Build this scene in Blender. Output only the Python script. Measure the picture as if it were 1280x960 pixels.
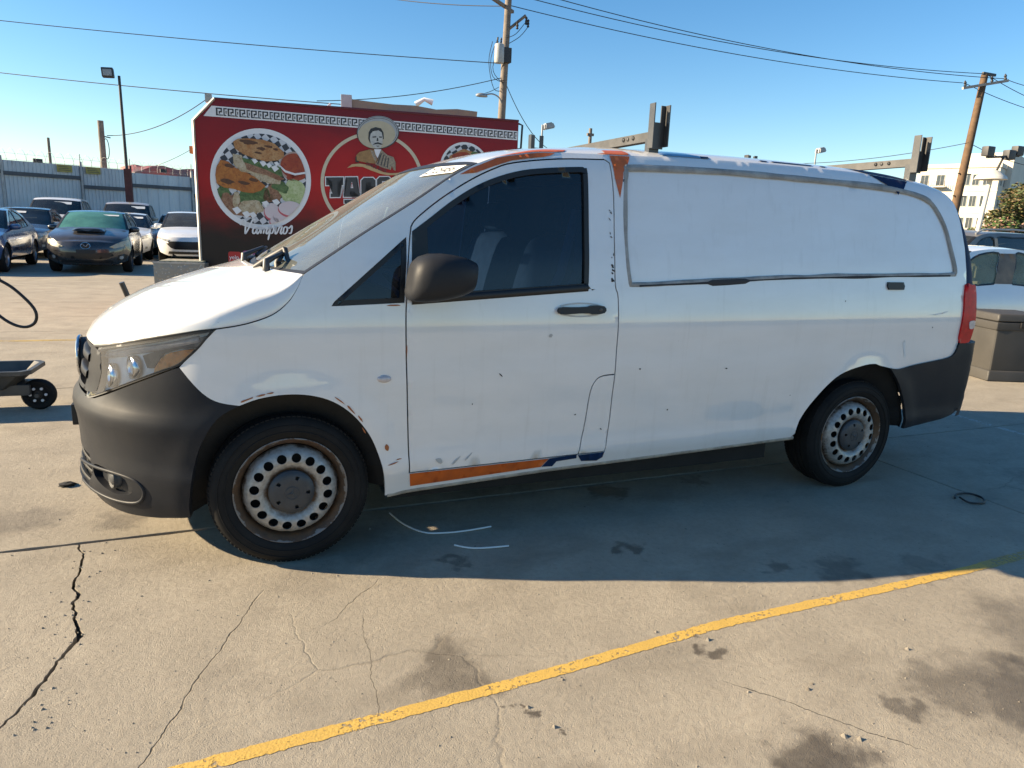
import bpy, bmesh, math, random
from mathutils import Vector, Matrix, noise
from mathutils.geometry import delaunay_2d_cdt

for _o in list(bpy.data.objects): bpy.data.objects.remove(_o)
SC = bpy.context.scene
COL = SC.collection
rad = math.radians

# ---------------------------------------------------------------- camera
YAW, PITCH, ROLL = rad(22.871), rad(-12.402), rad(2.2495)
_f = Vector((math.sin(YAW)*math.cos(PITCH), math.cos(YAW)*math.cos(PITCH), math.sin(PITCH)))
_r0 = Vector((math.cos(YAW), -math.sin(YAW), 0)); _u0 = _r0.cross(_f)
_r = _r0*math.cos(ROLL)+_u0*math.sin(ROLL); _u = _u0*math.cos(ROLL)-_r0*math.sin(ROLL)
cam = bpy.data.cameras.new('camera'); cam_o = bpy.data.objects.new('camera', cam); COL.objects.link(cam_o)
cam_o.matrix_world = Matrix(((_r.x, _u.x, -_f.x, -.2572), (_r.y, _u.y, -_f.y, -2.9238), (_r.z, _u.z, -_f.z, 1.4542), (0, 0, 0, 1)))
cam.sensor_fit = 'HORIZONTAL'; cam.sensor_width = 36; cam.lens = 36*887.2/1280
cam.clip_start = .05; cam.clip_end = 6000
SC.camera = cam_o

# ---------------------------------------------------------------- sky and sun
SUN_DIR = Vector((-2.2, .80, 1.0)).normalized()          # towards the sun
world = bpy.data.worlds.new('World'); SC.world = world; world.use_nodes = True
wn, wl = world.node_tree.nodes, world.node_tree.links
sky = wn.new('ShaderNodeTexSky'); sky.sky_type = 'NISHITA'; sky.sun_disc = False
sky.sun_elevation = math.asin(SUN_DIR.z); sky.sun_rotation = math.atan2(SUN_DIR.x, SUN_DIR.y)
sky.altitude = 0; sky.air_density = 1.0; sky.dust_density = .1; sky.ozone_density = 2.2
bg = wn['Background']; bg.inputs['Strength'].default_value = .068
hs = wn.new('ShaderNodeHueSaturation'); hs.inputs['Saturation'].default_value = 1.3
wl.new(sky.outputs['Color'], hs.inputs['Color']); wl.new(hs.outputs['Color'], bg.inputs['Color'])
sun = bpy.data.lights.new('sun', 'SUN'); sun_o = bpy.data.objects.new('sun', sun); COL.objects.link(sun_o)
sun.energy = 5; sun.angle = rad(.53); sun.color = (1.0, .81, .55)
sun_o.rotation_euler = (-SUN_DIR).to_track_quat('-Z', 'Y').to_euler()
SC.view_settings.view_transform = 'Standard'; SC.view_settings.look = 'None'
SC.view_settings.exposure = 1.5; SC.view_settings.gamma = 1
SC.cycles.use_denoising = True
SC.cycles.max_bounces = 7; SC.cycles.transparent_max_bounces = 10; SC.cycles.caustics_reflective = False; SC.cycles.caustics_refractive = False

# ---------------------------------------------------------------- object helpers
def tag(o, label=None, cat=None, group=None, kind=None):
    if label: o['label'] = label
    if cat: o['category'] = cat
    if group: o['group'] = group
    if kind: o['kind'] = kind
    return o

def empty(name, loc=(0, 0, 0), rz=0., label=None, cat=None, group=None):
    o = bpy.data.objects.new(name, None); COL.objects.link(o)
    o.location = loc; o.rotation_euler = (0, 0, rz); o.empty_display_size = .2
    return tag(o, label, cat, group)

def link(name, me, parent=None, loc=None, rot=None):
    o = bpy.data.objects.new(name, me); COL.objects.link(o)
    if parent is not None: o.parent = parent
    if loc is not None: o.location = loc
    if rot is not None: o.rotation_euler = rot
    return o

def finish(name, bm, mat, parent=None, smooth=True, angle=None, loc=None, rot=None):
    bm.normal_update()
    if angle is not None:
        for e in bm.edges:
            if len(e.link_faces) == 2 and e.calc_face_angle(0) > rad(angle): e.smooth = False
    for f in bm.faces: f.smooth = smooth
    me = bpy.data.meshes.new(name); bm.to_mesh(me); bm.free()
    for m in (mat if isinstance(mat, (list, tuple)) else [mat]): me.materials.append(m)
    return link(name, me, parent, loc, rot)

def copy_tree(o, parent=None):
    c = o.copy(); COL.objects.link(c); c.parent = parent
    for ch in list(o.children): copy_tree(ch, c)
    return c

def bbox(bm, a, b, mi=0):
    """axis aligned box from corner a to corner b"""
    x0, y0, z0 = a; x1, y1, z1 = b
    v = [bm.verts.new(p) for p in ((x0,y0,z0),(x1,y0,z0),(x1,y1,z0),(x0,y1,z0),(x0,y0,z1),(x1,y0,z1),(x1,y1,z1),(x0,y1,z1))]
    for q in ((0,3,2,1),(4,5,6,7),(0,1,5,4),(1,2,6,5),(2,3,7,6),(3,0,4,7)):
        f = bm.faces.new([v[i] for i in q]); f.material_index = mi
    return v

def box_obj(name, a, b, mat, parent=None, bevel=.0, **k):
    bm = bmesh.new(); bbox(bm, a, b); bmesh.ops.recalc_face_normals(bm, faces=bm.faces)
    if bevel: bmesh.ops.bevel(bm, geom=bm.edges[:], offset=bevel, segments=2, affect='EDGES', profile=.7)
    return finish(name, bm, mat, parent, smooth=bool(bevel), angle=40 if bevel else None, **k)

def frame_of(d):
    d = d.normalized(); a = Vector((0, 0, 1)) if abs(d.z) < .9 else Vector((1, 0, 0))
    s = d.cross(a).normalized(); return s, s.cross(d).normalized()

def tube(bm, pts, r, n=8, cap=True, mi=0, closed=False):
    """round tube along points; r a number or one per point"""
    pts = [Vector(p) for p in pts]; m = len(pts)
    rr = r if isinstance(r, (list, tuple)) else [r]*m
    rings = []; s = None
    for i, p in enumerate(pts):
        if closed: d = pts[(i+1) % m]-pts[i-1]
        else: d = pts[min(i+1, m-1)]-pts[max(i-1, 0)]
        if d.length < 1e-9: d = Vector((0, 0, 1))
        d.normalize()
        if s is None: s, t = frame_of(d)
        else:
            s = (s-d*s.dot(d)).normalized(); t = s.cross(d)
        rings.append([bm.verts.new(p+(s*math.cos(a)+t*math.sin(a))*rr[i]) for a in [2*math.pi*k/n for k in range(n)]])
    for i in range(m if closed else m-1):
        A, B = rings[i], rings[(i+1) % m]
        for k in range(n):
            f = bm.faces.new((A[k], A[(k+1) % n], B[(k+1) % n], B[k])); f.material_index = mi
    if cap and not closed:
        f = bm.faces.new(rings[0][::-1]); f.material_index = mi
        f = bm.faces.new(rings[-1]); f.material_index = mi
    return rings

def tube_obj(name, pts, r, mat, parent=None, n=8, closed=False, **k):
    bm = bmesh.new(); tube(bm, pts, r, n, closed=closed); bmesh.ops.recalc_face_normals(bm, faces=bm.faces)
    return finish(name, bm, mat, parent, angle=60, **k)

def lathe(bm, prof, n=48, axis='y', mi=0, c=(0, 0, 0), closed=False):
    """revolve (radius, along) about an axis through c"""
    rings = []
    for r, h in prof:
        ring = []
        for k in range(n):
            a = 2*math.pi*k/n; u, v = r*math.cos(a), r*math.sin(a)
            p = (u, h, v) if axis == 'y' else ((u, v, h) if axis == 'z' else (h, u, v))
            ring.append(bm.verts.new((p[0]+c[0], p[1]+c[1], p[2]+c[2])))
        rings.append(ring)
    m = len(prof)
    for i in range(m if closed else m-1):
        A, B = rings[i], rings[(i+1) % m]
        for k in range(n):
            f = bm.faces.new((A[k], A[(k+1) % n], B[(k+1) % n], B[k])); f.material_index = mi
    return rings

def lathe_obj(name, prof, mat, parent=None, n=48, axis='y', caps=(False, False), angle=40, **k):
    bm = bmesh.new(); R = lathe(bm, prof, n, axis)
    if caps[0]: bm.faces.new(R[0])
    if caps[1]: bm.faces.new(R[-1])
    bmesh.ops.recalc_face_normals(bm, faces=bm.faces)
    return finish(name, bm, mat, parent, angle=angle, **k)

def crom(pts, sub=4, closed=False):
    """Catmull-Rom through 2-D or 3-D points"""
    n = len(pts); out = []
    for i in range(n if closed else n-1):
        g = lambda k: pts[k % n] if closed else pts[min(max(k, 0), n-1)]
        p0, p1, p2, p3 = g(i-1), g(i), g(i+1), g(i+2)
        for j in range(sub):
            t = j/sub
            out.append(tuple(.5*(2*b+(c-a)*t+(2*a-5*b+4*c-d)*t*t+(3*b-a-3*c+d)*t**3) for a, b, c, d in zip(p0, p1, p2, p3)))
    if not closed: out.append(tuple(pts[-1]))
    return out

def dense(poly, step, closed=True):
    out = []; n = len(poly)
    for i in range(n if closed else n-1):
        a, b = poly[i], poly[(i+1) % n]; L = math.dist(a, b); k = max(1, int(math.ceil(L/step)))
        for j in range(k):
            t = j/k; out.append(tuple(p+(q-p)*t for p, q in zip(a, b)))
    if not closed: out.append(tuple(poly[-1]))
    return out

def area2(poly):
    return sum(a[0]*b[1]-b[0]*a[1] for a, b in zip(poly, poly[1:]+poly[:1]))/2

def offset2(poly, d):
    """move a closed outline outward by d (inward when negative)"""
    n = len(poly); sg = 1 if area2(poly) > 0 else -1; out = []
    for i in range(n):
        a, b, c = poly[i-1], poly[i], poly[(i+1) % n]
        e1 = (b[0]-a[0], b[1]-a[1]); e2 = (c[0]-b[0], c[1]-b[1])
        l1 = math.hypot(*e1) or 1e-9; l2 = math.hypot(*e2) or 1e-9
        n1 = (e1[1]/l1*sg, -e1[0]/l1*sg); n2 = (e2[1]/l2*sg, -e2[0]/l2*sg)
        m = (n1[0]+n2[0], n1[1]+n2[1]); q = m[0]*n1[0]+m[1]*n1[1]
        if q < .4: q = .4+.6*max(q, 0)
        out.append((b[0]+m[0]/q*d, b[1]+m[1]/q*d))
    return out

def inside(poly, x, y):
    c = False; n = len(poly); j = n-1
    for i in range(n):
        xi, yi = poly[i]; xj, yj = poly[j]
        if (yi > y) != (yj > y) and x < (xj-xi)*(y-yi)/(yj-yi)+xi: c = not c
        j = i
    return c

def region(outer, holes=(), step=.03, stepy=None):
    """triangulate a 2-D outline with holes and an inner grid; returns points, triangles"""
    stepy = stepy or step
    pts, edges = [], []
    for lp in [outer]+list(holes):
        b = len(pts); m = len(lp); pts += [Vector((p[0], p[1])) for p in lp]
        edges += [(b+i, b+(i+1) % m) for i in range(m)]
    x0 = min(p[0] for p in outer); x1 = max(p[0] for p in outer); y0 = min(p[1] for p in outer); y1 = max(p[1] for p in outer)
    nb = [(p.x, p.y) for p in pts]; cell = {}
    for q in nb: cell.setdefault((int(q[0]//step), int(q[1]//stepy)), []).append(q)
    j = 0; y = y0+stepy*.5
    while y < y1:
        x = x0+step*(.25+.5*(j % 2))
        while x < x1:
            if inside(outer, x, y) and not any(inside(h, x, y) for h in holes):
                ci, cj = int(x//step), int(y//stepy); ok = True
                for a in (-1, 0, 1):
                    for b in (-1, 0, 1):
                        for q in cell.get((ci+a, cj+b), ()):
                            if ((q[0]-x)/step)**2+((q[1]-y)/stepy)**2 < .2: ok = False
                if ok: pts.append(Vector((x, y)))
            x += step
        y += stepy; j += 1
    V, E, F, *_ = delaunay_2d_cdt(pts, edges, [], 0, 1e-6)
    tris = []
    for f in F:
        cx = sum(V[i].x for i in f)/len(f); cy = sum(V[i].y for i in f)/len(f)
        if inside(outer, cx, cy) and not any(inside(h, cx, cy) for h in holes): tris.append(list(f))
    return [(v.x, v.y) for v in V], tris

def surface_bm(outer, holes, fn, step=.03, stepy=None, lip=.0, bm=None, flip=False, mi=0):
    """map a 2-D region through fn(u, v) -> (point, inward unit vector); lip folds the border inward"""
    pts, tris = region(outer, holes, step, stepy)
    new = bm is None
    if new: bm = bmesh.new()
    used = sorted({i for t in tris for i in t}); vm = {}; inw = {}
    for i in used:
        q, nrm = fn(*pts[i]); v = bm.verts.new(q); vm[i] = v; inw[v] = nrm
    fs = []
    for t in tris:
        try: f = bm.faces.new([vm[i] for i in (t[::-1] if flip else t)])
        except ValueError: continue
        f.material_index = mi; fs.append(f)
    if lip:
        bd = [e for e in {e for f in fs for e in f.edges} if len(e.link_faces) == 1]
        low = {}
        for e in bd:
            for v in e.verts:
                if v not in low: low[v] = bm.verts.new(v.co+Vector(inw[v])*lip)
        for e in bd:
            lp = e.link_loops[0]; a, b = lp.vert, lp.link_loop_next.vert
            f = bm.faces.new((b, a, low[a], low[b])); f.material_index = mi
            e.smooth = False
    return bm

def ribbon_bm(bm, pts, nrms, width, lift, thick=.0, closed=False, mi=0):
    """a flat strip along 3-D points lying on a surface with the given normals"""
    m = len(pts); L = []
    for i in range(m):
        p = Vector(pts[i]); nn = Vector(nrms[i]).normalized()
        d = (Vector(pts[(i+1) % m])-Vector(pts[i-1])) if closed else (Vector(pts[min(i+1, m-1)])-Vector(pts[max(i-1, 0)]))
        s = d.normalized().cross(nn); w = width[i] if isinstance(width, (list, tuple)) else width
        L.append([bm.verts.new(p+nn*(lift*.0)+s*w), bm.verts.new(p+nn*lift+s*w*.55), bm.verts.new(p+nn*lift-s*w*.55), bm.verts.new(p-s*w)])
    for i in range(m if closed else m-1):
        A, B = L[i], L[(i+1) % m]
        for k in range(3):
            f = bm.faces.new((A[k], A[k+1], B[k+1], B[k])); f.material_index = mi

# ---------------------------------------------------------------- material helpers
class NT:
    def __init__(s, m):
        s.t = m.node_tree; s.n = s.t.nodes; s.l = s.t.links
    def new(s, typ, **k):
        nd = s.n.new(typ)
        for a, v in k.items(): setattr(nd, a, v)
        return nd
    def put(s, sock, v):
        if hasattr(v, 'is_linked') or isinstance(v, bpy.types.NodeSocket): s.l.new(v, sock)
        elif v is not None:
            if sock.type == 'RGBA' and len(v) == 3: v = (*v, 1)
            sock.default_value = v
    def coord(s, kind='Object'):
        return s.new('ShaderNodeTexCoord').outputs[kind]
    def pos(s):
        return s.new('ShaderNodeNewGeometry').outputs['Position']
    def mapping(s, v, scale=(1, 1, 1), rot=(0, 0, 0), loc=(0, 0, 0)):
        m = s.new('ShaderNodeMapping'); s.put(m.inputs['Vector'], v)
        m.inputs['Scale'].default_value = scale; m.inputs['Rotation'].default_value = rot; m.inputs['Location'].default_value = loc
        return m.outputs[0]
    def noise(s, v, scale, detail=4, rough=.55, dist=0.):
        m = s.new('ShaderNodeTexNoise'); s.put(m.inputs['Vector'], v)
        m.inputs['Scale'].default_value = scale; m.inputs['Detail'].default_value = detail
        m.inputs['Roughness'].default_value = rough; m.inputs['Distortion'].default_value = dist
        return m.outputs['Fac']
    def noise_col(s, v, scale, detail=3):
        m = s.new('ShaderNodeTexNoise'); s.put(m.inputs['Vector'], v)
        m.inputs['Scale'].default_value = scale; m.inputs['Detail'].default_value = detail
        return m.outputs['Color']
    def voro(s, v, scale, feature='F1', out='Distance', rnd=1.):
        m = s.new('ShaderNodeTexVoronoi'); m.feature = feature; s.put(m.inputs['Vector'], v)
        m.inputs['Scale'].default_value = scale; m.inputs['Randomness'].default_value = rnd
        return m.outputs[out]
    def rng(s, v, a, b, c=0., d=1., smooth=False):
        m = s.new('ShaderNodeMapRange'); m.interpolation_type = 'SMOOTHSTEP' if smooth else 'LINEAR'
        s.put(m.inputs[0], v)
        for i, q in enumerate((a, b, c, d)): m.inputs[i+1].default_value = q
        m.clamp = True
        return m.outputs[0]
    def math(s, op, a, b=None, c=None):
        m = s.new('ShaderNodeMath'); m.operation = op; s.put(m.inputs[0], a)
        if b is not None: s.put(m.inputs[1], b)
        if c is not None: s.put(m.inputs[2], c)
        return m.outputs[0]
    def vmath(s, op, a, b=None, out=0):
        m = s.new('ShaderNodeVectorMath'); m.operation = op; s.put(m.inputs[0], a)
        if b is not None: s.put(m.inputs[1], b)
        return m.outputs[out]
    def mix(s, f, a, b, op='MIX'):
        m = s.new('ShaderNodeMix'); m.data_type = 'RGBA'; m.blend_type = op
        s.put(m.inputs[0], f); s.put(m.inputs[6], a); s.put(m.inputs[7], b)
        return m.outputs[2]
    def sep(s, v):
        m = s.new('ShaderNodeSeparateXYZ'); s.put(m.inputs[0], v); return m.outputs
    def bump(s, h, strength=.3, dist=.01, normal=None):
        m = s.new('ShaderNodeBump'); s.put(m.inputs['Height'], h); m.inputs['Strength'].default_value = strength
        m.inputs['Distance'].default_value = dist
        if normal is not None: s.put(m.inputs['Normal'], normal)
        return m.outputs[0]

def new_mat(name):
    m = bpy.data.materials.new(name); m.use_nodes = True
    t = NT(m); return m, t, t.n['Principled BSDF']

def pm(name, col, rough=.5, metal=0., coat=0., spec=None, var=.0, vscale=4., col2=None, bump=0., bscale=60., bdist=.004, rvar=0., coat_rough=.05, coords='Object', emis=None):
    """general procedural surface: two tones mixed by noise, varied roughness, fine relief"""
    m, t, b = new_mat(name)
    co = t.coord(coords)
    if var or col2:
        c2 = col2 or tuple(c*(1-var) for c in col)
        n = t.noise(co, vscale, 6, .6)
        t.put(b.inputs['Base Color'], t.mix(t.rng(n, .35, .68), col, c2))
    else:
        b.inputs['Base Color'].default_value = (*col, 1)
    if rvar:
        t.put(b.inputs['Roughness'], t.rng(t.noise(co, vscale*1.7, 5), .3, .7, max(0, rough-rvar), min(1, rough+rvar)))
    else: b.inputs['Roughness'].default_value = rough
    b.inputs['Metallic'].default_value = metal
    b.inputs['Coat Weight'].default_value = coat; b.inputs['Coat Roughness'].default_value = coat_rough
    if spec is not None: b.inputs['Specular IOR Level'].default_value = spec
    if bump: t.put(b.inputs['Normal'], t.bump(t.noise(co, bscale, 5), bump, bdist))
    if emis:
        b.inputs['Emission Color'].default_value = (*emis[:3], 1); b.inputs['Emission Strength'].default_value = emis[3]
    return m

def glass(name, tint=(.5, .6, .6), refl=1., rough=.0, dust=0., dustcol=(.45, .42, .36), ior=1.5):
    """window glass: clear tinted pane with Fresnel reflection and a film of dust"""
    m, t, b = new_mat(name); t.n.remove(b)
    tr = t.new('ShaderNodeBsdfTransparent'); tr.inputs[0].default_value = (*tint, 1)
    gl = t.new('ShaderNodeBsdfGlossy'); gl.inputs['Roughness'].default_value = rough; gl.inputs[0].default_value = (refl, refl, refl, 1)
    fr = t.new('ShaderNodeFresnel'); fr.inputs[0].default_value = ior
    mx = t.new('ShaderNodeMixShader'); t.l.new(fr.outputs[0], mx.inputs[0]); t.l.new(tr.outputs[0], mx.inputs[1]); t.l.new(gl.outputs[0], mx.inputs[2])
    last = mx.outputs[0]
    if dust:
        df = t.new('ShaderNodeBsdfDiffuse'); df.inputs[0].default_value = (*dustcol, 1)
        co = t.coord('Object')
        n1 = t.noise(co, 2.2, 5, .6); n2 = t.noise(t.mapping(co, (3, 3, 3)), 40, 4, .7)
        fac = t.math('MULTIPLY', t.rng(n1, .25, .75, .45, 1.0), t.rng(n2, .2, .8, .6, 1.0))
        m2 = t.new('ShaderNodeMixShader'); t.put(m2.inputs[0], t.math('MULTIPLY', fac, dust))
        t.l.new(last, m2.inputs[1]); t.l.new(df.outputs[0], m2.inputs[2]); last = m2.outputs[0]
    t.l.new(last, t.n['Material Output'].inputs[0])
    return m
# ---------------------------------------------------------------- van surface
def interp(tab, v):
    """monotone cubic through a table of (v, value)"""
    n = len(tab)
    if v <= tab[0][0]: return tab[0][1]
    if v >= tab[-1][0]: return tab[-1][1]
    i = 0
    while tab[i+1][0] < v: i += 1
    def sl(k):
        if k <= 0: return (tab[1][1]-tab[0][1])/(tab[1][0]-tab[0][0])
        if k >= n-1: return (tab[-1][1]-tab[-2][1])/(tab[-1][0]-tab[-2][0])
        return (tab[k+1][1]-tab[k-1][1])/(tab[k+1][0]-tab[k-1][0])
    x0, y0 = tab[i]; x1, y1 = tab[i+1]; h = x1-x0; t = (v-x0)/h
    m0, m1 = sl(i)*h, sl(i+1)*h
    return ((2*t-3)*t*t+1)*y0+((t-2)*t+1)*t*m0+(3-2*t)*t*t*y1+(t-1)*t*t*m1

VAN_YC = 0.96                       # centre plane of the van
SECTION = [(.15,.865),(.22,.885),(.30,.912),(.36,.931),(.40,.9435),(.425,.9430),(.45,.9385),(.50,.9395),(.60,.947),(.72,.9555),(.80,.9595),(.86,.9588),(.905,.9585),(.95,.9605),
           (1.0,.9608),(1.04,.9585),(1.07,.955),(1.12,.949),(1.18,.941),(1.25,.930),(1.32,.919),(1.42,.897),(1.55,.869),
           (1.66,.844),(1.72,.829),(1.76,.813),(1.79,.79),(1.81,.766)]
RAIL = [(.2,1.80),(1.1,1.80),(1.5,1.812),(2.0,1.828),(2.6,1.835),(3.2,1.828),(3.6,1.80),(4.1,1.77)]
XFRONT = [(.15,-.83),(.22,-.872),(.27,-.902),(.32,-.898),(.37,-.888),(.46,-.886),(.56,-.892),(.615,-.902),(.645,-.898),(.68,-.876),(.73,-.852),(.8,-.836),(.9,-.815),(.98,-.795),(1.05,-.78),(1.3,-.78)]
XREAR = [(.2,4.20),(.36,4.235),(.6,4.245),(.85,4.23),(1.0,4.22),(1.25,4.20),(1.45,4.15),(1.6,4.09),(1.72,4.01),(1.8,3.92)]
XS, NN, MM = -.05, 2.5, 2.0
SARC = 1.3

def half_w(x, z):
    if z > 1.25:
        z = 1.25+(z-1.25)*.55/(interp(RAIL, x)-1.25)
    return interp(SECTION, z)

def flare(x, z):
    f = 0.
    for cx, r0 in ((0., .43), (3.2, .41)):
        r = math.hypot(x-cx, z-.335)
        if z > .2 and r > r0-.05:
            f += .013*math.exp(-(max(0., r-r0)/.055)**2)
    return f

def tail(x, z):
    xr = interp(XREAR, z); x0 = xr-.22
    if x <= x0: return 1.
    t = min(1., (x-x0)/(xr-x0))
    return max(0., 1-t**3.2)**.5

def H(x, z):
    """half width of the van at station x and height z"""
    w = half_w(x, z)
    if x < XS:
        xf = interp(XFRONT, z); t = (XS-x)/(XS-xf)
        g = math.sqrt(max(0., 1-min(1., t)**NN))
    else:
        g = 1.
    if x < -.24 and .40 < z < .72:               # pressed ridge running round the front bumper
        k = min(1., (-.24-x)/.28); r = (z-.43)/.205 if z < .635 else (.70-z)/.065
        w += .020*k*k*(3-2*k)*max(0., r)**1.3
    return (w+flare(x, z)*g)*g*tail(x, z)

def s_of(x, z):
    if x >= XS: return SARC+(x-XS)
    xf = interp(XFRONT, z); t = min(1., (XS-x)/(XS-xf))
    return SARC*math.acos(min(1., t**(NN/2)))/(math.pi/2)

def P(s, z):
    """van surface: arc parameter from the centre of the nose round to the side (signed), height"""
    a = abs(s)
    if a >= SARC:
        x = XS+a-SARC
    else:
        xf = interp(XFRONT, z)
        x = XS-(XS-xf)*math.cos(a/SARC*math.pi/2)**(2/NN)
    h = H(x, z)
    return (x, VAN_YC-(h if s >= 0 else -h), z)
# ================================================================ the white cargo van
def van_materials():
    M = {}
    m, t, b = new_mat('van_white_paint')
    co = t.coord('Object')
    n1 = t.noise(t.mapping(co, (1.2, 1.2, 3.5)), 2.2, 6, .62)
    streak = t.noise(t.mapping(co, (14, 14, .9)), 1.6, 5, .6)
    speck = t.voro(co, 26, 'F1'); sn = t.noise(co, 9, 3)
    base = t.mix(t.rng(n1, .4, .75, 0, .5), (.73, .73, .725), (.64, .63, .605))
    base = t.mix(t.rng(streak, .56, .8, 0, .22), base, (.44, .42, .38))
    spots = t.math('MULTIPLY', t.rng(speck, .022, .038, 1, 0), t.rng(sn, .60, .66))
    base = t.mix(spots, base, (.16, .12, .09))
    t.put(b.inputs['Base Color'], base)
    t.put(b.inputs['Roughness'], t.rng(n1, .3, .7, .34, .5))
    b.inputs['Coat Weight'].default_value = 1.; b.inputs['Coat IOR'].default_value = 1.7
    t.put(b.inputs['Coat Roughness'], t.rng(t.noise(co, 5, 5), .35, .7, .02, .12))
    b.inputs['Specular IOR Level'].default_value = .4
    t.put(b.inputs['Normal'], t.bump(t.noise(co, 2.2, 2), .20, .008))
    M['white'] = m
    M['vinyl_orange'] = pm('orange_vinyl', (.56, .115, .012), .42, col2=(.40, .085, .014), vscale=14, coat=.2, coat_rough=.25, bump=.15, bscale=40)
    M['vinyl_navy'] = pm('navy_vinyl', (.010, .028, .080), .6, var=.3, vscale=7, spec=.06)
    M['plastic'] = pm('grey_bumper_plastic', (.017, .019, .024), .48, spec=.16, col2=(.026, .027, .030), vscale=3.5, bump=.25, bscale=420, bdist=.0012, rvar=.08)
    M['black'] = pm('black_rubber_trim', (.010, .010, .011), .5, var=.3, vscale=9)
    M['dark'] = pm('dark_underbody', (.012, .012, .012), .85, var=.5, vscale=6)
    M['seal'] = pm('weathered_sealant', (.36, .355, .34), .7, col2=(.20, .195, .185), vscale=10, bump=.4, bscale=90)
    M['glass_side'] = glass('tinted_side_glass', (.10, .18, .36), .95, ior=1.55, dust=.03, dustcol=(.3, .3, .3))
    M['glass_ws'] = glass('dusty_windscreen_glass', (.55, .64, .66), 1., ior=1.6, dust=.30, dustcol=(.44, .47, .44))
    M['lens'] = glass('pale_headlight_lens', (.92, .94, .95), 1., ior=1.5, dust=.12, dustcol=(.62, .64, .66))  # lens: pale film stands in for sky and sun mirrored on clear plastic
    M['chrome'] = pm('dull_chrome', (.62, .63, .65), .18, 1., var=.3, vscale=20)
    M['reflector'] = pm('headlight_reflector', (.84, .87, .92), .25, .0, col2=(.55, .60, .66), vscale=6)
    M['amber'] = pm('amber_plastic', (.80, .27, .03), .4, coat=.3, var=.3, vscale=60)
    M['red'] = pm('red_tail_lens', (.62, .012, .014), .38, coat=.0, spec=.25, col2=(.42, .008, .010), vscale=30)
    M['clear'] = pm('pale_lens', (.55, .5, .5), .25, coat=.8, var=.3, vscale=50)
    M['tyre'] = pm('tyre_rubber', (.0085, .0085, .0092), .72, spec=.2, col2=(.016, .0155, .015), vscale=7, bump=.3, bscale=70, bdist=.002)
    m, t, b = new_mat('worn_steel_rim')
    co = t.coord('Object'); sx = t.sep(co)
    r = t.math('POWER', t.math('ADD', t.math('MULTIPLY', sx[0], sx[0]), t.math('MULTIPLY', sx[2], sx[2])), .5)
    n = t.noise(co, 22, 6, .65); n2 = t.noise(co, 60, 4)
    rr = t.math('ADD', r, t.rng(n, .3, .7, -.012, .012))
    rust = t.math('MAXIMUM', t.rng(rr, .186, .198), t.rng(rr, .116, .100))
    base = t.mix(t.rng(n2, .35, .7), (.40, .39, .37), (.28, .265, .24))
    base = t.mix(rust, base, t.mix(t.rng(n, .3, .7), (.15, .085, .045), (.06, .045, .034)))
    base = t.mix(t.rng(rr, .2265, .2305, 0, .55), base, (.40, .38, .36))
    t.put(b.inputs['Base Color'], base); b.inputs['Metallic'].default_value = .35
    t.put(b.inputs['Roughness'], t.rng(n, .3, .7, .35, .6)); t.put(b.inputs['Normal'], t.bump(n, .25, .003))
    M['rim'] = m
    M['hub'] = pm('grey_hub_plastic', (.050, .053, .058), .5, var=.3, vscale=20)
    M['seat'] = pm('grey_seat_fabric', (.10, .11, .12), .9, var=.3, vscale=20, bump=.3, bscale=200)
    M['interior'] = pm('dark_interior_plastic', (.030, .032, .035), .6, var=.3, vscale=8)
    M['belt'] = pm('grey_belt_webbing', (.32, .36, .36), .8, var=.2, vscale=30)
    M['paper'] = pm('white_paper', (.78, .77, .74), .8, var=.06, vscale=30)
    M['ink'] = pm('dark_ink', (.03, .03, .035), .8)
    M['steel'] = pm('dark_painted_steel', (.030, .031, .034), .42, col2=(.060, .058, .055), vscale=10, coat=.2, coat_rough=.3)
    M['galv'] = pm('dull_bar_steel', (.085, .082, .080), .5, .2, col2=(.05, .049, .047), vscale=9)
    M['rust'] = pm('orange_rust_scuff', (.42, .13, .035), .8, col2=(.24, .10, .05), vscale=40)
    M['scuff'] = pm('black_scuff', (.03, .03, .033), .8)
    M['mesh'] = pm('black_grille_plastic', (.012, .012, .012), .55)
    return M

VM = van_materials()
VAN = empty('cargo_van', (0, 0, 0), label='white cargo van with orange and navy wrap remnants, grey bumpers and steel wheels', cat='van')

# --- traced outlines, van coordinates (x along the van, z up), metres
HOOD_SEAM = [(-.746,.894),(-.52,.975),(-.342,1.02),(-.26,1.033),(-.154,1.053),(-.056,1.087),(.007,1.136),(.046,1.193),(.066,1.238)]
WS_EDGE = [(.071,1.241),(.2,1.328),(.332,1.415),(.53,1.54),(.714,1.663),(.828,1.724)]
HEADLIGHT = [(-.722,.895),(-.587,.946),(-.459,.982),(-.343,1.012),(-.263,1.028),(-.299,.989),(-.334,.946),(-.401,.882),(-.467,.851),(-.593,.786),(-.747,.696),(-.788,.683),(-.772,.783)]
BUMPER_EDGE = [(-.747,.690),(-.593,.779),(-.467,.844),(-.405,.873)]
FENDER_NOSE = [(-.402,.873),(-.353,.806),(-.308,.76),(-.262,.737),(-.192,.725)]
BUMPER_ARCH = [(-.192,.725),(-.277,.67),(-.342,.561),(-.379,.435),(-.399,.299),(-.397,.232)]
FENDER_ARCH = [(-.192,.725),(-.118,.751),(-.019,.763),(.082,.754),(.173,.721),(.253,.659),(.322,.567),(.365,.466),(.389,.371),(.399,.29)]
DOOR_FRONT = [(.505,.366),(.489,.708),(.480,.989),(.484,1.132),(.5,1.332),(.515,1.441)]
DOOR_TOP = [(.515,1.441),(.542,1.478),(.649,1.562),(.786,1.648),(.899,1.704),(1.0,1.738),(1.225,1.771),(1.47,1.786)]
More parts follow.
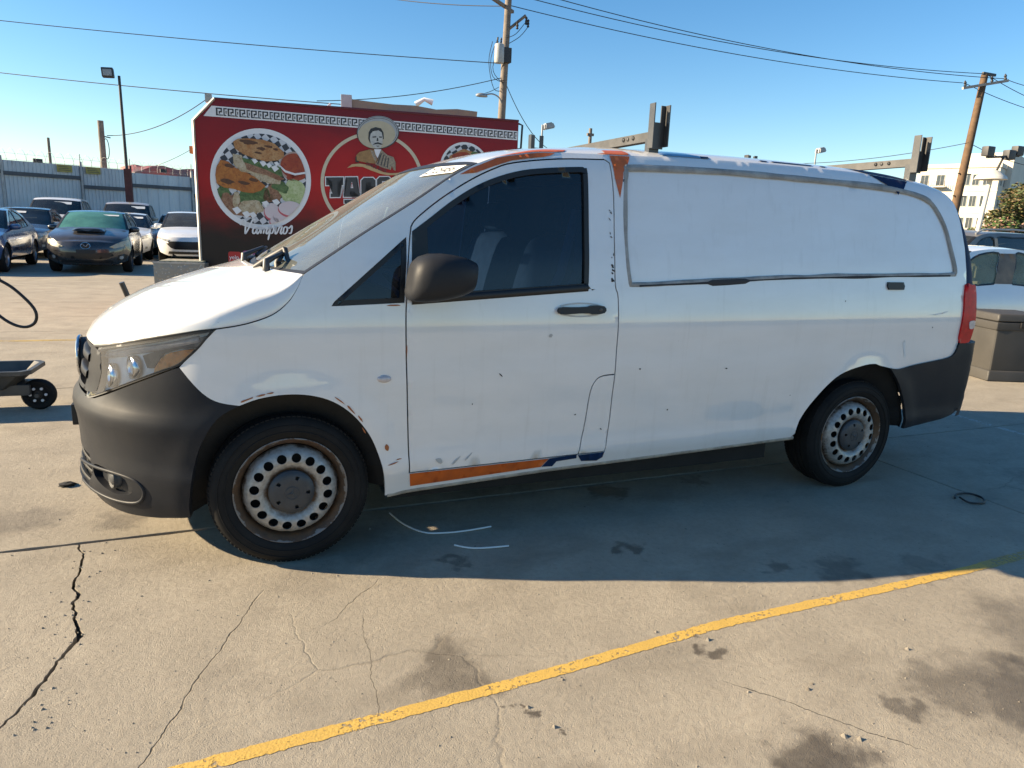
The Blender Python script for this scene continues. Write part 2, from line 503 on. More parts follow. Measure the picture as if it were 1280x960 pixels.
DOOR_REAR = [(1.494,1.772),(1.504,1.625),(1.497,1.354),(1.499,1.204),(1.514,1.145),(1.517,.937),(1.517,.778),(1.514,.665),(1.513,.509),(1.500,.381)]
FUEL = [(1.517,.778),(1.439,.770),(1.402,.733),(1.387,.672),(1.375,.519),(1.352,.379)]
DOOR_WIN = [(.503,1.135),(.519,1.424),(.6,1.483),(.702,1.559),(.812,1.626),(.925,1.675),(1.04,1.708),(1.158,1.726),(1.325,1.742),(1.355,1.738),(1.37,1.715),(1.364,1.485),(1.354,1.205),(1.345,1.19),(.739,1.150)]
TRI_WIN = [(.176,1.117),(.187,1.133),(.34,1.266),(.492,1.398),(.488,1.30),(.474,1.130)]
GROOVE = [(1.578,1.735),(1.60,1.755),(1.77,1.764),(2.176,1.774),(2.618,1.771),(3.106,1.764),(3.371,1.752),(3.565,1.728),(3.673,1.685),(3.768,1.568),(3.819,1.432),(3.852,1.31),(3.84,1.285),(3.795,1.279),(3.292,1.27),(2.596,1.254),(1.944,1.223),(1.625,1.208),(1.578,1.236),(1.562,1.455)]
RB_TOP = [(3.925,.87),(3.907,.816),(3.859,.784),(3.71,.764),(3.578,.748),(3.458,.729),(3.37,.738),(3.291,.754),(3.253,.767)]
REAR_ARCH = [(2.729,.38),(2.736,.429),(2.802,.544),(2.912,.664),(3.018,.729),(3.171,.765),(3.253,.767)]
REAR_ARCH2 = [(3.36,.738),(3.458,.638),(3.545,.5),(3.569,.416),(3.581,.35)]
SILL = [(.4,.262),(.51,.27),(1.207,.306),(1.727,.32),(2.70,.348)]
REAR_EDGE = [(3.66,1.79),(3.75,1.765),(3.82,1.735),(3.87,1.69),(3.905,1.594),(3.937,1.435),(3.945,1.237),(3.938,1.1),(3.93,1.011),(3.925,.87)]

def side_fn(sg, off=0.):
    def fn(x, z): return (x, VAN_YC-sg*(H(x, z)+off), z), (0, sg, 0)
    return fn
def nose_fn(off=0.):
    def fn(s, z):
        e = .004
        a = Vector(P(s+e, z))-Vector(P(s-e, z)); b = Vector(P(s, z+e))-Vector(P(s, z-e))
        n = a.cross(b).normalized()
        return tuple(Vector(P(s, z))+n*off), tuple(-n)
    return fn
def side_normal(x, z, sg=1):
    e = .006
    a = Vector((2*e, -(H(x+e, z)-H(x-e, z)), 0)); b = Vector((0, -(H(x, z+e)-H(x, z-e)), 2*e))
    n = a.cross(b).normalized(); return Vector((n.x, n.y*sg, n.z))

def side_panel(name, outer, holes, mat, off=0., lip=.014, step=.045, parent=None, both=True, labels=None):
    res = []
    for sg in ((1, -1) if both else (1,)):
        bm = surface_bm(outer, holes, side_fn(sg, off), step, lip=lip, flip=sg < 0)
        res.append(finish(name, bm, mat, parent or VAN))
    return res
def sz(poly): return [(s_of(x, z), z) for x, z in poly]
def nose_panel(name, outer, holes, mat, off=0., lip=.012, step=.03, parent=None, both=True):
    res = []
    for sg in ((1, -1) if both else (1,)):
        o2 = [(sg*s, z) for s, z in outer]; h2 = [[(sg*s, z) for s, z in h] for h in holes]
        bm = surface_bm(o2, h2, nose_fn(off), step, lip=lip)
        res.append(finish(name, bm, mat, parent or VAN))
    return res

# --- body sides
rail_pts = [(.92,1.757),(1.05,1.783),(1.15,1.798)]+[(1.15+.15*k, interp(RAIL, 1.15+.15*k)) for k in range(1, 17)]
top_edge = crom(WS_EDGE, 4)+crom(rail_pts+REAR_EDGE[:6], 3)+REAR_EDGE[6:9]
door_out = crom(DOOR_FRONT, 3)[:-1]+crom(DOOR_TOP, 4)+crom(DOOR_REAR, 3)
body_out = ([(x-.002, z-.007) for x, z in crom(HOOD_SEAM, 4)[12:-1]]+top_edge+crom(RB_TOP, 3)[:-1]+crom(REAR_ARCH, 4)[::-1]+SILL[::-1]
            + crom(FENDER_ARCH, 4)[::-1][:-1]+crom(FENDER_NOSE, 3)[::-1]+[(-.334,.950),(-.299,.993)])
body_out = dense(body_out, .045)
door_hole = offset2(dense(door_out, .04), .0032)
tri = dense(crom(TRI_WIN[:2], 2)+TRI_WIN[2:], .03)
groove = crom(GROOVE, 4, closed=True)
side_panel('body_side', body_out, [door_hole, offset2(tri, .002), groove], VM['white'], step=.04)
# quarter window set in the fender: black border and pane
side_panel('quarter_window_frame', offset2(tri, .0005), [offset2(tri, -.02)], VM['black'], -.003, .012, .03)
side_panel('quarter_window', offset2(tri, -.018), [], VM['glass_side'], -.006, 0, .05)
# blanked cargo window: recessed panel, sealant bead all round
side_panel('blank_window_panel', offset2(groove, .006), [], VM['white'], -.009, .0, .06)
for sg in (1, -1):
    bm = bmesh.new(); rnd = random.Random(4); gp = dense(groove, .025)
    w = []
    for i, (x, z) in enumerate(gp):
        w.append(.0135+.006*noise.noise(Vector((x*5, z*5, 3)))+(.004 if z > 1.7 else 0))
    ribbon_bm(bm, [side_fn(sg, -.004)(x, z)[0] for x, z in gp], [side_normal(x, z, sg) for x, z in gp], w, .0065, closed=True)
    bmesh.ops.recalc_face_normals(bm, faces=bm.faces)
    finish('window_sealant', bm, VM['seal'], VAN)
# dark gap and torn sealant along the lower edge of the blanked window
bm = bmesh.new(); rnd = random.Random(11)
gp = dense([(1.63,1.2045),(1.944,1.2175),(2.596,1.249),(3.292,1.265),(3.80,1.275)], .03, closed=False)
w = [max(.0012, .0055+.006*noise.noise(Vector((x*3.1, 0, 7)))+(.010 if 2.05 < x < 2.28 else 0)) for x, z in gp]
ribbon_bm(bm, [side_fn(1, .0008)(x, z)[0] for x, z in gp], [side_normal(x, z) for x, z in gp], w, .0035)
bmesh.ops.recalc_face_normals(bm, faces=bm.faces); finish('torn_sealant', bm, VM['scuff'], VAN)

# --- front doors
door_core = crom(DOOR_FRONT, 3)[:-1]+crom(DOOR_TOP, 4)+[p for p in crom(DOOR_REAR, 3) if p[1] > .79]+crom(FUEL, 4)
door_core = offset2(dense(door_core, .04), -.0032)
win_out = dense(crom(DOOR_WIN[:2], 2)[:-1]+crom(DOOR_WIN[1:], 3), .03)
doors = side_panel('front_door', door_core, [win_out], VM['white'], 0, .02, .04)
fuel_poly = offset2(dense(crom(FUEL, 4)[::-1]+[p for p in crom(DOOR_REAR, 3) if p[1] < .765][:], .03), -.003)
side_panel('fuel_flap', fuel_poly, [], VM['white'], 0, .016, .035, both=False)
for d, sg in zip(doors, (1, -1)):
    inner = offset2(win_out, -.024)
    inner = [(max(x, .585) if z < 1.45 else x, z) for x, z in inner]
    o1, = side_panel('window_frame', offset2(win_out, .0), [inner], VM['black'], .002, .02, .03, parent=d, both=False) if sg > 0 else [finish('window_frame', surface_bm(win_out, [inner], side_fn(-1, .002), .03, lip=.02, flip=True), VM['black'], d)]
    bm = surface_bm(offset2(inner, .006), [], side_fn(sg, -.012), .05, flip=sg < 0)
    finish('window_glass', bm, VM['glass_side'], d)
    # belt moulding
    bm = bmesh.new(); gp = dense([(.505,1.137),(.739,1.153),(1.35,1.195)], .05, closed=False)
    ribbon_bm(bm, [side_fn(sg, .001)(x, z)[0] for x, z in gp], [side_normal(x, z, sg) for x, z in gp], .017, .007)
    bmesh.ops.recalc_face_normals(bm, faces=bm.faces); finish('belt_moulding', bm, VM['black'], d)
    # handle: shallow cup and a black pull bar with lock
    cx, cz = 1.312, 1.093
    cup = [(cx+.135*math.cos(a), cz+.034*math.sin(a)) for a in [2*math.pi*k/36 for k in range(36)]]
    def cupfn(x, z, sg=sg):
        q = 1-((x-cx)/.135)**2-((z-cz)/.034)**2
        return (x, VAN_YC-sg*(H(x, z)+.0035-.010*max(0, q)), z), (0, sg, 0)
    bm = surface_bm(cup, [], cupfn, .015, lip=.005, flip=sg < 0); hd = finish('handle_cup', bm, VM['white'], d)
    bm = bmesh.new()
    for i in range(2): pass
    gx = [1.188, 1.195, 1.22, 1.26, 1.30, 1.345, 1.36, 1.40, 1.425, 1.435]
    hz = [.004, .013, .0165, .0145, .0135, .0145, .0195, .0195, .016, .006]
    out = [(x, cz+.001*(x-cx)*20+h) for x, h in zip(gx, hz)]+[(x, cz+.001*(x-cx)*20-h) for x, h in list(zip(gx, hz))[::-1]]
    bm = surface_bm(dense(out, .012), [], side_fn(sg, .026), .012, lip=.022, flip=sg < 0)
    finish('door_handle', bm, VM['black'], d)
    bm = bmesh.new(); yy = VAN_YC-sg*(H(1.40, 1.09)+.0265)
    lathe(bm, [(.0001, yy-.0015*sg), (.0085, yy-.0015*sg), (.0095, yy)], 16, c=(1.405, 0, 1.095)); bmesh.ops.recalc_face_normals(bm, faces=bm.faces)
    finish('door_lock', bm, VM['galv'], d)

# --- roof, windscreen, hood and rear: skins between the two sides
ROOF_EDGE = crom([WS_EDGE[-1]]+rail_pts+REAR_EDGE[:4], 3)
ROOF_C = [(.78,1.752),(.886,1.786),(.99,1.818),(1.139,1.847),(1.42,1.880),(1.8,1.902),(2.6,1.910),(3.3,1.895),(3.7,1.866),(3.96,1.815)]
def roof_pt(k, v):
    """k: 0..len-1 along the edge, v: 0 near edge .. 1 centre .. 2 far edge"""
    i = min(int(k), len(ROOF_EDGE)-2); f = k-i
    xe = ROOF_EDGE[i][0]+(ROOF_EDGE[i+1][0]-ROOF_EDGE[i][0])*f; ze = ROOF_EDGE[i][1]+(ROOF_EDGE[i+1][1]-ROOF_EDGE[i][1])*f
    he = H(xe, ze); q = k/(len(ROOF_EDGE)-1)
    x0, x1 = ROOF_EDGE[0][0], ROOF_EDGE[-1][0]
    xc = .78+(xe-x0)/(x1-x0)*(3.96-.78); zc = interp(ROOF_C, xc)
    sg = 1 if v <= 1 else -1; w = v if v <= 1 else 2-v
    dz = zc-ze
    p0, p1, p2, p3 = (he, ze), (he-.055, ze+dz*.52), (he*.62, ze+dz*.93), (0, zc)
    u = w; B = ((1-u)**3, 3*u*(1-u)**2, 3*u*u*(1-u), u**3)
    y = sum(b*p[0] for b, p in zip(B, (p0, p1, p2, p3))); z = sum(b*p[1] for b, p in zip(B, (p0, p1, p2, p3)))
    x = xe+(xc-xe)*(1-(y/he)**2)
    return Vector((x, VAN_YC-sg*y, z))
def grid_bm(rows, flip=False, mi=0, bm=None):
    bm = bm or bmesh.new(); R = [[bm.verts.new(p) for p in r] for r in rows]
    for a, b in zip(R, R[1:]):
        for k in range(len(a)-1):
            q = (a[k], a[k+1], b[k+1], b[k]); f = bm.faces.new(q[::-1] if flip else q); f.material_index = mi
    return bm
NV = 28
def vcols(n=NV): return [2*(k/n)-0 for k in range(n+1)]
bm = grid_bm([[roof_pt(k*.5, v) for v in vcols()] for k in range(2*(len(ROOF_EDGE)-1)+1)], flip=True)
bmesh.ops.recalc_face_normals(bm, faces=bm.faces)
if sum(f.normal.z for f in bm.faces) < 0: bmesh.ops.reverse_faces(bm, faces=bm.faces)
# pressed ribs along the roof
for v in bm.verts:
    yy = abs(v.co.y-VAN_YC)
    if 1.5 < v.co.x < 3.6 and yy < .55: v.co.z += .004*math.cos(yy/.55*math.pi*5)
roof = finish('roof', bm, VM['white'], VAN)

def ws_pt(q, v, off=0.):
    n = len(WS_FINE)-1; k = q*n; i = min(int(k), n-1); f = k-i
    xe = WS_FINE[i][0]*(1-f)+WS_FINE[i+1][0]*f; ze = WS_FINE[i][1]*(1-f)+WS_FINE[i+1][1]*f
    he = H(xe, ze)-.003; b = 1-v if v <= 1 else v-1; sg = 1 if v <= 1 else -1
    xc = -.085+(.78+.085)*q; zc = 1.222+(1.752-1.222)*(q*1.03-.03*q*q)
    g = 1-b**2.3
    d = Vector((-.52, 0, .85))*off
    return Vector((xe+(xc-xe)*g, VAN_YC-sg*he*b, ze+(zc-ze)*g))+d
WS_FINE = crom(WS_EDGE, 4)
bm = grid_bm([[ws_pt(q/16, 2*k/NV) for k in range(NV+1)] for q in range(17)])
bmesh.ops.recalc_face_normals(bm, faces=bm.faces)
if sum(f.normal.z for f in bm.faces) < 0: bmesh.ops.reverse_faces(bm, faces=bm.faces)
ws = finish('windshield', bm, VM['glass_ws'], VAN)
bm = bmesh.new()
for rows in ([[ws_pt(q/16, v, .003) for v in (.0, .012, .03)] for q in range(17)], [[ws_pt(q/16, 2-v, .003) for v in (.0, .012, .03)] for q in range(17)],
             [[ws_pt(q, 2*k/NV, .003) for k in range(NV+1)] for q in (0, .02, .035)], [[ws_pt(q, 2*k/NV, .003) for k in range(NV+1)] for q in (.955, .98, 1.)]):
    grid_bm(rows, bm=bm)
bmesh.ops.recalc_face_normals(bm, faces=bm.faces); finish('windshield_border', bm, VM['black'], ws)
# white lot notice stuck on the top corner of the screen
rows = [[ws_pt(q, v, .004) for v in (.06, .17, .27, .37, .45)] for q in (.84, .89, .945)]
bm = grid_bm(rows); bmesh.ops.recalc_face_normals(bm, faces=bm.faces)
if sum(f.normal.z for f in bm.faces) < 0: bmesh.ops.reverse_faces(bm, faces=bm.faces)
note = finish('paper_notice', bm, VM['paper'], ws)
def ws_text(body, q0, q1, v0, v1, mat, parent, off):
    cu = bpy.data.curves.new('txt', 'FONT'); cu.body = body; o = bpy.data.objects.new('txt', cu); COL.objects.link(o)
    dg = bpy.context.evaluated_depsgraph_get(); me = bpy.data.meshes.new_from_object(o.evaluated_get(dg)); bpy.data.objects.remove(o)
    xs = [v.co.x for v in me.vertices]; ys = [v.co.y for v in me.vertices]
    for v in me.vertices:
        a = (v.co.x-min(xs))/(max(xs)-min(xs)); c = (v.co.y-min(ys))/(max(ys)-min(ys))
        v.co = ws_pt(q0+(q1-q0)*c, v0+(v1-v0)*a, off)
    me.materials.append(mat); return link('notice_lettering', me, parent)
ws_text('2105456', .855, .92, .42, .10, VM['ink'], note, .007)

HOOD_E = crom(HOOD_SEAM[::-1], 4)
HOOD_C = [(-.112,1.243),(-.2,1.214),(-.352,1.170),(-.573,1.096),(-.70,1.030),(-.765,.982),(-.805,.940),(-.822,.905)]
HOOD_CF = crom(HOOD_C, 5)
def hood_pt(q, a, off=0.):
    n = len(HOOD_E)-1; k = q*n; i = min(int(k), n-1); f = k-i
    xe, ze = (HOOD_E[i][j]*(1-f)+HOOD_E[i+1][j]*f for j in (0, 1)); he = H(xe, ze)-.002
    xc = interp([(-.746,-.822),(-.52,-.640),(-.342,-.492),(-.26,-.418),(-.154,-.322),(-.056,-.232),(.007,-.173),(.046,-.134),(.066,-.112)], xe)
    zc = interp(sorted(HOOD_C), xc)
    b = math.sin(abs(a))**.82; g = max(0., math.cos(a))**(.14+.14*min(1., q/.4)+.62*(lambda w: w*w*(3-2*w))(min(1., max(0., (q-.42)/.58))))            # a: -pi/2 near .. pi/2 far
    y = he*b
    gx = 1-b**2.2
    return Vector((xe+(xc-xe)*gx, VAN_YC+(y if a > 0 else -y), ze+(zc-ze)*g+.0))
NA = 40
bm = grid_bm([[hood_pt(q/40, -math.pi/2+math.pi*k/NA) for k in range(NA+1)] for q in range(41)])
bmesh.ops.recalc_face_normals(bm, faces=bm.faces)
if sum(f.normal.z for f in bm.faces) < 0: bmesh.ops.reverse_faces(bm, faces=bm.faces)
bd = [e for e in bm.edges if len(e.link_faces) == 1]
r = bmesh.ops.extrude_edge_only(bm, edges=bd)
for v in r['geom']:
    if isinstance(v, bmesh.types.BMVert):
        v.co.z -= .016; v.co.y += (VAN_YC-v.co.y)*.01; v.co.x += .012 if v.co.x < -.6 else 0
for e in bd: e.smooth = False
hood_o = finish('hood', bm, VM['white'], VAN)
for sg in (1, -1):
    tube_obj('hood_gap_shade', [(x, VAN_YC-sg*(H(x, z)-.012), z-.004) for x, z in crom(HOOD_SEAM, 4)[:-1]], .0095, VM['black'], hood_o, 6)  # dark tube put inside the hood gap to stand in for its shade
# scuttle below the screen with two wiper arms
rows = [[ws_pt(0, v, -.01) for v in vcols(16)], [ws_pt(0, v, -.01)+Vector((-.03, 0, -.05)) for v in vcols(16)], [ws_pt(0, .2+v*.8, -.01)+Vector((-.09, 0, -.09)) for v in vcols(16)]]
bm = grid_bm(rows); bmesh.ops.recalc_face_normals(bm, faces=bm.faces); finish('scuttle_panel', bm, VM['black'], VAN)
for v0, v1 in ((.30, .62), (1.0, 1.35)):
    A = ws_pt(.02, v0, .0)+Vector((-.05, 0, -.005)); B = ws_pt(.10, (v0+v1)/2-.06, .035); C = ws_pt(.045, v0+.02, .022); D = ws_pt(.105, v1+.12, .016)
    w = tube_obj('wiper', [A, A+Vector((0, 0, .04)), A+(B-A)*.5+Vector((0, 0, .02)), B], [.016, .016, .011, .009], VM['steel'], VAN, 8)
    tube_obj('wiper_blade', [C, B+Vector((.0, 0, -.012)), D], .009, VM['black'], w, 6)
# bent wiper linkage sticking up beside the screen
tube_obj('wiper_linkage', [(-.09, .50, 1.235), (-.02, .46, 1.285), (.035, .42, 1.325)], [.014, .017, .012], VM['galv'], VAN, 8)
tube_obj('wiper_linkage', [(.035, .42, 1.325), (.045, .38, 1.27), (.05, .36, 1.225)], [.013, .010, .010], VM['steel'], VAN, 8)
tube_obj('wiper_linkage', [(.02, .44, 1.31), (.0, .40, 1.26), (.0, .38, 1.22)], [.010, .016, .012], VM['galv'], VAN, 8)

# rear doors and rear bumper
RE = crom([(3.87,1.69),(3.905,1.594),(3.937,1.435),(3.945,1.237),(3.938,1.1),(3.93,1.011),(3.925,.87)], 4)
def rear_pt(q, v):
    n = len(RE)-1; k = q*n; i = min(int(k), n-1); f = k-i
    xe, ze = (RE[i][j]*(1-f)+RE[i+1][j]*f for j in (0, 1)); he = H(xe, ze)
    zc = 1.815+(.87-1.815)*q; xc = interp([(.87,4.25),(1.25,4.225),(1.5,4.16),(1.7,4.05),(1.815,3.96)], zc)
    sg = 1 if v <= 1 else -1; u = v if v <= 1 else 2-v
    d = .24*(1-.75*(1-q)**3)
    pts = ((he, xe), (he-.015, xe+(xc-xe)*.75), (he-.20, xc-.005), (0, xc))
    B = ((1-u)**3, 3*u*(1-u)**2, 3*u*u*(1-u), u**3)
    y = sum(b*p[0] for b, p in zip(B, pts)); x = sum(b*p[1] for b, p in zip(B, pts))
    e = roof_pt(len(ROOF_EDGE)-1, v)
    P1 = Vector((x, VAN_YC-sg*y, ze+(zc-ze)*(1-(y/he)**2)))
    w = (1-q)**6
    return P1.lerp(e, w)
bm = grid_bm([[rear_pt(q/30, 2*k/40) for k in range(41)] for q in range(31)])
bmesh.ops.recalc_face_normals(bm, faces=bm.faces)
if sum(f.normal.x for f in bm.faces) < 0: bmesh.ops.reverse_faces(bm, faces=bm.faces)
rd = finish('rear_doors', bm, VM['vinyl_navy'], VAN)
for v0, v1 in ((.42, .95), (1.05, 1.58)):
    bm = grid_bm([[rear_pt(q, v0+(v1-v0)*k/8)+Vector((.004, 0, 0)) for k in range(9)] for q in [.14+.30*j/8 for j in range(9)]])
    bmesh.ops.recalc_face_normals(bm, faces=bm.faces)
    finish('rear_window', bm, VM['glass_side'], rd)
box_obj('rear_door_gap', (4.215, VAN_YC-.004, .88), (4.245, VAN_YC+.004, 1.55), VM['black'], rd)
# rear bumper: side pieces run on round the corner
rb = crom(RB_TOP[:8], 3)+crom(REAR_ARCH2, 3)+[(3.72,.362),(3.9,.388),(3.987,.413),(4.05,.45),(4.11,.50),(4.13,.6),(4.12,.75),(4.10,.868)]
rb = dense(rb, .03)
rbn = [side_panel('rear_bumper', rb, [], VM['plastic'], .012, .02, .03)]
def rb_row(z):
    xe = interp([(.40,4.02),(.45,4.05),(.50,4.11),(.6,4.13),(.75,4.12),(.868,4.10)], z); he = H(xe, z)+.012
    out = []
    for k in range(31):
        v = 2*k/30; u = v if v <= 1 else 2-v; sg = 1 if v <= 1 else -1
        pts = ((he, xe), (he-.04, 4.22), (he-.22, 4.27), (0, 4.285)); B = ((1-u)**3, 3*u*(1-u)**2, 3*u*u*(1-u), u**3)
        out.append(Vector((sum(b*p[1] for b, p in zip(B, pts)), VAN_YC-sg*sum(b*p[0] for b, p in zip(B, pts)), z)))
    return out
bm = grid_bm([rb_row(z) for z in (.40,.45,.50,.6,.7,.78,.868)])
r0 = rb_row(.868); grid_bm([r0, [Vector((p.x-.09, VAN_YC+(p.y-VAN_YC)*.94, p.z+.004)) for p in r0]], bm=bm)
bmesh.ops.remove_doubles(bm, verts=bm.verts, dist=.0005); bmesh.ops.recalc_face_normals(bm, faces=bm.faces)
finish('rear_bumper_bar', bm, VM['plastic'], VAN, angle=50)
# tail lights wrapped round the rear corner
for sg in (1, -1):
    tl = dense(crom([(3.93,1.222),(3.985,1.222),(4.02,1.215),(4.035,1.10),(4.035,.98),(4.02,.885),(3.99,.872),(3.93,.872),(3.918,.95),(3.926,1.08)], 2, closed=True), .025)
    tlo = finish('tail_light', surface_bm(tl, [], side_fn(sg, .010), .025, lip=.025, flip=sg < 0), VM['red'], VAN)
    c1 = dense(crom([(3.98,1.0),(4.0,1.008),(4.03,1.005),(4.03,.965),(4.0,.957),(3.985,.965)], 2, closed=True), .02)
    finish('reversing_lens', surface_bm(c1, [], side_fn(sg, .0135), .02, lip=.006, flip=sg < 0), VM['clear'], tlo)

# --- bumper, headlights, grille
fog = crom([(s_of(x, z), z) for x, z in [(-.775,.392),(-.71,.398),(-.64,.375),(-.615,.345),(-.63,.31),(-.69,.298),(-.75,.315),(-.785,.35)]], 3, closed=True)
half = ([(0., .690), (.2, .690), (.42, .686)]+sz(crom([(-.80,.682)]+BUMPER_EDGE, 3))+sz(crom(FENDER_NOSE, 3)[1:])+sz(crom(BUMPER_ARCH, 4)[1:])
        + sz([(-.51,.212),(-.65,.196),(-.78,.19)])+[(.3, .185), (0., .185)])
outer = half+[(-s, z) for s, z in half[::-1] if s > 0]
intake = [(-.42,.27),(.42,.27),(.46,.34),(.42,.42),(-.42,.42),(-.46,.34)]
bm = surface_bm(dense(outer, .03), [dense(fog, .02), dense([(-s, z) for s, z in fog], .02), dense(intake, .03)], nose_fn(0), .028, lip=.03)
bump_o = finish('front_bumper', bm, VM['plastic'], VAN)
bm = surface_bm(dense(offset2(intake, .01), .05), [], nose_fn(-.03), .05); finish('lower_intake', bm, VM['mesh'], bump_o)
for i in range(3):
    zz = .295+.045*i
    tube_obj('intake_bar', [nose_fn(-.012)(s/10*.44, zz)[0] for s in range(-10, 11)], .009, VM['black'], bump_o, 6)
for sg in (1, -1):
    bm = surface_bm(dense(offset2([(sg*s, z) for s, z in fog], .008), .02), [], nose_fn(-.030), .02); fo = finish('fog_light_housing', bm, VM['plastic'], bump_o)
    trim = crom([(s_of(x, z), z) for x, z in [(-.865,.345),(-.80,.372),(-.70,.392),(-.62,.388),(-.577,.362),(-.57,.32),(-.60,.278),(-.68,.262),(-.78,.262),(-.86,.268)]], 4)
    bm = bmesh.new(); tube(bm, [nose_fn(.0)(sg*s, z)[0] for s, z in trim], [.003]+[.0075]*(len(trim)-2)+[.003], 10); bmesh.ops.recalc_face_normals(bm, faces=bm.faces)
    finish('fog_light_trim', bm, VM['plastic'], bump_o)
    c = Vector(nose_fn(-.022)(sg*s_of(-.715, .352), .352)[0]); nn = -Vector(nose_fn(0)(sg*s_of(-.715, .352), .352)[1]); nn = (nn+Vector((-.6, 0, 0))).normalized()
    bm = bmesh.new(); lathe(bm, [(.0001, .012), (.018, .011), (.030, .006), (.037, -.002), (.043, .010), (.045, -.03)], 28, 'z'); bmesh.ops.recalc_face_normals(bm, faces=bm.faces)
    o = finish('fog_light', bm, VM['hub'], bump_o, loc=c); o.rotation_euler = nn.to_track_quat('Z', 'Y').to_euler()
# plate carrier
box_obj('number_plate_carrier', (-.908, VAN_YC-.14, .47), (-.86, VAN_YC+.14, .57), VM['mesh'], bump_o, .008)

hl = dense(crom(sz(HEADLIGHT[:5]), 3)[:-1]+crom(sz(HEADLIGHT[4:11]), 3)[:-1]+crom(sz(HEADLIGHT[10:]+HEADLIGHT[:1]), 3)[:-1], .025)
for sg in (1, -1):
    q = [(sg*s, z) for s, z in hl]
    box = finish('headlight', surface_bm(offset2(q, -.001), [], nose_fn(-.026), .03), VM['reflector'], VAN)
    finish('headlight_rim', surface_bm(offset2(q, .001), [offset2(q, -.009)], nose_fn(.001), .03, lip=.06), VM['black'], box)
    finish('headlight_lens', surface_bm(offset2(q, -.006), [], nose_fn(.003), .03), VM['lens'], box)
    am = [(sg*s_of(x, z), z) for x, z in crom([(-.455,.918),(-.40,.938),(-.345,.945),(-.365,.918),(-.40,.893),(-.455,.864),(-.50,.845),(-.485,.88)], 2, closed=True)]
    finish('turn_signal', surface_bm(dense(am, .02), [], nose_fn(-.005), .02, lip=.02), VM['amber'], box)
    dk = [(sg*s_of(x, z), z) for x, z in [(-.545,.905),(-.45,.945),(-.33,.992),(-.285,1.008),(-.31,.975),(-.34,.95),(-.41,.942),(-.47,.918),(-.505,.86),(-.53,.858)]]
    finish('headlight_shroud', surface_bm(dense(dk, .02), [], nose_fn(-.012), .02, lip=.03), VM['hub'], box)
    # light guide strip under the upper edge
    lg = [(-.70,.875),(-.58,.918),(-.45,.952),(-.33,.985)]
    bm = bmesh.new(); tube(bm, [nose_fn(-.02)(sg*s_of(x, z), z)[0] for x, z in crom(lg, 4)], .014, 8); bmesh.ops.recalc_face_normals(bm, faces=bm.faces)
    finish('light_guide', bm, VM['clear'], box)
    for x, z, rr in ((-.585, .853, .048), (-.68, .80, .052)):
        c = Vector(nose_fn(-.030)(sg*s_of(x, z), z)[0]); nn = -Vector(nose_fn(0)(sg*s_of(x, z), z)[1]); nn = (nn+Vector((-1.2, 0, 0))).normalized()
        bm = bmesh.new(); lathe(bm, [(.0001, .02), (rr*.5, .014), (rr*.72, 0), (rr*.8, .024), (rr*.95, .028), (rr, .0)], 28, 'z'); bmesh.ops.recalc_face_normals(bm, faces=bm.faces)
        o = finish('projector', bm, VM['chrome'], box, loc=c); o.rotation_euler = nn.to_track_quat('Z', 'Y').to_euler()
gr_half = [(0., .905), (.25, .900), (.42, .893), (.50, .88), (.53, .80), (.51, .72), (.42, .70), (.2, .698), (0., .698)]
gr = gr_half+[(-s, z) for s, z in gr_half[::-1] if s > 0]
grille = finish('grille', surface_bm(dense(gr, .04), [], nose_fn(-.03), .04), VM['mesh'], VAN)
finish('grille_surround', surface_bm(dense(gr, .03), [dense([(max(-.36, min(.36, a)), c) for a, c in offset2(dense(gr, .03), -.016)], .03)], nose_fn(.004), .03, lip=.04), VM['plastic'], grille)
for zz in (.765, .838):
    bm = bmesh.new()
    grid_bm([[Vector(nose_fn(o)(s/12*.37, zz+dz)[0]) for s in range(-12, 13)] for o, dz in ((-.03, .016), (.004, .02), (.012, .012), (.012, -.012), (.004, -.02), (-.03, -.016))], bm=bm)
    bmesh.ops.recalc_face_normals(bm, faces=bm.faces); finish('grille_bar', bm, VM['plastic'], grille)
bm = bmesh.new(); C0 = Vector((-.868, VAN_YC, .775))
tube(bm, [C0+Vector((0, .094*math.cos(a), .094*math.sin(a))) for a in [2*math.pi*k/48 for k in range(48)]], .009, 10, closed=True)
for k in range(3):
    a = math.pi/2+k*2*math.pi/3; d = Vector((0, math.cos(a), math.sin(a))); s = Vector((0, -math.sin(a), math.cos(a)))
    v = [bm.verts.new(C0+Vector((-.012, 0, 0))), bm.verts.new(C0+s*.016+d*.010), bm.verts.new(C0+d*.094), bm.verts.new(C0-s*.016+d*.010)]
    bm.faces.new((v[0], v[1], v[2])); bm.faces.new((v[0], v[2], v[3]))
bmesh.ops.recalc_face_normals(bm, faces=bm.faces); finish('star_emblem', bm, VM['chrome'], grille, angle=30)
lathe_obj('emblem_disc', [(.0001, -.862), (.09, -.862), (.094, -.83)], VM['mesh'], grille, 40, 'x', loc=(0, VAN_YC, .775))
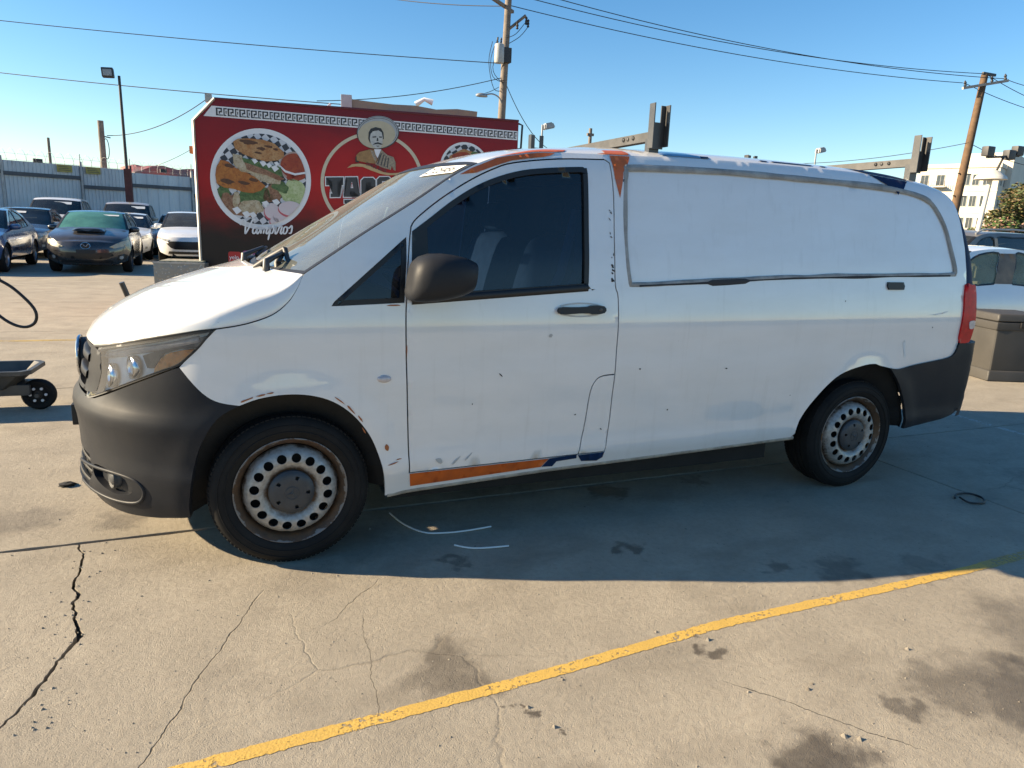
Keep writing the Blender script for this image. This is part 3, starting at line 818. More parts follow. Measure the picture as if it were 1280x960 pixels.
# ---------------------------------------------------------------- van: wheels
RIM_R, TYRE_R = .232, .331
def rim_depth(r):
    """outward position of the wheel disc face (negative = outboard)"""
    return interp([(0,.020),(.085,.020),(.10,.018),(.118,.002),(.135,-.003),(.16,.002),(.178,.012),(.19,.030),(.196,.05)], r)
def make_wheel(name, parent, loc, sg=1, rot=0.):
    w = empty(name, loc); w.parent = parent; w.rotation_euler = (0, rot, 0)
    # tyre: carcass with rounded shoulders and circumferential grooves
    prof = [(.222,.030),(.234,.014),(.250,.004),(.275,-.002),(.297,.002),(.312,.012),(.3235,.026),(.3285,.040)]
    for c in (.078, .117, .156):
        prof += [(.3305, c-.012), (.331, c-.006), (.323, c-.005), (.323, c+.005), (.331, c+.006)]
    prof += [(.3285,.192),(.3235,.206),(.312,.220),(.297,.230),(.275,.234),(.250,.228),(.234,.218),(.222,.202)]
    bm = bmesh.new(); lathe(bm, prof, 96)
    # shoulder blocks and sidewall ridges
    for k in range(96):
        a0 = 2*math.pi*(k+.10)/96; a1 = 2*math.pi*(k+.80)/96
        for y0, y1, r0, r1 in ((.0245, .060, .3235, .3335), (.1735, .208, .3335, .3235)):
            q = [(r0, y0, a0), (r0, y0, a1), (r1, y1, a1), (r1, y1, a0)]
            lo = [bm.verts.new((( r-.008)*math.cos(a), y, (r-.008)*math.sin(a))) for r, y, a in q]
            hi = [bm.verts.new((r*math.cos(a), y, r*math.sin(a))) for r, y, a in [(.3272, y0 if y0 < .1 else y1, a0), (.3272, y0 if y0 < .1 else y1, a1), (.3325, y1 if y0 < .1 else y0, a1), (.3325, y1 if y0 < .1 else y0, a0)]]
            if y0 > .1: lo = [lo[3], lo[2], lo[1], lo[0]]
            bm.faces.new(hi)
            for i in range(4): bm.faces.new((lo[i], lo[(i+1) % 4], hi[(i+1) % 4], hi[i]))
    lathe(bm, [(.262,-.0005),(.264,-.0032),(.267,-.0032),(.269,-.0008)], 96)
    lathe(bm, [(.290,.001),(.2915,-.0015),(.2935,-.0012),(.295,.002)], 96)
    bmesh.ops.recalc_face_normals(bm, faces=bm.faces)
    for v in bm.verts:                               # flattened contact patch
        if v.co.z < -.3275: v.co.z = -.3275
    finish('tyre', bm, VM['tyre'], w, angle=38)
    # rim: lip, barrel, disc pierced with sixteen round holes
    bm = bmesh.new()
    lathe(bm, [(.226,.026),(.232,.018),(.234,.012),(.231,.010),(.227,.014),(.222,.022),(.212,.030),(.205,.042),(.198,.060),(.196,.085),(.20,.16),(.225,.19),(.233,.20)], 72)
    outer = [(.197*math.cos(a), .197*math.sin(a)) for a in [2*math.pi*k/72 for k in range(72)]]
    holes = []
    for k in range(16):
        a = 2*math.pi*(k+.5)/16; cx, cy = .1505*math.cos(a), .1505*math.sin(a)
        holes.append([(cx+.0200*math.cos(b), cy+.0200*math.sin(b)) for b in [2*math.pi*j/14 for j in range(14)]])
    hub = [(.05*math.cos(a), .05*math.sin(a)) for a in [2*math.pi*k/24 for k in range(24)]]
    surface_bm(outer, holes+[hub], lambda x, z: ((x, rim_depth(math.hypot(x, z)), z), (0, 1, 0)), .014, lip=.006, bm=bm)
    finish('rim', bm, VM['rim'], w, angle=45)
    lathe_obj('brake_drum', [(.0001, .07), (.185, .07), (.19, .10)], VM['dark'], w, 32)
    # hub cap with five lug recesses and a three-pointed star pressed into the middle
    cap = [(.094*math.cos(a), .094*math.sin(a)) for a in [2*math.pi*k/48 for k in range(48)]]
    lugs = []
    for k in range(5):
        a = math.pi/2+2*math.pi*k/5; c, s = math.cos(a), math.sin(a)
        lugs.append([(c*r-s*t, s*r+c*t) for r, t in ((.058,-.0055),(.073,-.0085),(.075,0),(.073,.0085),(.058,.0055))])
    def capfn(x, z):
        r = math.hypot(x, z); y = interp([(0,-.013),(.03,-.013),(.034,-.011),(.040,-.013),(.07,-.010),(.085,-.005),(.094,.004)], r)
        return (x, y, z), (0, 1, 0)
    bm = surface_bm(cap, lugs, capfn, .010, lip=.014); hc = finish('hub_cap', bm, VM['hub'], w)
    lathe_obj('lug_well', [(.0001, .008), (.084, .008)], VM['black'], hc, 24)
    bm = bmesh.new()
    tube(bm, [(.027*math.cos(a), -.0135, .027*math.sin(a)) for a in [2*math.pi*k/28 for k in range(28)]], .0018, 6, closed=True)
    for k in range(3):
        a = math.pi/2+k*2*math.pi/3; d = Vector((math.cos(a), 0, math.sin(a))); s = Vector((-math.sin(a), 0, math.cos(a))); c0 = Vector((0, -.0135, 0))
        v = [bm.verts.new(c0+Vector((0, -.004, 0))), bm.verts.new(c0+s*.006), bm.verts.new(c0+d*.026), bm.verts.new(c0-s*.006)]
        bm.faces.new((v[0], v[1], v[2])); bm.faces.new((v[0], v[2], v[3]))
    bmesh.ops.recalc_face_normals(bm, faces=bm.faces); finish('cap_emblem', bm, VM['hub'], hc, smooth=False)
    return w
wf = make_wheel('wheel', VAN, (0, .034, .3275), rot=.35)
wf.rotation_euler = (0, .35, rad(-.5))
for loc, rz, ry in (((3.2, .036, .3275), 0, 1.1), ((0, 2*VAN_YC-.034, .3275), math.pi, .2), ((3.2, 2*VAN_YC-.036, .3275), math.pi, .7)):
    w = copy_tree(wf, VAN); w.location = loc; w.rotation_euler = (0, ry, rz)

# ---------------------------------------------------------------- van: underbody and arch liners
for cx, arch in ((0., BUMPER_ARCH[::-1]+FENDER_ARCH[1:]), (3.2, REAR_ARCH+REAR_ARCH2)):
    for sg in (1, -1):
        prof = crom(arch, 3); bm = bmesh.new()
        rows = []
        for y in (.0, .03, .34, .35):
            shrink = .012 if y < .1 else .0
            k = 1.0 if y < .33 else .05
            row = []
            for x, z in prof:
                dx, dz = (x-cx), (z-.33)
                yy = VAN_YC-sg*(H(x, max(z, .26))-.016-y)
                gr = 1.0 if y < .01 else 1.045
                row.append(Vector((cx+dx*gr*k, yy, .33+dz*gr*k)))
            rows.append(row)
        grid_bm(rows, bm=bm); bmesh.ops.recalc_face_normals(bm, faces=bm.faces)
        finish('arch_liner', bm, VM['dark'], VAN, smooth=False)
bm = bmesh.new()
bbox(bm, (.46, .16, .20), (2.66, 1.76, .34)); bbox(bm, (-.5, .5, .2), (.46, 1.42, .34)); bbox(bm, (2.66, .45, .25), (4.1, 1.47, .42))
finish('underbody', bm, VM['dark'], VAN, smooth=False)
# sill step below the doors: dirty underside flange
bm = bmesh.new()
gp = dense([(.41,.262),(.51,.27),(1.207,.306),(1.727,.32),(2.73,.352)], .08, closed=False)
rows = [[Vector((x, VAN_YC-(H(x, z)+o), z+dz)) for x, z in gp] for o, dz in ((-.001, .012), (.004, .004), (.001, -.008), (-.03, -.022), (-.2, -.02))]
grid_bm(rows, bm=bm); bmesh.ops.recalc_face_normals(bm, faces=bm.faces); finish('sill_flange', bm, pm('dirty_sill', (.42, .39, .33), .7, col2=(.20, .18, .15), vscale=14), VAN)
bm = bmesh.new()
rows = [[Vector((x, VAN_YC+(H(x, z)+o), z+dz)) for x, z in gp] for o, dz in ((-.001, .012), (.004, .004), (.001, -.008), (-.03, -.022), (-.2, -.02))]
grid_bm(rows, bm=bm); bmesh.ops.recalc_face_normals(bm, faces=bm.faces); finish('sill_flange', bm, VM['white'], VAN)

# ---------------------------------------------------------------- van: cabin
box_obj('cabin_floor', (.35, .12, .50), (1.55, 1.80, .56), VM['interior'], VAN)
bm = bmesh.new()      # dashboard: swept profile
dp = [(.10,1.06),(.10,1.20),(.16,1.225),(.34,1.22),(.46,1.18),(.50,1.10),(.46,.95),(.42,.7),(.40,.54)]
grid_bm([[Vector((x, y, z-.02*abs(y-VAN_YC))) for x, z in dp] for y in (.14, .3, .6, .96, 1.3, 1.6, 1.78)], bm=bm)
bmesh.ops.recalc_face_normals(bm, faces=bm.faces); dash = finish('dashboard', bm, VM['interior'], VAN)
bm = bmesh.new()      # steering wheel, tilted
C = Vector((.66, .52, 1.10)); ax = Vector((.62, 0, .78)).normalized(); e1 = Vector((0, 1, 0)); e2 = ax.cross(e1)
tube(bm, [C+(e1*math.cos(a)+e2*math.sin(a))*.19 for a in [2*math.pi*k/40 for k in range(40)]], .015, 8, closed=True)
for a in (0, math.pi, -math.pi/2): tube(bm, [C-ax*.03, C+(e1*math.cos(a)+e2*math.sin(a))*.185], .016, 6)
tube(bm, [C, C-ax*.30], [.05, .04], 10); bmesh.ops.recalc_face_normals(bm, faces=bm.faces)
finish('steering_wheel', bm, pm('worn_wheel_rim', (.12, .125, .12), .35, var=.3, vscale=20), VAN)
def make_seat(y0):
    s = empty('seat', (0, 0, 0)); s.parent = VAN
    def pad(name, prof, hw, mat):
        bm = bmesh.new(); rows = []
        for f in (-1., -.92, -.6, 0, .6, .92, 1.):
            k = 1-.10*max(0, abs(f)-.55)/.45
            cx = sum(p[0] for p in prof)/len(prof); cz = sum(p[1] for p in prof)/len(prof)
            rows.append([Vector((cx+(x-cx)*k, y0+hw*f, cz+(z-cz)*k)) for x, z in prof+prof[:1]])
        grid_bm(rows, bm=bm); bmesh.ops.remove_doubles(bm, verts=bm.verts, dist=1e-4)
        bmesh.ops.holes_fill(bm, edges=bm.edges, sides=40); bmesh.ops.recalc_face_normals(bm, faces=bm.faces)
        return finish(name, bm, mat, s, angle=60)
    pad('seat_cushion', crom([(.80,.83),(.84,.90),(1.05,.89),(1.28,.85),(1.30,.75),(1.05,.74),(.84,.76)], 2, closed=True), .25, VM['seat'])
    pad('backrest', crom([(1.20,.84),(1.24,1.05),(1.31,1.30),(1.37,1.42),(1.45,1.41),(1.43,1.25),(1.37,1.0),(1.33,.80)], 2, closed=True), .24, VM['seat'])
    pad('headrest', crom([(1.36,1.45),(1.37,1.56),(1.41,1.61),(1.46,1.58),(1.465,1.47),(1.42,1.435)], 2, closed=True), .13, VM['seat'])
    box_obj('seat_base', (.86, y0-.2, .55), (1.28, y0+.2, .76), VM['interior'], s)
    return s
make_seat(.50); make_seat(1.42)
# belts hanging from the pillars
for yb, x0 in ((.20, 1.36), (1.74, 1.38)):
    bm = bmesh.new()
    for off in (0, .09):
        a = [Vector((x0+off*.3, yb, 1.55)), Vector((x0-.06+off, yb+.01, 1.25)), Vector((x0-.20+off, yb+.02, .95))]
        ribbon_bm(bm, a, [Vector((-.3, -1, 0))]*3, .022, .002)
    finish('seat_belt', bm, VM['belt'], VAN)
rows = [[roof_pt(k*.5, v)+Vector((0, (VAN_YC-roof_pt(k*.5, v).y)*.05, -.045)) for v in vcols(16)] for k in range(2, 2*(len(ROOF_EDGE)-1)-2)]
bm = grid_bm(rows); bmesh.ops.recalc_face_normals(bm, faces=bm.faces); finish('headliner', bm, pm('headliner_cloth', (.10, .10, .10), .9, var=.2, vscale=5), VAN)
# bulkhead behind the seats: panel with upper window, grab bar on the far pillar
box_obj('bulkhead', (1.56, .12, .55), (1.58, 1.80, 1.70), VM['interior'], VAN)
tube_obj('grab_bar', [(.62, 1.74, 1.15), (.70, 1.745, 1.32), (.80, 1.73, 1.55)], .014, VM['belt'], VAN, 8)
tube_obj('grab_bar', [(.68, 1.74, 1.15), (.76, 1.745, 1.32), (.86, 1.73, 1.55)], .014, VM['belt'], VAN, 8)
rows = [[ws_pt(.965, v, -.02)+Vector((.0, 0, -.02)) for v in (.55, .75, .95)], [ws_pt(.90, v, -.06) for v in (.55, .75, .95)]]
# rear view mirror inside
box_obj('inside_mirror', (.60, .86, 1.58), (.625, 1.06, 1.64), VM['interior'], VAN, .008)

# ---------------------------------------------------------------- van: door mirrors
def make_mirror(sg):
    # rings across x; each a rounded section in (outward, z)
    st = [(.448,1.215,.020,.030,.10),(.452,1.222,.052,.060,.11),(.462,1.230,.083,.078,.115),(.485,1.238,.103,.090,.12),(.52,1.243,.114,.097,.125),(.57,1.246,.118,.096,.13),
          (.62,1.248,.115,.089,.13),(.665,1.249,.107,.079,.13),(.695,1.249,.095,.068,.128),(.712,1.249,.085,.060,.126)]
    bm = bmesh.new(); rows = []
    for x, zc, wy, hz, oc in st:
        row = []
        for k in range(33):
            a = 2*math.pi*k/32; c, s = math.cos(a), math.sin(a)
            cy = .92*math.copysign(abs(c)**.72, c); sz_ = math.copysign(abs(s)**.78, s)
            row.append(Vector((x+.012+.010*s, VAN_YC-sg*(.955+oc+wy*cy), zc+hz*sz_-.012*cy*.0)))
        rows.append(row)
    grid_bm(rows, bm=bm); bmesh.ops.remove_doubles(bm, verts=bm.verts, dist=1e-5)
    bm.verts.ensure_lookup_table()
    bmesh.ops.holes_fill(bm, edges=[e for e in bm.edges if len(e.link_faces) == 1 and e.verts[0].co.x < .5], sides=40)
    bmesh.ops.recalc_face_normals(bm, faces=bm.faces)
    mo = finish('door_mirror', bm, VM['plastic'], VAN, angle=55)
    bm = bmesh.new(); x, zc, wy, hz, oc = st[-2]
    ring = []
    for k in range(32):
        a = 2*math.pi*k/32; c, s = math.cos(a), math.sin(a)
        ring.append(bm.verts.new((x+.004, VAN_YC-sg*(.955+oc+wy*.95*math.copysign(abs(c)**.72, c)), zc+hz*.95*math.copysign(abs(s)**.78, s))))
    bm.faces.new(ring); bmesh.ops.recalc_face_normals(bm, faces=bm.faces); finish('mirror_glass', bm, VM['chrome'], mo, smooth=False)
    bm = bmesh.new(); y0 = VAN_YC-sg*.925; y1 = VAN_YC-sg*1.03
    tube(bm, [(.555, y0, 1.165), (.56, (y0+y1)/2, 1.165), (.565, y1, 1.178)], [.045, .038, .045], 12); bmesh.ops.recalc_face_normals(bm, faces=bm.faces)
    for v in bm.verts: v.co.z = 1.165+(v.co.z-1.165)*.55
    finish('mirror_foot', bm, VM['black'], mo)
    return mo
make_mirror(1); make_mirror(-1)

# ---------------------------------------------------------------- van: small fittings
def side_decal(name, poly, mat, off=.0022, step=.03, parent=None, sm=0):
    q = crom(poly, sm, closed=True) if sm else poly
    q = [(x, min(z, interp(RAIL, x)-.002) if x > 1.15 else z) for x, z in q]
    bm = surface_bm(dense(q, .02), [], side_fn(1, off), step); return finish(name, bm, mat, parent or VAN)
mk = [(.387+.030*math.cos(a), .807+.0165*math.sin(a)) for a in [2*math.pi*k/28 for k in range(28)]]
mko = finish('side_marker', surface_bm(mk, [], lambda x, z: ((x, VAN_YC-H(x, z)-.012*max(0, 1-((x-.387)/.03)**2-((z-.807)/.0165)**2)**.5-.002, z), (0, 1, 0)), .006, lip=.006), VM['clear'], VAN)
vent = crom([(3.283,1.234),(3.405,1.234),(3.414,1.212),(3.408,1.192),(3.29,1.192),(3.279,1.212)], 1, closed=True)
finish('rear_quarter_vent', surface_bm(dense(vent, .02), [], side_fn(1, .010), .02, lip=.012), VM['black'], VAN)
# wrap remnants and a pale blue patch
side_decal('orange_wrap_remnant', [(.507,.361),(1.195,.3705),(1.16,.327),(.515,.294)], VM['vinyl_orange'])
side_decal('navy_wrap_remnant', [(1.198,.371),(1.345,.379),(1.348,.357),(1.24,.350),(1.222,.324),(1.164,.327)], VM['vinyl_navy'])
side_decal('navy_wrap_remnant', [(1.352,.374),(1.5,.378),(1.497,.349),(1.466,.331),(1.378,.338)], VM['vinyl_navy'])
def edge_k(x):
    for i in range(len(ROOF_EDGE)-1):
        if ROOF_EDGE[i][0] <= x <= ROOF_EDGE[i+1][0]: return i+(x-ROOF_EDGE[i][0])/(ROOF_EDGE[i+1][0]-ROOF_EDGE[i][0])
    return 0.
def roof_decal(name, poly, mat, off=.0025):
    """poly in (x along the roof edge, fraction across from the near edge)"""
    def fn(x, v):
        k = edge_k(x); p = roof_pt(k, max(0, v)); a = roof_pt(k, max(0, v)+.02)-p; b = roof_pt(min(k+.2, len(ROOF_EDGE)-1), max(0, v))-p
        n = b.cross(a).normalized(); n = n if n.z > 0 else -n
        return tuple(p+n*off), tuple(-n)
    bm = surface_bm(dense(poly, .025), [], fn, .025, .012); bmesh.ops.recalc_face_normals(bm, faces=bm.faces)
    return finish(name, bm, mat, VAN)
side_decal('orange_wrap_remnant', [(.742,1.671),(.80,1.703),(.877,1.735),(.92,1.754),(.985,1.768),(1.05,1.780),(1.10,1.789),(1.15,1.795),(1.22,1.799),(1.195,1.787),(1.15,1.775),(1.07,1.762),(.993,1.748),(.94,1.730),(.883,1.709),(.82,1.684)], VM['vinyl_orange'])
roof_decal('orange_wrap_remnant', [(.90,.0),(1.22,.0),(1.27,.05),(1.30,.16),(1.20,.20),(1.05,.10),(.96,.04)], VM['vinyl_orange'])
side_decal('orange_wrap_remnant', [(1.507,1.809),(1.56,1.8105),(1.617,1.812),(1.592,1.773),(1.563,1.734),(1.556,1.685),(1.538,1.612),(1.515,1.70),(1.506,1.78)], VM['vinyl_orange'])
roof_decal('orange_wrap_remnant', [(1.44,.0),(1.617,.0),(1.622,.10),(1.61,.22),(1.50,.21),(1.49,.06)], VM['vinyl_orange'])
side_decal('navy_wrap_remnant', [(3.19,1.826),(3.25,1.797),(3.323,1.765),(3.37,1.742),(3.385,1.722),(3.40,1.742),(3.435,1.757),(3.47,1.79),(3.50,1.813)], VM['vinyl_navy'])
roof_decal('navy_wrap_remnant', [(3.10,.16),(3.05,.24),(3.40,.24),(3.51,.10),(3.50,.0),(3.19,.0),(3.14,.06)], VM['vinyl_navy'])
roof_decal('navy_wrap_remnant', [(2.04,.02),(2.09,.03),(2.10,.12),(2.05,.13)], VM['vinyl_navy'])
roof_decal('pale_blue_roof_patch', [(1.80,.07),(2.04,.03),(2.05,.15),(1.86,.17)], pm('pale_blue_tone', (.22, .42, .60), .4, var=.3, vscale=9))  # pale blue patch laid along the near roof edge
for x0, x1 in ((2.42, 2.47), (2.50, 2.78), (2.84, 2.88)):
    roof_decal('navy_wrap_remnant', [(x0, .10), (x1, .085), (x1+.02, .14), (x0+.03, .16)], VM['vinyl_navy'])
# rust and scuffs
rs = random.Random(8)
def fleck(name, x, z, w, h, mat, ang=0., off=.0018):
    n = 9; q = []
    for k in range(n):
        a = 2*math.pi*k/n; r = .6+.5*rs.random(); u, v = w*math.cos(a)*r, h*math.sin(a)*r
        q.append((x+u*math.cos(ang)-v*math.sin(ang), z+u*math.sin(ang)+v*math.cos(ang)))
    side_decal(name, q, mat, off, .02)
for x, z, w, h, a in ((-.165,.748,.035,.004,.35), (-.11,.764,.022,.005,.2), (-.075,.772,.016,.004,.1), (.20,.724,.03,.0035,-.7), (.245,.683,.028,.0045,-.9), (.285,.640,.02,.004,-1.0),
                      (.30,.585,.022,.003,-1.1), (.43,.425,.034,.003,.25), (.455,.44,.016,.003,.1), (.40,.50,.012,.02,.2), (.43,1.119,.035,.004,.03), (.484,.93,.003,.03,0), (1.444,1.09,.006,.008,0)):
    fleck('rust_fleck', x, z, w, h, VM['rust'], a)
for i in range(20):
    z = 1.225+rs.random()**2.2*.34; fleck('scuff_mark', 1.475+.016*rs.random(), z, .002+.005*rs.random()*(1.6-z)*2.0, .002+.007*rs.random(), VM['scuff'], rs.random())
for i in range(9):
    fleck('scuff_mark', .55+3.2*rs.random(), .42+.75*rs.random(), .002+.005*rs.random(), .0015+.004*rs.random(), VM['scuff'], rs.random()*3)
for x, z, w, h in ((.92,.80,.003,.014), (.64,.415,.012,.02), (.72,.405,.03,.004), (.78,.42,.03,.003), (1.47,.50,.004,.008), (1.16,.975,.012,.01)):
    fleck('scuff_mark', x, z, w, h, VM['scuff'] if w < .01 else pm('grey_scuff', (.42, .41, .39), .7), .8)
# pale scrapes on the rear quarter
pale = pm('scraped_paint', (.70, .70, .69), .6)
for poly in ([(3.45,.885),(3.468,.90),(3.475,.85),(3.495,.80),(3.478,.80),(3.462,.85)], [(3.62,1.045),(3.70,1.052),(3.80,1.068),(3.78,1.058),(3.70,1.043)]):
    side_decal('paint_scrape', poly, pale, .0012)
# ---------------------------------------------------------------- van: ladder rack
def rack_bar(x, label, zt):
    r = empty('ladder_rack_bar', (x, VAN_YC, 0)); r.parent = VAN
    yn, yf = -.72, .72
    bm = bmesh.new()        # open channel bar across the roof
    zb, h, w = zt-.112, .044, .024
    sec = [(-w, zb), (-w, zb+h), (w, zb+h), (w, zb), (w-.004, zb), (w-.004, zb+h-.004), (-w+.004, zb+h-.004), (-w+.004, zb)]
    R = [[bm.verts.new((sx, y, sz_)) for sx, sz_ in sec] for y in (yn, yf)]
    for k in range(8): bm.faces.new((R[0][k], R[0][(k+1) % 8], R[1][(k+1) % 8], R[1][k]))
    bm.faces.new(R[0]); bm.faces.new(R[1][::-1]); bmesh.ops.recalc_face_normals(bm, faces=bm.faces)
    finish('cross_bar', bm, VM['galv'], r, smooth=False)
    for sg, y in ((-1, yn), (1, yf)):
        # upright: U-notched plate with a flange along its front edge
        bm = bmesh.new(); z0, z1, zn = zt-.15, zt+.055, zt-.025; t = .006
        out = [(-.040, z0), (.040, z0), (.040, z1), (.018, z1), (.018, zn), (-.018, zn), (-.018, z1), (-.040, z1)]
        V0 = [bm.verts.new((a, y, b)) for a, b in out]; V1 = [bm.verts.new((a, y+sg*t, b)) for a, b in out]
        bm.faces.new(V0); bm.faces.new(V1[::-1])
        for k in range(8): bm.faces.new((V0[k], V0[(k+1) % 8], V1[(k+1) % 8], V1[k]))
        bbox(bm, (-.046, y-sg*.002 if sg > 0 else y-.045, z0), (-.0405, y+.045 if sg > 0 else y+.002, z1+.004)); bbox(bm, (.0405, min(y, y+sg*.045), z0+.01), (.046, max(y, y+sg*.045), z1))
        bmesh.ops.recalc_face_normals(bm, faces=bm.faces); finish('upright', bm, VM['steel'], r, smooth=False)
        # curved foot down to the gutter
        yy = y+.03*(-sg)
        bm = bmesh.new(); zr = 1.845
        for a, b in (((-.03, yy, zt-.10), (-.034, yy+sg*.03, zr-.03)), ):
            bbox(bm, (-.028, yy-.02, zr-.035), (.028, yy+.02, zt-.10))
        bmesh.ops.recalc_face_normals(bm, faces=bm.faces); ft = finish('foot', bm, VM['steel'], r, smooth=False)
        for q in (-.10, -.19, -.26):
            bm = bmesh.new(); lathe(bm, [(.0001, -.030), (.010, -.029), (.011, -.024)], 12, 'x', c=(0, y-sg*.11+q*sg*.6, zb+.026)); bmesh.ops.recalc_face_normals(bm, faces=bm.faces)
            finish('bolt', bm, VM['galv'] if q == -.19 else VM['black'], r)
    return r
rack_bar(1.80, '', 2.015); rack_bar(3.63, '', 2.015)
# ================================================================ ground
def concrete_mat(near=True):
    m, t, b = new_mat('old_concrete' if near else 'old_concrete_plain')
    p = t.pos()
    big = t.noise(p, .55, 4, .55); mid = t.noise(p, 3.2, 6, .62); fine = t.noise(p, 38, 5, .65); grit = t.noise(p, 240, 3, .7)
    col = t.mix(t.rng(big, .35, .65), (.40, .352, .276), (.335, .296, .234))
    col = t.mix(t.rng(mid, .35, .72, 0, .75), col, (.255, .226, .180))
    col = t.mix(t.rng(fine, .45, .75, 0, .45), col, (.215, .184, .143))
    col = t.mix(t.rng(grit, .60, .72, 0, .7), col, (.14, .12, .095))
    pale = t.voro(t.vmath('ADD', p, t.vmath('SCALE', t.noise_col(p, 9), None)), 70)
    col = t.mix(t.math('MULTIPLY', t.rng(pale, .06, .12, 1, 0), t.rng(mid, .5, .6)), col, (.52, .47, .39))
    bl = t.noise(t.mapping(p, (1, 2.2, 1), (0, 0, .3)), 1.3, 5, .65); col = t.mix(t.rng(bl, .52, .72, 0, .55), col, (.18, .155, .12))
    pk = t.math('MULTIPLY', t.rng(t.voro(p, 34), .05, .10, 1, 0), t.rng(t.noise(p, 4.1, 3), .52, .62)); col = t.mix(pk, col, (.07, .06, .05))
    if not near:
        t.put(b.inputs['Base Color'], col); b.inputs['Roughness'].default_value = .86; b.inputs['Specular IOR Level'].default_value = .32
        t.put(b.inputs['Normal'], t.bump(t.math('ADD', t.math('MULTIPLY', fine, .5), mid), .8, .010)); return m
    # stains
    wob = t.new('ShaderNodeVectorMath', operation='SCALE'); t.put(wob.inputs[0], t.vmath('SUBTRACT', t.noise_col(p, 9, 7), (.5, .5, .5))); wob.inputs['Scale'].default_value = .38
    wp = t.vmath('ADD', p, wob.outputs[0])
    stain = None
    for x, y, r, k in ((1.76,.39,.13,.9),(1.466,-.276,.09,.85),(2.38,.41,.09,.6),(.40,-.92,.19,.6),(1.296,-1.06,.06,.9),(1.29,-1.68,.20,.95),(1.97,-1.56,.17,.65),(2.2,-1.72,.34,.85),(1.72,-1.58,.10,.65),
                       (2.05,-.64,.09,.65),(2.3,-.775,.15,.6),(2.6,-.95,.12,.5),(.69,-.155,.07,.7),(-1.12,.87,.2,.45),(-.72,.74,.17,.5),(2.75,-.865,.15,.5),(.5,-1.62,.25,.45),(2.7,-1.5,.4,.55),(.57,-1.18,.035,1.),
                       (.60,-1.29,.03,1.),(4.6,-.2,.25,.4),(.2,.2,.35,.4),(1.2,.9,.5,.5)):
        d = t.vmath('DISTANCE', wp, (x, y, 0), out='Value')
        f = t.rng(d, r*.45, r*1.05, k, 0, True)
        stain = f if stain is None else t.math('MAXIMUM', stain, f)
    col = t.mix(t.math('MULTIPLY', stain, t.rng(mid, .25, .7, .55, 1)), col, (.050, .040, .032))
    # hairline cracks: three traced ones and a sparse net
    def hair(A, B, w, amp, sc):
        dx, dy = B[0]-A[0], B[1]-A[1]; L = math.hypot(dx, dy); dx /= L; dy /= L
        q = t.vmath('SUBTRACT', p, (A[0], A[1], 0))
        al = t.vmath('DOT_PRODUCT', q, (dx, dy, 0), out='Value'); ac = t.vmath('DOT_PRODUCT', q, (-dy, dx, 0), out='Value')
        nz = t.math('SUBTRACT', t.noise(p, sc, 5, .6), .5); ac = t.math('ABSOLUTE', t.math('ADD', ac, t.math('MULTIPLY', nz, amp)))
        inr = t.math('MULTIPLY', t.rng(al, 0, .1), t.rng(al, L-.1, L, 1, 0))
        return t.math('MULTIPLY', t.rng(ac, w*.35, w, 1, 0), inr)
    hc = hair((-.60,-1.25), (-.14,-.15), .0030, .12, 2.6)
    for a in (((.05,-.52), (.33,-.20), .0022, .10, 5), ((.13,-1.15), (.20,-.45), .0013, .07, 6), ((1.25,-1.25), (1.62,-1.75), .0022, .08, 5)):
        hc = t.math('MAXIMUM', hc, hair(*a))
    net = t.rng(t.voro(t.vmath('ADD', p, t.vmath('MULTIPLY', t.noise_col(p, 1.6, 5), (.6, .6, 0))), .8, 'DISTANCE_TO_EDGE'), .0, .006, 1, 0)
    hc = t.math('MAXIMUM', hc, t.math('MULTIPLY', net, t.rng(t.noise(p, .33, 2), .60, .68, 0, .35)))
    col = t.mix(t.math('MULTIPLY', hc, .85), col, (.045, .038, .03))
    t.put(b.inputs['Base Color'], col)
    b.inputs['Specular IOR Level'].default_value = .32
    t.put(b.inputs['Roughness'], t.rng(stain, 0, 1, .86, .55))
    pits = t.rng(t.voro(p, 46), .0, .20, 0, 1)
    h = t.math('ADD', t.math('MULTIPLY', fine, .5), t.math('MULTIPLY', grit, .42))
    h = t.math('ADD', h, t.math('MULTIPLY', mid, .55)); h = t.math('ADD', h, t.math('MULTIPLY', pits, .18)); h = t.math('SUBTRACT', h, t.math('MULTIPLY', hc, .8))
    t.put(b.inputs['Normal'], t.bump(h, .85, .010))
    return m
M_CONC = concrete_mat(); M_CONC2 = concrete_mat(False)
M_DIRT = pm('packed_dirt', (.060, .050, .040), .95, col2=(.10, .085, .065), vscale=2.5, bump=.6, bscale=60, coords='Object')
bm = bmesh.new(); v = [bm.verts.new((x, y, -.032)) for x, y in ((-2500, -2500), (2500, -2500), (2500, 2500), (-2500, 2500))]; bm.faces.new(v)
ground = tag(finish('ground', bm, M_DIRT, smooth=False), kind='structure')

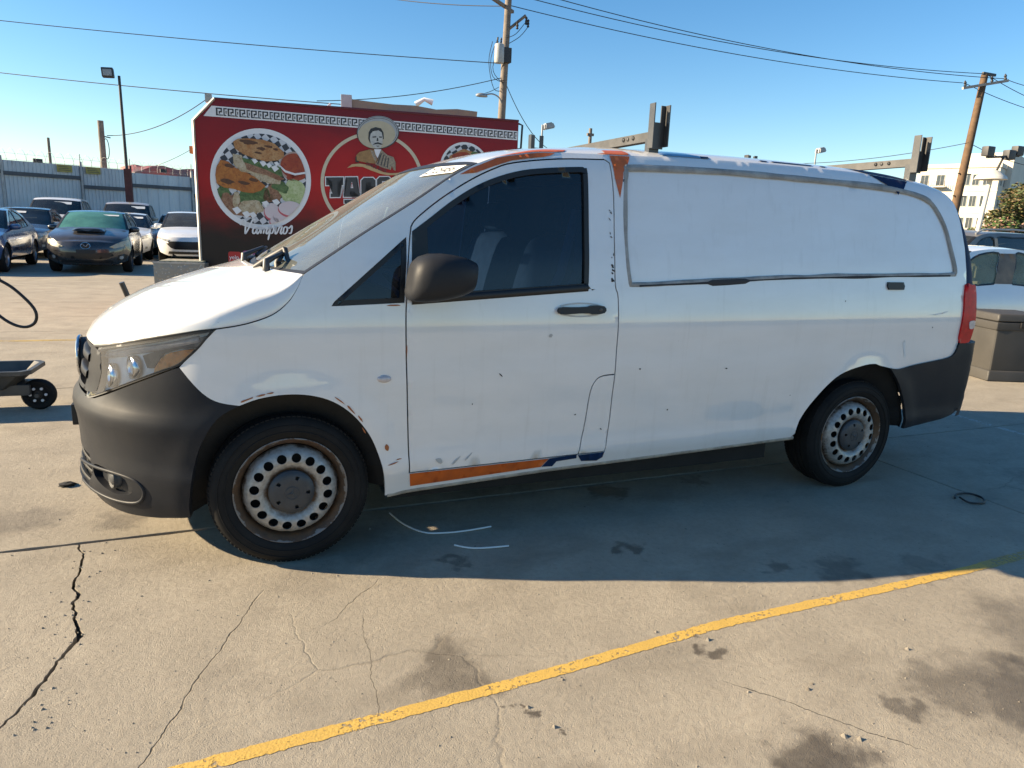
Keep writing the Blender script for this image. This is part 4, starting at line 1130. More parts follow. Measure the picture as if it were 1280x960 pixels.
def slab(poly, mat=None):
    bm = bmesh.new()
    V = [bm.verts.new((x, y, 0)) for x, y in poly]; f = bm.faces.new(V)
    if f.normal.z < 0: f.normal_flip()
    f.normal_update()
    if f.normal.z < 0: bmesh.ops.reverse_faces(bm, faces=[f])
    e = bm.edges[:]
    r = bmesh.ops.extrude_edge_only(bm, edges=e)
    for v in r['geom']:
        if isinstance(v, bmesh.types.BMVert): v.co.z = -.031
    bmesh.ops.triangulate(bm, faces=[f]); bmesh.ops.recalc_face_normals(bm, faces=bm.faces)
    return finish('concrete_slab', bm, mat or M_CONC, ground, smooth=False)
G2 = .006
def wob_edge(a, b, seed, amp=.0035, step=.06):
    pts = dense([a, b], step, closed=False); out = []
    dx, dy = b[0]-a[0], b[1]-a[1]; L = math.hypot(dx, dy); nx, ny = -dy/L, dx/L
    for i, (x, y) in enumerate(pts):
        w = amp*noise.noise(Vector((x*9, y*9, seed)))*2 if 0 < i < len(pts)-1 else 0
        out.append((x+nx*w, y+ny*w))
    return out
def rect_slab(x0, x1, y0, y1, fine=False):
    x0 += G2; x1 -= G2; y0 += G2 if y0 != .52 else .016; y1 -= G2
    c = [(x0, y0), (x1, y0), (x1, y1), (x0, y1)]
    if not fine: return slab(c, M_CONC2)
    out = []
    for i in range(4): out += wob_edge(c[i], c[(i+1) % 4], i*3.1)[:-1]
    return slab(out, M_CONC if x0 < 5 and y0 < 1 else M_CONC2)
XL = [-33., -14.43, 3.87]; YL = [.52, 3.85, 7.2, 10.5, 13.8, 17.1, 20.5, 27., 34., 43.22]; XN = [-14.43, -8.33, -2.23, 3.87]; YN = [-11.68, -5.58, .52]
XR = [3.87, 9.97, 16.07, 22.17, 28.27, 34.37, 40.47]; YR = [-11.43, -5.33, .77, 6.87, 12.97, 19.07, 25.17, 31.27, 37.37, 43.47]
for xs_, ys_ in ((XL, YL), (XN, YN), (XR, YR)):
    for i in range(len(xs_)-1):
        for j in range(len(ys_)-1):
            x0, x1, y0, y1 = xs_[i], xs_[i+1], ys_[j], ys_[j+1]
            if xs_ is XN and x1 == 3.87 and y1 == .52: continue
            rect_slab(x0, x1, y0, y1, fine=(-15 < x0 < 5 and -6 < y0 < 11))
# the near slab is split by a wide open crack
CR = [(-.868,.52),(-.866,.48),(-.842,.40),(-.834,.316),(-.836,.20),(-.828,.084),(-.80,.02),(-.816,-.048),(-.79,-.14),(-.775,-.236),(-.753,-.303),(-.762,-.345),(-.775,-.391),(-.80,-.455),(-.81,-.518),(-.835,-.614),(-.86,-.68),(-.881,-.731),(-.93,-.80),(-1.05,-.90),(-1.3,-1.02),(-1.7,-1.3),(-2.23,-1.5)]
CW = [.010,.012,.009,.012,.010,.013,.018,.014,.012,.016,.030,.020,.016,.012,.014,.015,.009,.010,.009,.009,.008,.007,.006]
fine_c = []; fine_w = []
for i in range(len(CR)-1):
    L = math.dist(CR[i], CR[i+1]); k = max(2, int(L/.012))
    for j in range(k):
        f = j/k; fine_c.append((CR[i][0]+(CR[i+1][0]-CR[i][0])*f, CR[i][1]+(CR[i+1][1]-CR[i][1])*f)); fine_w.append(CW[i]+(CW[i+1]-CW[i])*f)
fine_c.append(CR[-1]); fine_w.append(CW[-1])
Lp, Rp = [], []
for i, (x, y) in enumerate(fine_c):
    a = fine_c[max(0, i-1)]; c = fine_c[min(len(fine_c)-1, i+1)]; dx, dy = c[0]-a[0], c[1]-a[1]; L = math.hypot(dx, dy) or 1; nx, ny = -dy/L, dx/L
    j1 = .009*noise.noise(Vector((x*40, y*40, 1)))+.012*noise.noise(Vector((x*11, y*11, 5))); j2 = .006*noise.noise(Vector((x*55, y*55, 9)))
    w = fine_w[i]*.42
    Rp.append((x+nx*(w+j1+max(0, j2)), y+ny*(w+j1+max(0, j2)))); Lp.append((x+nx*(-w+j1), y+ny*(-w+j1)))
y1 = .52-.010
for q in (Lp, Rp): q[0] = (q[0][0], y1); q[-1] = (-2.23+G2, q[-1][1])
slab(Lp[::-1]+[(-2.23+G2, Lp[-1][1]-.0)][:0]+[] + [(-2.23+G2, y1)][:0]+[] if False else wob_edge((-2.23+G2, y1), Lp[0], 4.)[:-1]+Lp)
slab(wob_edge(Rp[0], (3.87-G2, y1), 7.)[:-1]+wob_edge((3.87-G2, y1), (3.87-G2, -5.58+G2), 8.)[:-1]+[(3.87-G2, -5.58+G2), (-2.23+G2, -5.58+G2)]+Rp[::-1][:-1])

# painted lines
def paint_mat(name, c, wear):
    m, t, b = new_mat(name); p = t.pos()
    n = t.noise(p, 55, 6, .7); n2 = t.noise(p, 5, 4); n3 = t.noise(p, 260, 3)
    col = t.mix(t.rng(n2, .3, .7), c, tuple(q*.82 for q in c)); col = t.mix(t.rng(n3, .55, .75, 0, .6), col, (.2, .16, .09))
    t.put(b.inputs['Base Color'], col); b.inputs['Roughness'].default_value = .75
    k = t.math('ADD', n, t.math('MULTIPLY', t.math('SUBTRACT', n2, .5), .5))
    t.put(b.inputs['Alpha'], t.rng(k, wear, wear+.06)); t.put(b.inputs['Normal'], t.bump(t.noise(p, 120, 4), .5, .004))
    return m
M_YEL = paint_mat('worn_yellow_paint', (.60, .385, .085), .37); M_YEL2 = paint_mat('faded_yellow_paint', (.50, .35, .11), .44); M_WHT = paint_mat('faded_white_paint', (.52, .50, .44), .47)
def line(name, pts, w, mat, z=.0014):
    bm = bmesh.new(); pts = dense(pts, .012, closed=False); L = []
    for i, (x, y) in enumerate(pts):
        a = pts[max(0, i-1)]; c = pts[min(len(pts)-1, i+1)]; dx, dy = c[0]-a[0], c[1]-a[1]; l = math.hypot(dx, dy); nx, ny = -dy/l, dx/l
        e1 = .004*noise.noise(Vector((x*14, y*14, 2)))+.005*noise.noise(Vector((x*60, y*60, 4))); e2 = .004*noise.noise(Vector((x*14, y*14, 12)))+.005*noise.noise(Vector((x*60, y*60, 14)))
        L.append((bm.verts.new((x+nx*(w/2+e1), y+ny*(w/2+e1), z)), bm.verts.new((x-nx*(w/2+e2), y-ny*(w/2+e2), z))))
    for a, c in zip(L, L[1:]): bm.faces.new((a[0], a[1], c[1], c[0]))
    bmesh.ops.recalc_face_normals(bm, faces=bm.faces)
    o = finish(name, bm, mat, smooth=False); return tag(o, kind='structure')
line('parking_line', [(-2.15,-1.20),(-.38,-1.094),(.58,-1.046),(1.47,-.973),(2.71,-.971),(3.0,-.962)], .050, M_YEL)
line('parking_line', [(3.0,-.962),(3.28,-.947),(3.86,-.93)], .058, M_YEL2); line('parking_line', [(3.88,-.93),(6.0,-.87)], .058, M_YEL2)
line('parking_line', [(-8.3,6.70),(-2.24,6.47),(1.0,6.40)], .10, M_YEL2)
line('parking_line', [(5.72,1.6),(5.66,.80)], .06, M_WHT); line('parking_line', [(5.655,.75),(5.64,-.5)], .06, M_WHT)

# loose grit and chips
bm = bmesh.new(); rg = random.Random(21)
def chip(x, y, r):
    c = Vector((x, y, r*.35)); n = 6
    top = bm.verts.new(c+Vector((rg.uniform(-.3, .3)*r, rg.uniform(-.3, .3)*r, r*.6)))
    ring = [bm.verts.new(c+Vector((math.cos(a)*r*rg.uniform(.6, 1.2), math.sin(a)*r*rg.uniform(.6, 1.2), -r*.35))) for a in [2*math.pi*k/n for k in range(n)]]
    for k in range(n): bm.faces.new((ring[k], ring[(k+1) % n], top))
for x, y in ((.742,-1.082),(1.292,-1.341),(1.528,-1.379),(2.027,-1.341),(2.196,-1.187),(1.427,-1.608),(1.358,-1.047),(1.204,-.938),(1.459,-1.637),(1.492,-1.398),(.58,-1.17),(.62,-1.28)):
    chip(x, y, rg.uniform(.006, .012))
for i in range(420):
    chip(rg.uniform(-1.3, 3.6), rg.uniform(-1.7, -.1), rg.uniform(.0012, .0045))
for i in range(200): chip(rg.uniform(-2, 7), rg.uniform(-.5, 5), rg.uniform(.002, .007))
for i in range(60): chip(-.80+rg.gauss(0, .05), rg.uniform(-.8, .5), rg.uniform(.002, .007))
bmesh.ops.recalc_face_normals(bm, faces=bm.faces)
tag(finish('loose_grit', bm, pm('grit_stone', (.12, .105, .085), .9, col2=(.30, .27, .22), vscale=3), smooth=False), 'loose grit and concrete chips strewn over the pavement', kind='stuff')
# scraps
M_SCRAPW = pm('white_wire_plastic', (.70, .70, .68), .5)
tag(tube_obj('wire_scrap', [(x, y, .007) for x, y in crom([(.511,.438),(.547,.281),(.615,.161),(.70,.128),(.80,.118),(.948,.128)], 4)], .0042, M_SCRAPW, n=6), 'long curved piece of thin white wire lying in the shadow of the white van', 'wire')
tag(tube_obj('wire_scrap', [(x, y, .007) for x, y in crom([(.711,-.017),(.76,-.06),(.82,-.085),(.949,-.102)], 4)], .0042, M_SCRAPW, n=6), 'short nearly straight piece of thin white wire in the shadow of the van', 'wire')
tag(tube_obj('cable_loop', [(x, y, z) for x, y, z in crom([(3.69,-.31,.008),(3.76,-.27,.010),(3.84,-.29,.012),(3.85,-.36,.012),(3.78,-.42,.010),(3.70,-.39,.010),(3.70,-.33,.02)], 4)], .006, pm('black_cable', (.012, .012, .013), .5), n=6), 'small loop of black cable lying by the rear wheel of the van', 'cable')
def scrap(x, y, r, label, mat):
    bm = bmesh.new(); bmesh.ops.create_icosphere(bm, subdivisions=2, radius=r)
    for v in bm.verts:
        d = noise.noise_vector(v.co*(2.2/r)+Vector((x, y, 0)))*r*.55; v.co = Vector(((v.co.x+d.x)*1.5, v.co.y+d.y, max(-r*.25, (v.co.z+d.z)*.5)))
    return tag(finish('rubber_scrap', bm, mat, smooth=False, loc=(x, y, r*.24)), label, 'scrap')
scrap(-1.05, 1.33, .030, 'crumpled black scrap of rubber on the pavement ahead of the van bumper', pm('black_scrap', (.018, .017, .016), .8, var=.4, vscale=30))
# ================================================================ red food trailer
TD = Vector((.98327, -.18217, 0)); TN = Vector((-.18217, -.98327, 0)); TO = Vector((-.43, 8.2918, 0))     # along, out towards the lot, origin
TL = 4.57
TRAILER = empty('food_trailer', (TO.x, TO.y, 0), math.atan2(TD.y, TD.x), 'red and black food trailer with round food pictures and a taco logo', 'trailer')
# local frame of the trailer: x along, y away from the lot side, z up
def plate(name, poly, mat, off, parent=None, th=.0, holes=()):
    bm = bmesh.new()
    if holes or len(poly) > 40:
        pts, tris = region(poly, holes, 10.)
        vm = {}
        for t_ in tris:
            for i in t_:
                if i not in vm: vm[i] = bm.verts.new((pts[i][0], -off, pts[i][1]))
            bm.faces.new([vm[i] for i in t_])
    else:
        f = bm.faces.new([bm.verts.new((u, -off, v)) for u, v in poly]); bmesh.ops.triangulate(bm, faces=[f])
    bmesh.ops.recalc_face_normals(bm, faces=bm.faces)
    for f in bm.faces: f.normal_update()
    if sum(f.normal.y*f.calc_area() for f in bm.faces) > 0: bmesh.ops.reverse_faces(bm, faces=bm.faces)
    return finish(name, bm, mat, parent or TRAILER, smooth=False)
m, t, b = new_mat('red_wrap_print')
co = t.coord('Object'); s = t.sep(co)
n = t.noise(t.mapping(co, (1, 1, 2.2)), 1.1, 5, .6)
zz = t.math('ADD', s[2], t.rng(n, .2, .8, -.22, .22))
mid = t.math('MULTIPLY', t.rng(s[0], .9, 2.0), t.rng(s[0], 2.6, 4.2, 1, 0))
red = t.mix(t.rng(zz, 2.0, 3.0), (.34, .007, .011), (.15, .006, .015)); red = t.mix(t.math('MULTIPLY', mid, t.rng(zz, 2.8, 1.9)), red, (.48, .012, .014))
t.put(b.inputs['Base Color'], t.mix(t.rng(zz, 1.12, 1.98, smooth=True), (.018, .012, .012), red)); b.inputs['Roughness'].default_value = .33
t.put(b.inputs['Normal'], t.bump(t.noise(t.mapping(co, (1.2, 1, .6)), 1.5, 3), .25, .02)); b.inputs['Specular IOR Level'].default_value = .3
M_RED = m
def pc(name, c, r=.45, **k): return pm(name, c, r, **k)
MT = dict(white=pc('print_white', (.72, .72, .74)), cream=pc('print_cream', (.60, .52, .38), var=.12, vscale=12), black=pc('print_black', (.022, .022, .024)), char=pc('print_charcoal', (.045, .045, .050)),
          frame=pc('aluminium_frame', (.45, .43, .40), .5, metal=.5, var=.35, vscale=8), tan=pc('print_tan', (.36, .20, .075), var=.35, vscale=22), stripe=pc('print_serape', (.40, .32, .22), col2=(.16, .12, .10), vscale=45),
          skin=pc('print_skin', (.50, .50, .48), var=.22, vscale=30), hat=pc('print_hat', (.48, .42, .30), var=.10, vscale=16), hatrim=pc('print_hat_rim', (.40, .42, .44), var=.2, vscale=12), ribbon=pc('print_ribbon', (.50, .34, .17)))
side = [(0, .45), (TL, .45), (TL, 3.02), (.287, 3.03), (.0, 2.735)]
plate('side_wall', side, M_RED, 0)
# the body behind the printed wall
bm = bmesh.new(); D = 2.15
S0 = [bm.verts.new((u, .012, v)) for u, v in side]; S1 = [bm.verts.new((u, D, v)) for u, v in side]
for k in range(5): bm.faces.new((S0[k], S0[(k+1) % 5], S1[(k+1) % 5], S1[k]))
bm.faces.new(S1); bmesh.ops.recalc_face_normals(bm, faces=bm.faces)
finish('body', bm, pm('trailer_front_panel', (.50, .30, .27), .5, col2=(.30, .07, .06), vscale=2.2), TRAILER, smooth=False)
# corner trims and light fittings on the front
for y in (-.008, D-.02):
    tube_obj('corner_trim', [(.0, y, .45), (.0, y, 2.73), (.287, y, 3.03)], .022, MT['frame'], TRAILER, 6)
tube_obj('roof_trim', [(.287, -.006, 3.032), (TL, -.006, 3.022)], .016, pm('maroon_trim', (.10, .01, .02), .5), TRAILER, 6)
for z in (1.0, 1.55, 2.1, 2.45): box_obj('front_bracket', (-.075, .35, z), (-.0, .55, z+.05), MT['frame'], TRAILER)
tube_obj('downpipe', [(-.07, .42, .5), (-.07, .42, 2.6), (-.03, .42, 2.66)], .022, MT['frame'], TRAILER, 8)
box_obj('side_lamp', (-.10, .12, 2.30), (-.0, .24, 2.40), pm('amber_lamp', (.5, .2, .06), .4), TRAILER, .01)
box_obj('roof_bracket', (.16, .02, 2.98), (.24, .10, 3.09), MT['frame'], TRAILER)
tube_obj('rear_ladder', [(TL+.01, .05, 2.62), (TL+.06, .05, 2.64), (TL+.07, .05, 2.97), (TL+.01, .05, 2.99)], .016, MT['black'], TRAILER, 6)
# roof units
bm = bmesh.new(); bbox(bm, (2.1, 1.35, 3.03), (4.15, 2.0, 3.36))
bmesh.ops.subdivide_edges(bm, edges=bm.edges[:], cuts=5, use_grid_fill=True)
for v in bm.verts: v.co += noise.noise_vector(v.co*2.3)*.05; v.co.z -= .03*(v.co.x-2.1) if v.co.z > 3.2 else 0
bmesh.ops.recalc_face_normals(bm, faces=bm.faces)
finish('roof_unit', bm, pm('weathered_canvas', (.33, .27, .17), .85, col2=(.20, .20, .18), vscale=2.5, bump=.4, bscale=14, bdist=.03), TRAILER, smooth=False)
box_obj('roof_fan', (1.95, 1.3, 3.03), (2.12, 1.8, 3.42), pm('dull_white_metal', (.5, .5, .48), .6, var=.2, vscale=8), TRAILER, .01)
tube_obj('roof_lamp', [(3.15, 1.5, 3.38), (3.28, 1.45, 3.46), (3.42, 1.45, 3.42)], [.05, .03, .05], MT['white'], TRAILER, 8)
tube_obj('roof_aerial', [(1.62, 1.0, 3.03), (1.80, 1.0, 3.22)], .02, MT['white'], TRAILER, 6)
# tongue box on the drawbar, wheels below
m, t, b = new_mat('tread_plate'); co = t.coord('Object')
v1 = t.voro(t.mapping(co, (1, 1, 1), (0, .78, 0)), 26); t.put(b.inputs['Base Color'], t.mix(t.rng(v1, .15, .3), (.46, .43, .38), (.28, .26, .23)))
b.inputs['Metallic'].default_value = .5; b.inputs['Roughness'].default_value = .5; t.put(b.inputs['Normal'], t.bump(v1, .6, .01)); M_TREAD = m
box_obj('tongue_box', (-.56, -.30, .50), (.10, .35, .80), M_TREAD, TRAILER, .008)
box_obj('tongue_tray', (-.50, -.25, .80), (.06, .30, .825), pm('tray_litter', (.10, .12, .08), .8, col2=(.35, .34, .28), vscale=16), TRAILER)
box_obj('tongue_rim', (-.565, -.31, .79), (.105, -.27, .81), MT['frame'], TRAILER)
tube_obj('jack_stand', [(-.2, .5, .0), (-.2, .5, .5)], .035, VM['steel'], TRAILER, 8)
for x in (2.0, 2.85):
    for y in (.18, D-.20):
        w = lathe_obj('wheel', [(.02,.0),(.19,.0),(.20,-.02),(.31,-.03),(.34,.0),(.34,.14),(.31,.18),(.19,.18)], VM['tyre'], TRAILER, 28, loc=(x, y, .34))
for x in (.15, TL-.2): tube_obj('stabiliser_leg', [(x, .2, .0), (x, .2, .47)], .04, VM['steel'], TRAILER, 8)
# --- key-pattern border
band = [(.135, 2.795), (TL-.01, 2.745), (TL-.01, 2.875), (.245, 2.935)]
plate('key_border', band, MT['white'], .004)
def border_v(u, f): 
    lo = 2.795+(u-.135)/(TL-.145)*(2.745-2.795); hi = 2.935+(u-.245)/(TL-.255)*(2.875-2.935)
    return lo+(hi-lo)*f
bm = bmesh.new(); unit = .152; u0 = .29
keys = [(.06,.14,.20,.86),(.06,.74,.58,.86),(.46,.44,.58,.86),(.30,.44,.58,.56),(.30,.30,.40,.56),(.06,.14,.66,.24),(.70,.14,.80,.86),(.70,.74,1.0,.86),(.70,.14,.94,.24),(.88,.34,.97,.62)]
while u0 < TL-.16:
    for a, c, d_, e in keys:
        q = [(u0+unit*a, border_v(u0, c)), (u0+unit*d_, border_v(u0, c)), (u0+unit*d_, border_v(u0, e)), (u0+unit*a, border_v(u0, e))]
        bm.faces.new([bm.verts.new((x, -.0065, z)) for x, z in q])
    u0 += unit
bmesh.ops.recalc_face_normals(bm, faces=bm.faces)
if sum(f.normal.y for f in bm.faces) > 0: bmesh.ops.reverse_faces(bm, faces=bm.faces)
finish('key_pattern', bm, MT['char'], TRAILER, smooth=False)

# --- round picture of stuffed tortillas
def ell(cx, cy, rx, ry, n=40, rot=0., rag=0., seed=0):
    out = []
    for k in range(n):
        a = 2*math.pi*k/n; r = 1+rag*noise.noise(Vector((math.cos(a)*1.7, math.sin(a)*1.7, seed)))
        x, y = rx*math.cos(a)*r, ry*math.sin(a)*r
        out.append((cx+x*math.cos(rot)-y*math.sin(rot), cy+x*math.sin(rot)+y*math.cos(rot)))
    return out
PICT = empty('food_picture'); PICT.parent = TRAILER
def FP(poly):      # picture coordinates (0..960, y down) -> wall coordinates
    out = []
    for x, y in poly:
        u = .862+(x-487)/6.857*.01083; out.append((u, 1.985-(y-466)/6.857*.0110+.045*(u-.862)))
    return out
def clipdisc(poly, c=(487, 466), r=388):
    out = []
    for x, y in poly:
        d = math.hypot(x-c[0], y-c[1])
        if d > r: x, y = c[0]+(x-c[0])*r/d, c[1]+(y-c[1])*r/d
        out.append((x, y))
    return out
def pp(name, poly, mat, lay, clip=True): return plate(name, FP(clipdisc(poly) if clip else poly), mat, .004+.0022*lay, PICT)
pp('picture_ring', ell(487, 466, 432, 432, 64), MT['white'], 0, False)
m, t, b = new_mat('checked_paper'); co = t.mapping(t.coord('Object'), (1, 1, 1), (0, .62, 0))
ck = t.new('ShaderNodeTexChecker'); t.put(ck.inputs[0], t.vmath('ADD', co, t.vmath('MULTIPLY', t.noise_col(t.coord('Object'), 3), (.06, 0, .06)))); ck.inputs['Scale'].default_value = 12.5
t.put(b.inputs['Base Color'], t.mix(ck.outputs['Fac'], (.55, .56, .60), (.028, .032, .045))); b.inputs['Roughness'].default_value = .45
pp('picture_paper', ell(487, 466, 392, 392, 64), m, 1)
def pf(name, a, b_, c, s1=7., s2=34.):
    m_, t_, bs = new_mat(name); co_ = t_.coord('Object')
    q1 = t_.noise(co_, s1, 6, .65, .6); q2 = t_.noise(co_, s2, 5, .7, .4)
    k_ = t_.mix(t_.rng(q1, .36, .64), a, b_); k_ = t_.mix(t_.rng(q2, .50, .68, 0, .85), k_, c)
    t_.put(bs.inputs['Base Color'], k_); bs.inputs['Roughness'].default_value = .45; return m_
M_TORT = pf('print_tortilla', (.46, .27, .12), (.36, .14, .035), (.17, .055, .02)); M_TORT2 = pf('print_tortilla_orange', (.44, .17, .03), (.33, .095, .015), (.18, .045, .012))
M_CHAR = pc('print_char_marks', (.11, .040, .016), var=.4, vscale=30); M_MEAT = pf('print_meat', (.20, .075, .035), (.34, .20, .12), (.06, .025, .015), 16, 50); M_GRN = pf('print_greens', (.045, .10, .025), (.13, .20, .07), (.02, .035, .012), 12, 40)
M_CHEESE = pf('print_filling', (.52, .46, .34), (.38, .28, .16), (.16, .10, .05), 12, 36); M_CAB = pf('print_cabbage', (.33, .42, .17), (.50, .54, .32), (.20, .28, .08), 8, 30); M_SALSA = pf('print_salsa', (.27, .03, .012), (.34, .065, .02), (.16, .015, .01), 7, 30)
M_PINK = pc('print_radish_skin', (.50, .09, .12)); M_RAD = pc('print_radish', (.58, .52, .54), col2=(.60, .50, .53), vscale=9); M_CUP = pc('print_cup', (.42, .30, .26), var=.2, vscale=9)
pp('meat', ell(300, 690, 170, 90, 30, .1, .35, 1), M_MEAT, 2); pp('greens', ell(430, 610, 150, 85, 30, -.1, .3, 2), M_GRN, 3); pp('meat', ell(580, 590, 90, 70, 24, .3, .5, 8), M_MEAT, 3); pp('greens', ell(160, 590, 60, 75, 24, .3, .4, 5), M_GRN, 3); pp('meat', ell(205, 640, 70, 70, 24, 0, .5, 9), M_MEAT, 4)
pp('filling', ell(390, 705, 110, 55, 24, .05, .4, 3), M_CHEESE, 4); pp('filling', ell(265, 640, 30, 80, 20, .1, .4, 4), M_CHEESE, 5)
pp('salsa_cup', ell(775, 350, 125, 125, 36), M_CUP, 3); pp('salsa', ell(775, 345, 118, 105, 36), M_SALSA, 4); pp('cup_rim', [(640,330),(700,385),(780,410),(880,395),(880,412),(780,428),(695,402),(636,345)], MT['white'], 5); pp('salsa', ell(790, 440, 85, 35, 24, -.1), M_SALSA, 4)
pp('cabbage', ell(770, 580, 130, 105, 34, .3, .25, 6), M_CAB, 4); pp('greens', ell(650, 530, 70, 50, 24, .4, .4, 7), M_GRN, 5)
for cx, cy, rx, ry, l in ((570,740,70,75,5),(590,830,45,40,6),(650,800,75,60,6),(735,720,112,70,8)):
    pp('radish_skin', ell(cx, cy+6, rx, ry, 30, .1), M_PINK, l); pp('radish', ell(cx, cy-5, rx-6, ry-7, 30, .1), M_RAD, l+1)
for x, y, q in ((270,730,40),(520,675,36),(350,765,38),(405,770,34),(610,660,36)): pp('onion', [(x-q,y-q*.4),(x+q*.2,y-q*.8),(x+q,y+q*.1),(x-q*.1,y+q*.9)], MT['white'], 6)
pp('tortilla', [(95,360),(150,300),(215,315),(270,365),(350,400),(430,440),(500,500),(525,520),(480,560),(410,582),(330,572),(250,545),(170,535),(110,500),(90,430)], M_TORT2, 7)
for cx, cy, rx, ry in ((220,350,45,18),(200,480,60,22),(340,495,50,16),(420,470,40,14)): pp('char_mark', ell(cx, cy, rx, ry, 16, .2, .5, cx), M_CHAR, 8)
pp('filling', [(255,250),(330,260),(360,330),(420,380),(540,430),(660,460),(650,505),(560,500),(470,470),(390,410),(320,400),(260,340)], M_CHEESE, 8)
pp('greens', [(330,280),(420,300),(540,330),(660,360),(675,440),(620,440),(520,390),(400,350),(345,320)], M_GRN, 9); pp('meat', [(350,320),(430,345),(540,385),(640,430),(690,460),(640,475),(540,430),(430,405),(370,380)], M_MEAT, 10)
for x, y, q in ((440,310,26),(510,330,30),(560,345,26),(610,370,34),(625,330,24)): pp('onion', [(x-q,y-q*.4),(x+q*.2,y-q*.8),(x+q,y+q*.1),(x-q*.1,y+q*.9)], MT['white'], 11)
pp('tortilla', [(262,145),(300,118),(400,120),(520,130),(610,160),(690,230),(690,270),(640,300),(540,312),(440,290),(340,250),(275,205)], M_TORT, 11)
for cx, cy, rx, ry in ((390,150,70,20),(500,205,35,14),(560,185,40,10),(470,240,30,10),(620,210,20,10)): pp('char_mark', ell(cx, cy, rx, ry, 16, .15, .5, cx), M_CHAR, 12)
# second picture, mostly hidden behind the van roof
PICT2 = empty('food_picture'); PICT2.parent = TRAILER
plate('picture_ring', ell(3.77, 2.30, .37, .37, 56), MT['white'], .004, PICT2); plate('picture_paper', ell(3.77, 2.30, .335, .335, 56), m, .0062, PICT2)
plate('tortilla', ell(3.75, 2.40, .22, .16, 30, .2, .2, 3), M_TORT, .0084, PICT2); plate('salsa', ell(3.72, 2.46, .15, .07, 26, .1, .2, 4), M_SALSA, .0106, PICT2); plate('greens', ell(3.92, 2.45, .08, .09, 20, 0, .3, 5), M_GRN, .0106, PICT2)
plate('meat', ell(3.62, 2.36, .10, .08, 20, 0, .3, 6), M_MEAT, .0128, PICT2)

# --- lettering strokes
def stroke(bm, pts, w, off, taper=True):
    pts = crom(pts, 5) if len(pts) > 2 else pts; L = []
    for i, (x, y) in enumerate(pts):
        a = pts[max(0, i-1)]; c = pts[min(len(pts)-1, i+1)]; dx, dy = c[0]-a[0], c[1]-a[1]; l = math.hypot(dx, dy) or 1; nx, ny = -dy/l, dx/l
        k = w*(.62+.38*abs(dy)/l)*(.6 if taper and i in (0, len(pts)-1) else 1)
        L.append((bm.verts.new((x+nx*k, -off, y+ny*k)), bm.verts.new((x-nx*k, -off, y-ny*k))))
    for a, c in zip(L, L[1:]):
        try: bm.faces.new((a[0], a[1], c[1], c[0]))
        except ValueError: pass
def script_word(name, strokes, org, sx, sy, slant, w, mat, off, rise=.0):
    bm = bmesh.new()
    for st in strokes: stroke(bm, [(org[0]+(x+slant*y)*sx, org[1]+y*sy+rise*x*sx) for x, y in st], w, off)
    bmesh.ops.recalc_face_normals(bm, faces=bm.faces)
    for f in bm.faces:
        f.normal_update()
        if f.normal.y > 0: f.normal_flip()
    return finish(name, bm, mat, TRAILER, smooth=False)
VW = [[(-.55,1.05),(-.75,1.25),(-.6,1.6),(-.2,1.65),(.05,1.2),(.15,.3),(.22,-.05)],[(.22,-.05),(.55,.6),(.85,1.4),(1.05,1.75),(1.35,1.6)],
      [(1.75,.75),(1.45,.9),(1.2,.5),(1.3,.05),(1.6,.15),(1.85,.85)],[(1.85,.85),(1.78,.2),(1.95,.0),(2.15,.3)],
      [(2.15,.3),(2.35,.9),(2.38,.0)],[(2.38,.4),(2.6,.85),(2.78,.75),(2.75,.0)],[(2.76,.4),(3.0,.85),(3.18,.7),(3.12,.15),(3.3,.0),(3.5,.3)],
      [(3.5,.3),(3.68,.9),(3.55,-.75)],[(3.64,.6),(3.9,.9),(4.12,.6),(4.0,.1),(3.72,.1)],[(4.1,.35),(4.35,.4),(4.45,.9),(4.4,.15),(4.55,.0),(4.75,.3)],[(4.55,1.22),(4.6,1.28)],
      [(4.75,.3),(4.95,1.0),(5.1,.82),(5.25,.85),(5.15,.2),(5.3,.0),(5.5,.3)],[(5.85,.88),(5.55,.7),(5.6,.1),(5.9,.05),(6.08,.5),(5.88,.9)],[(6.0,.8),(6.3,.7),(6.6,1.0),(6.72,.6),(6.65,.1),(6.35,.1)]]
script_word('dish_name', VW, (.60, 1.225), .097, .118, .22, .0115, MT['white'], .032, .03)
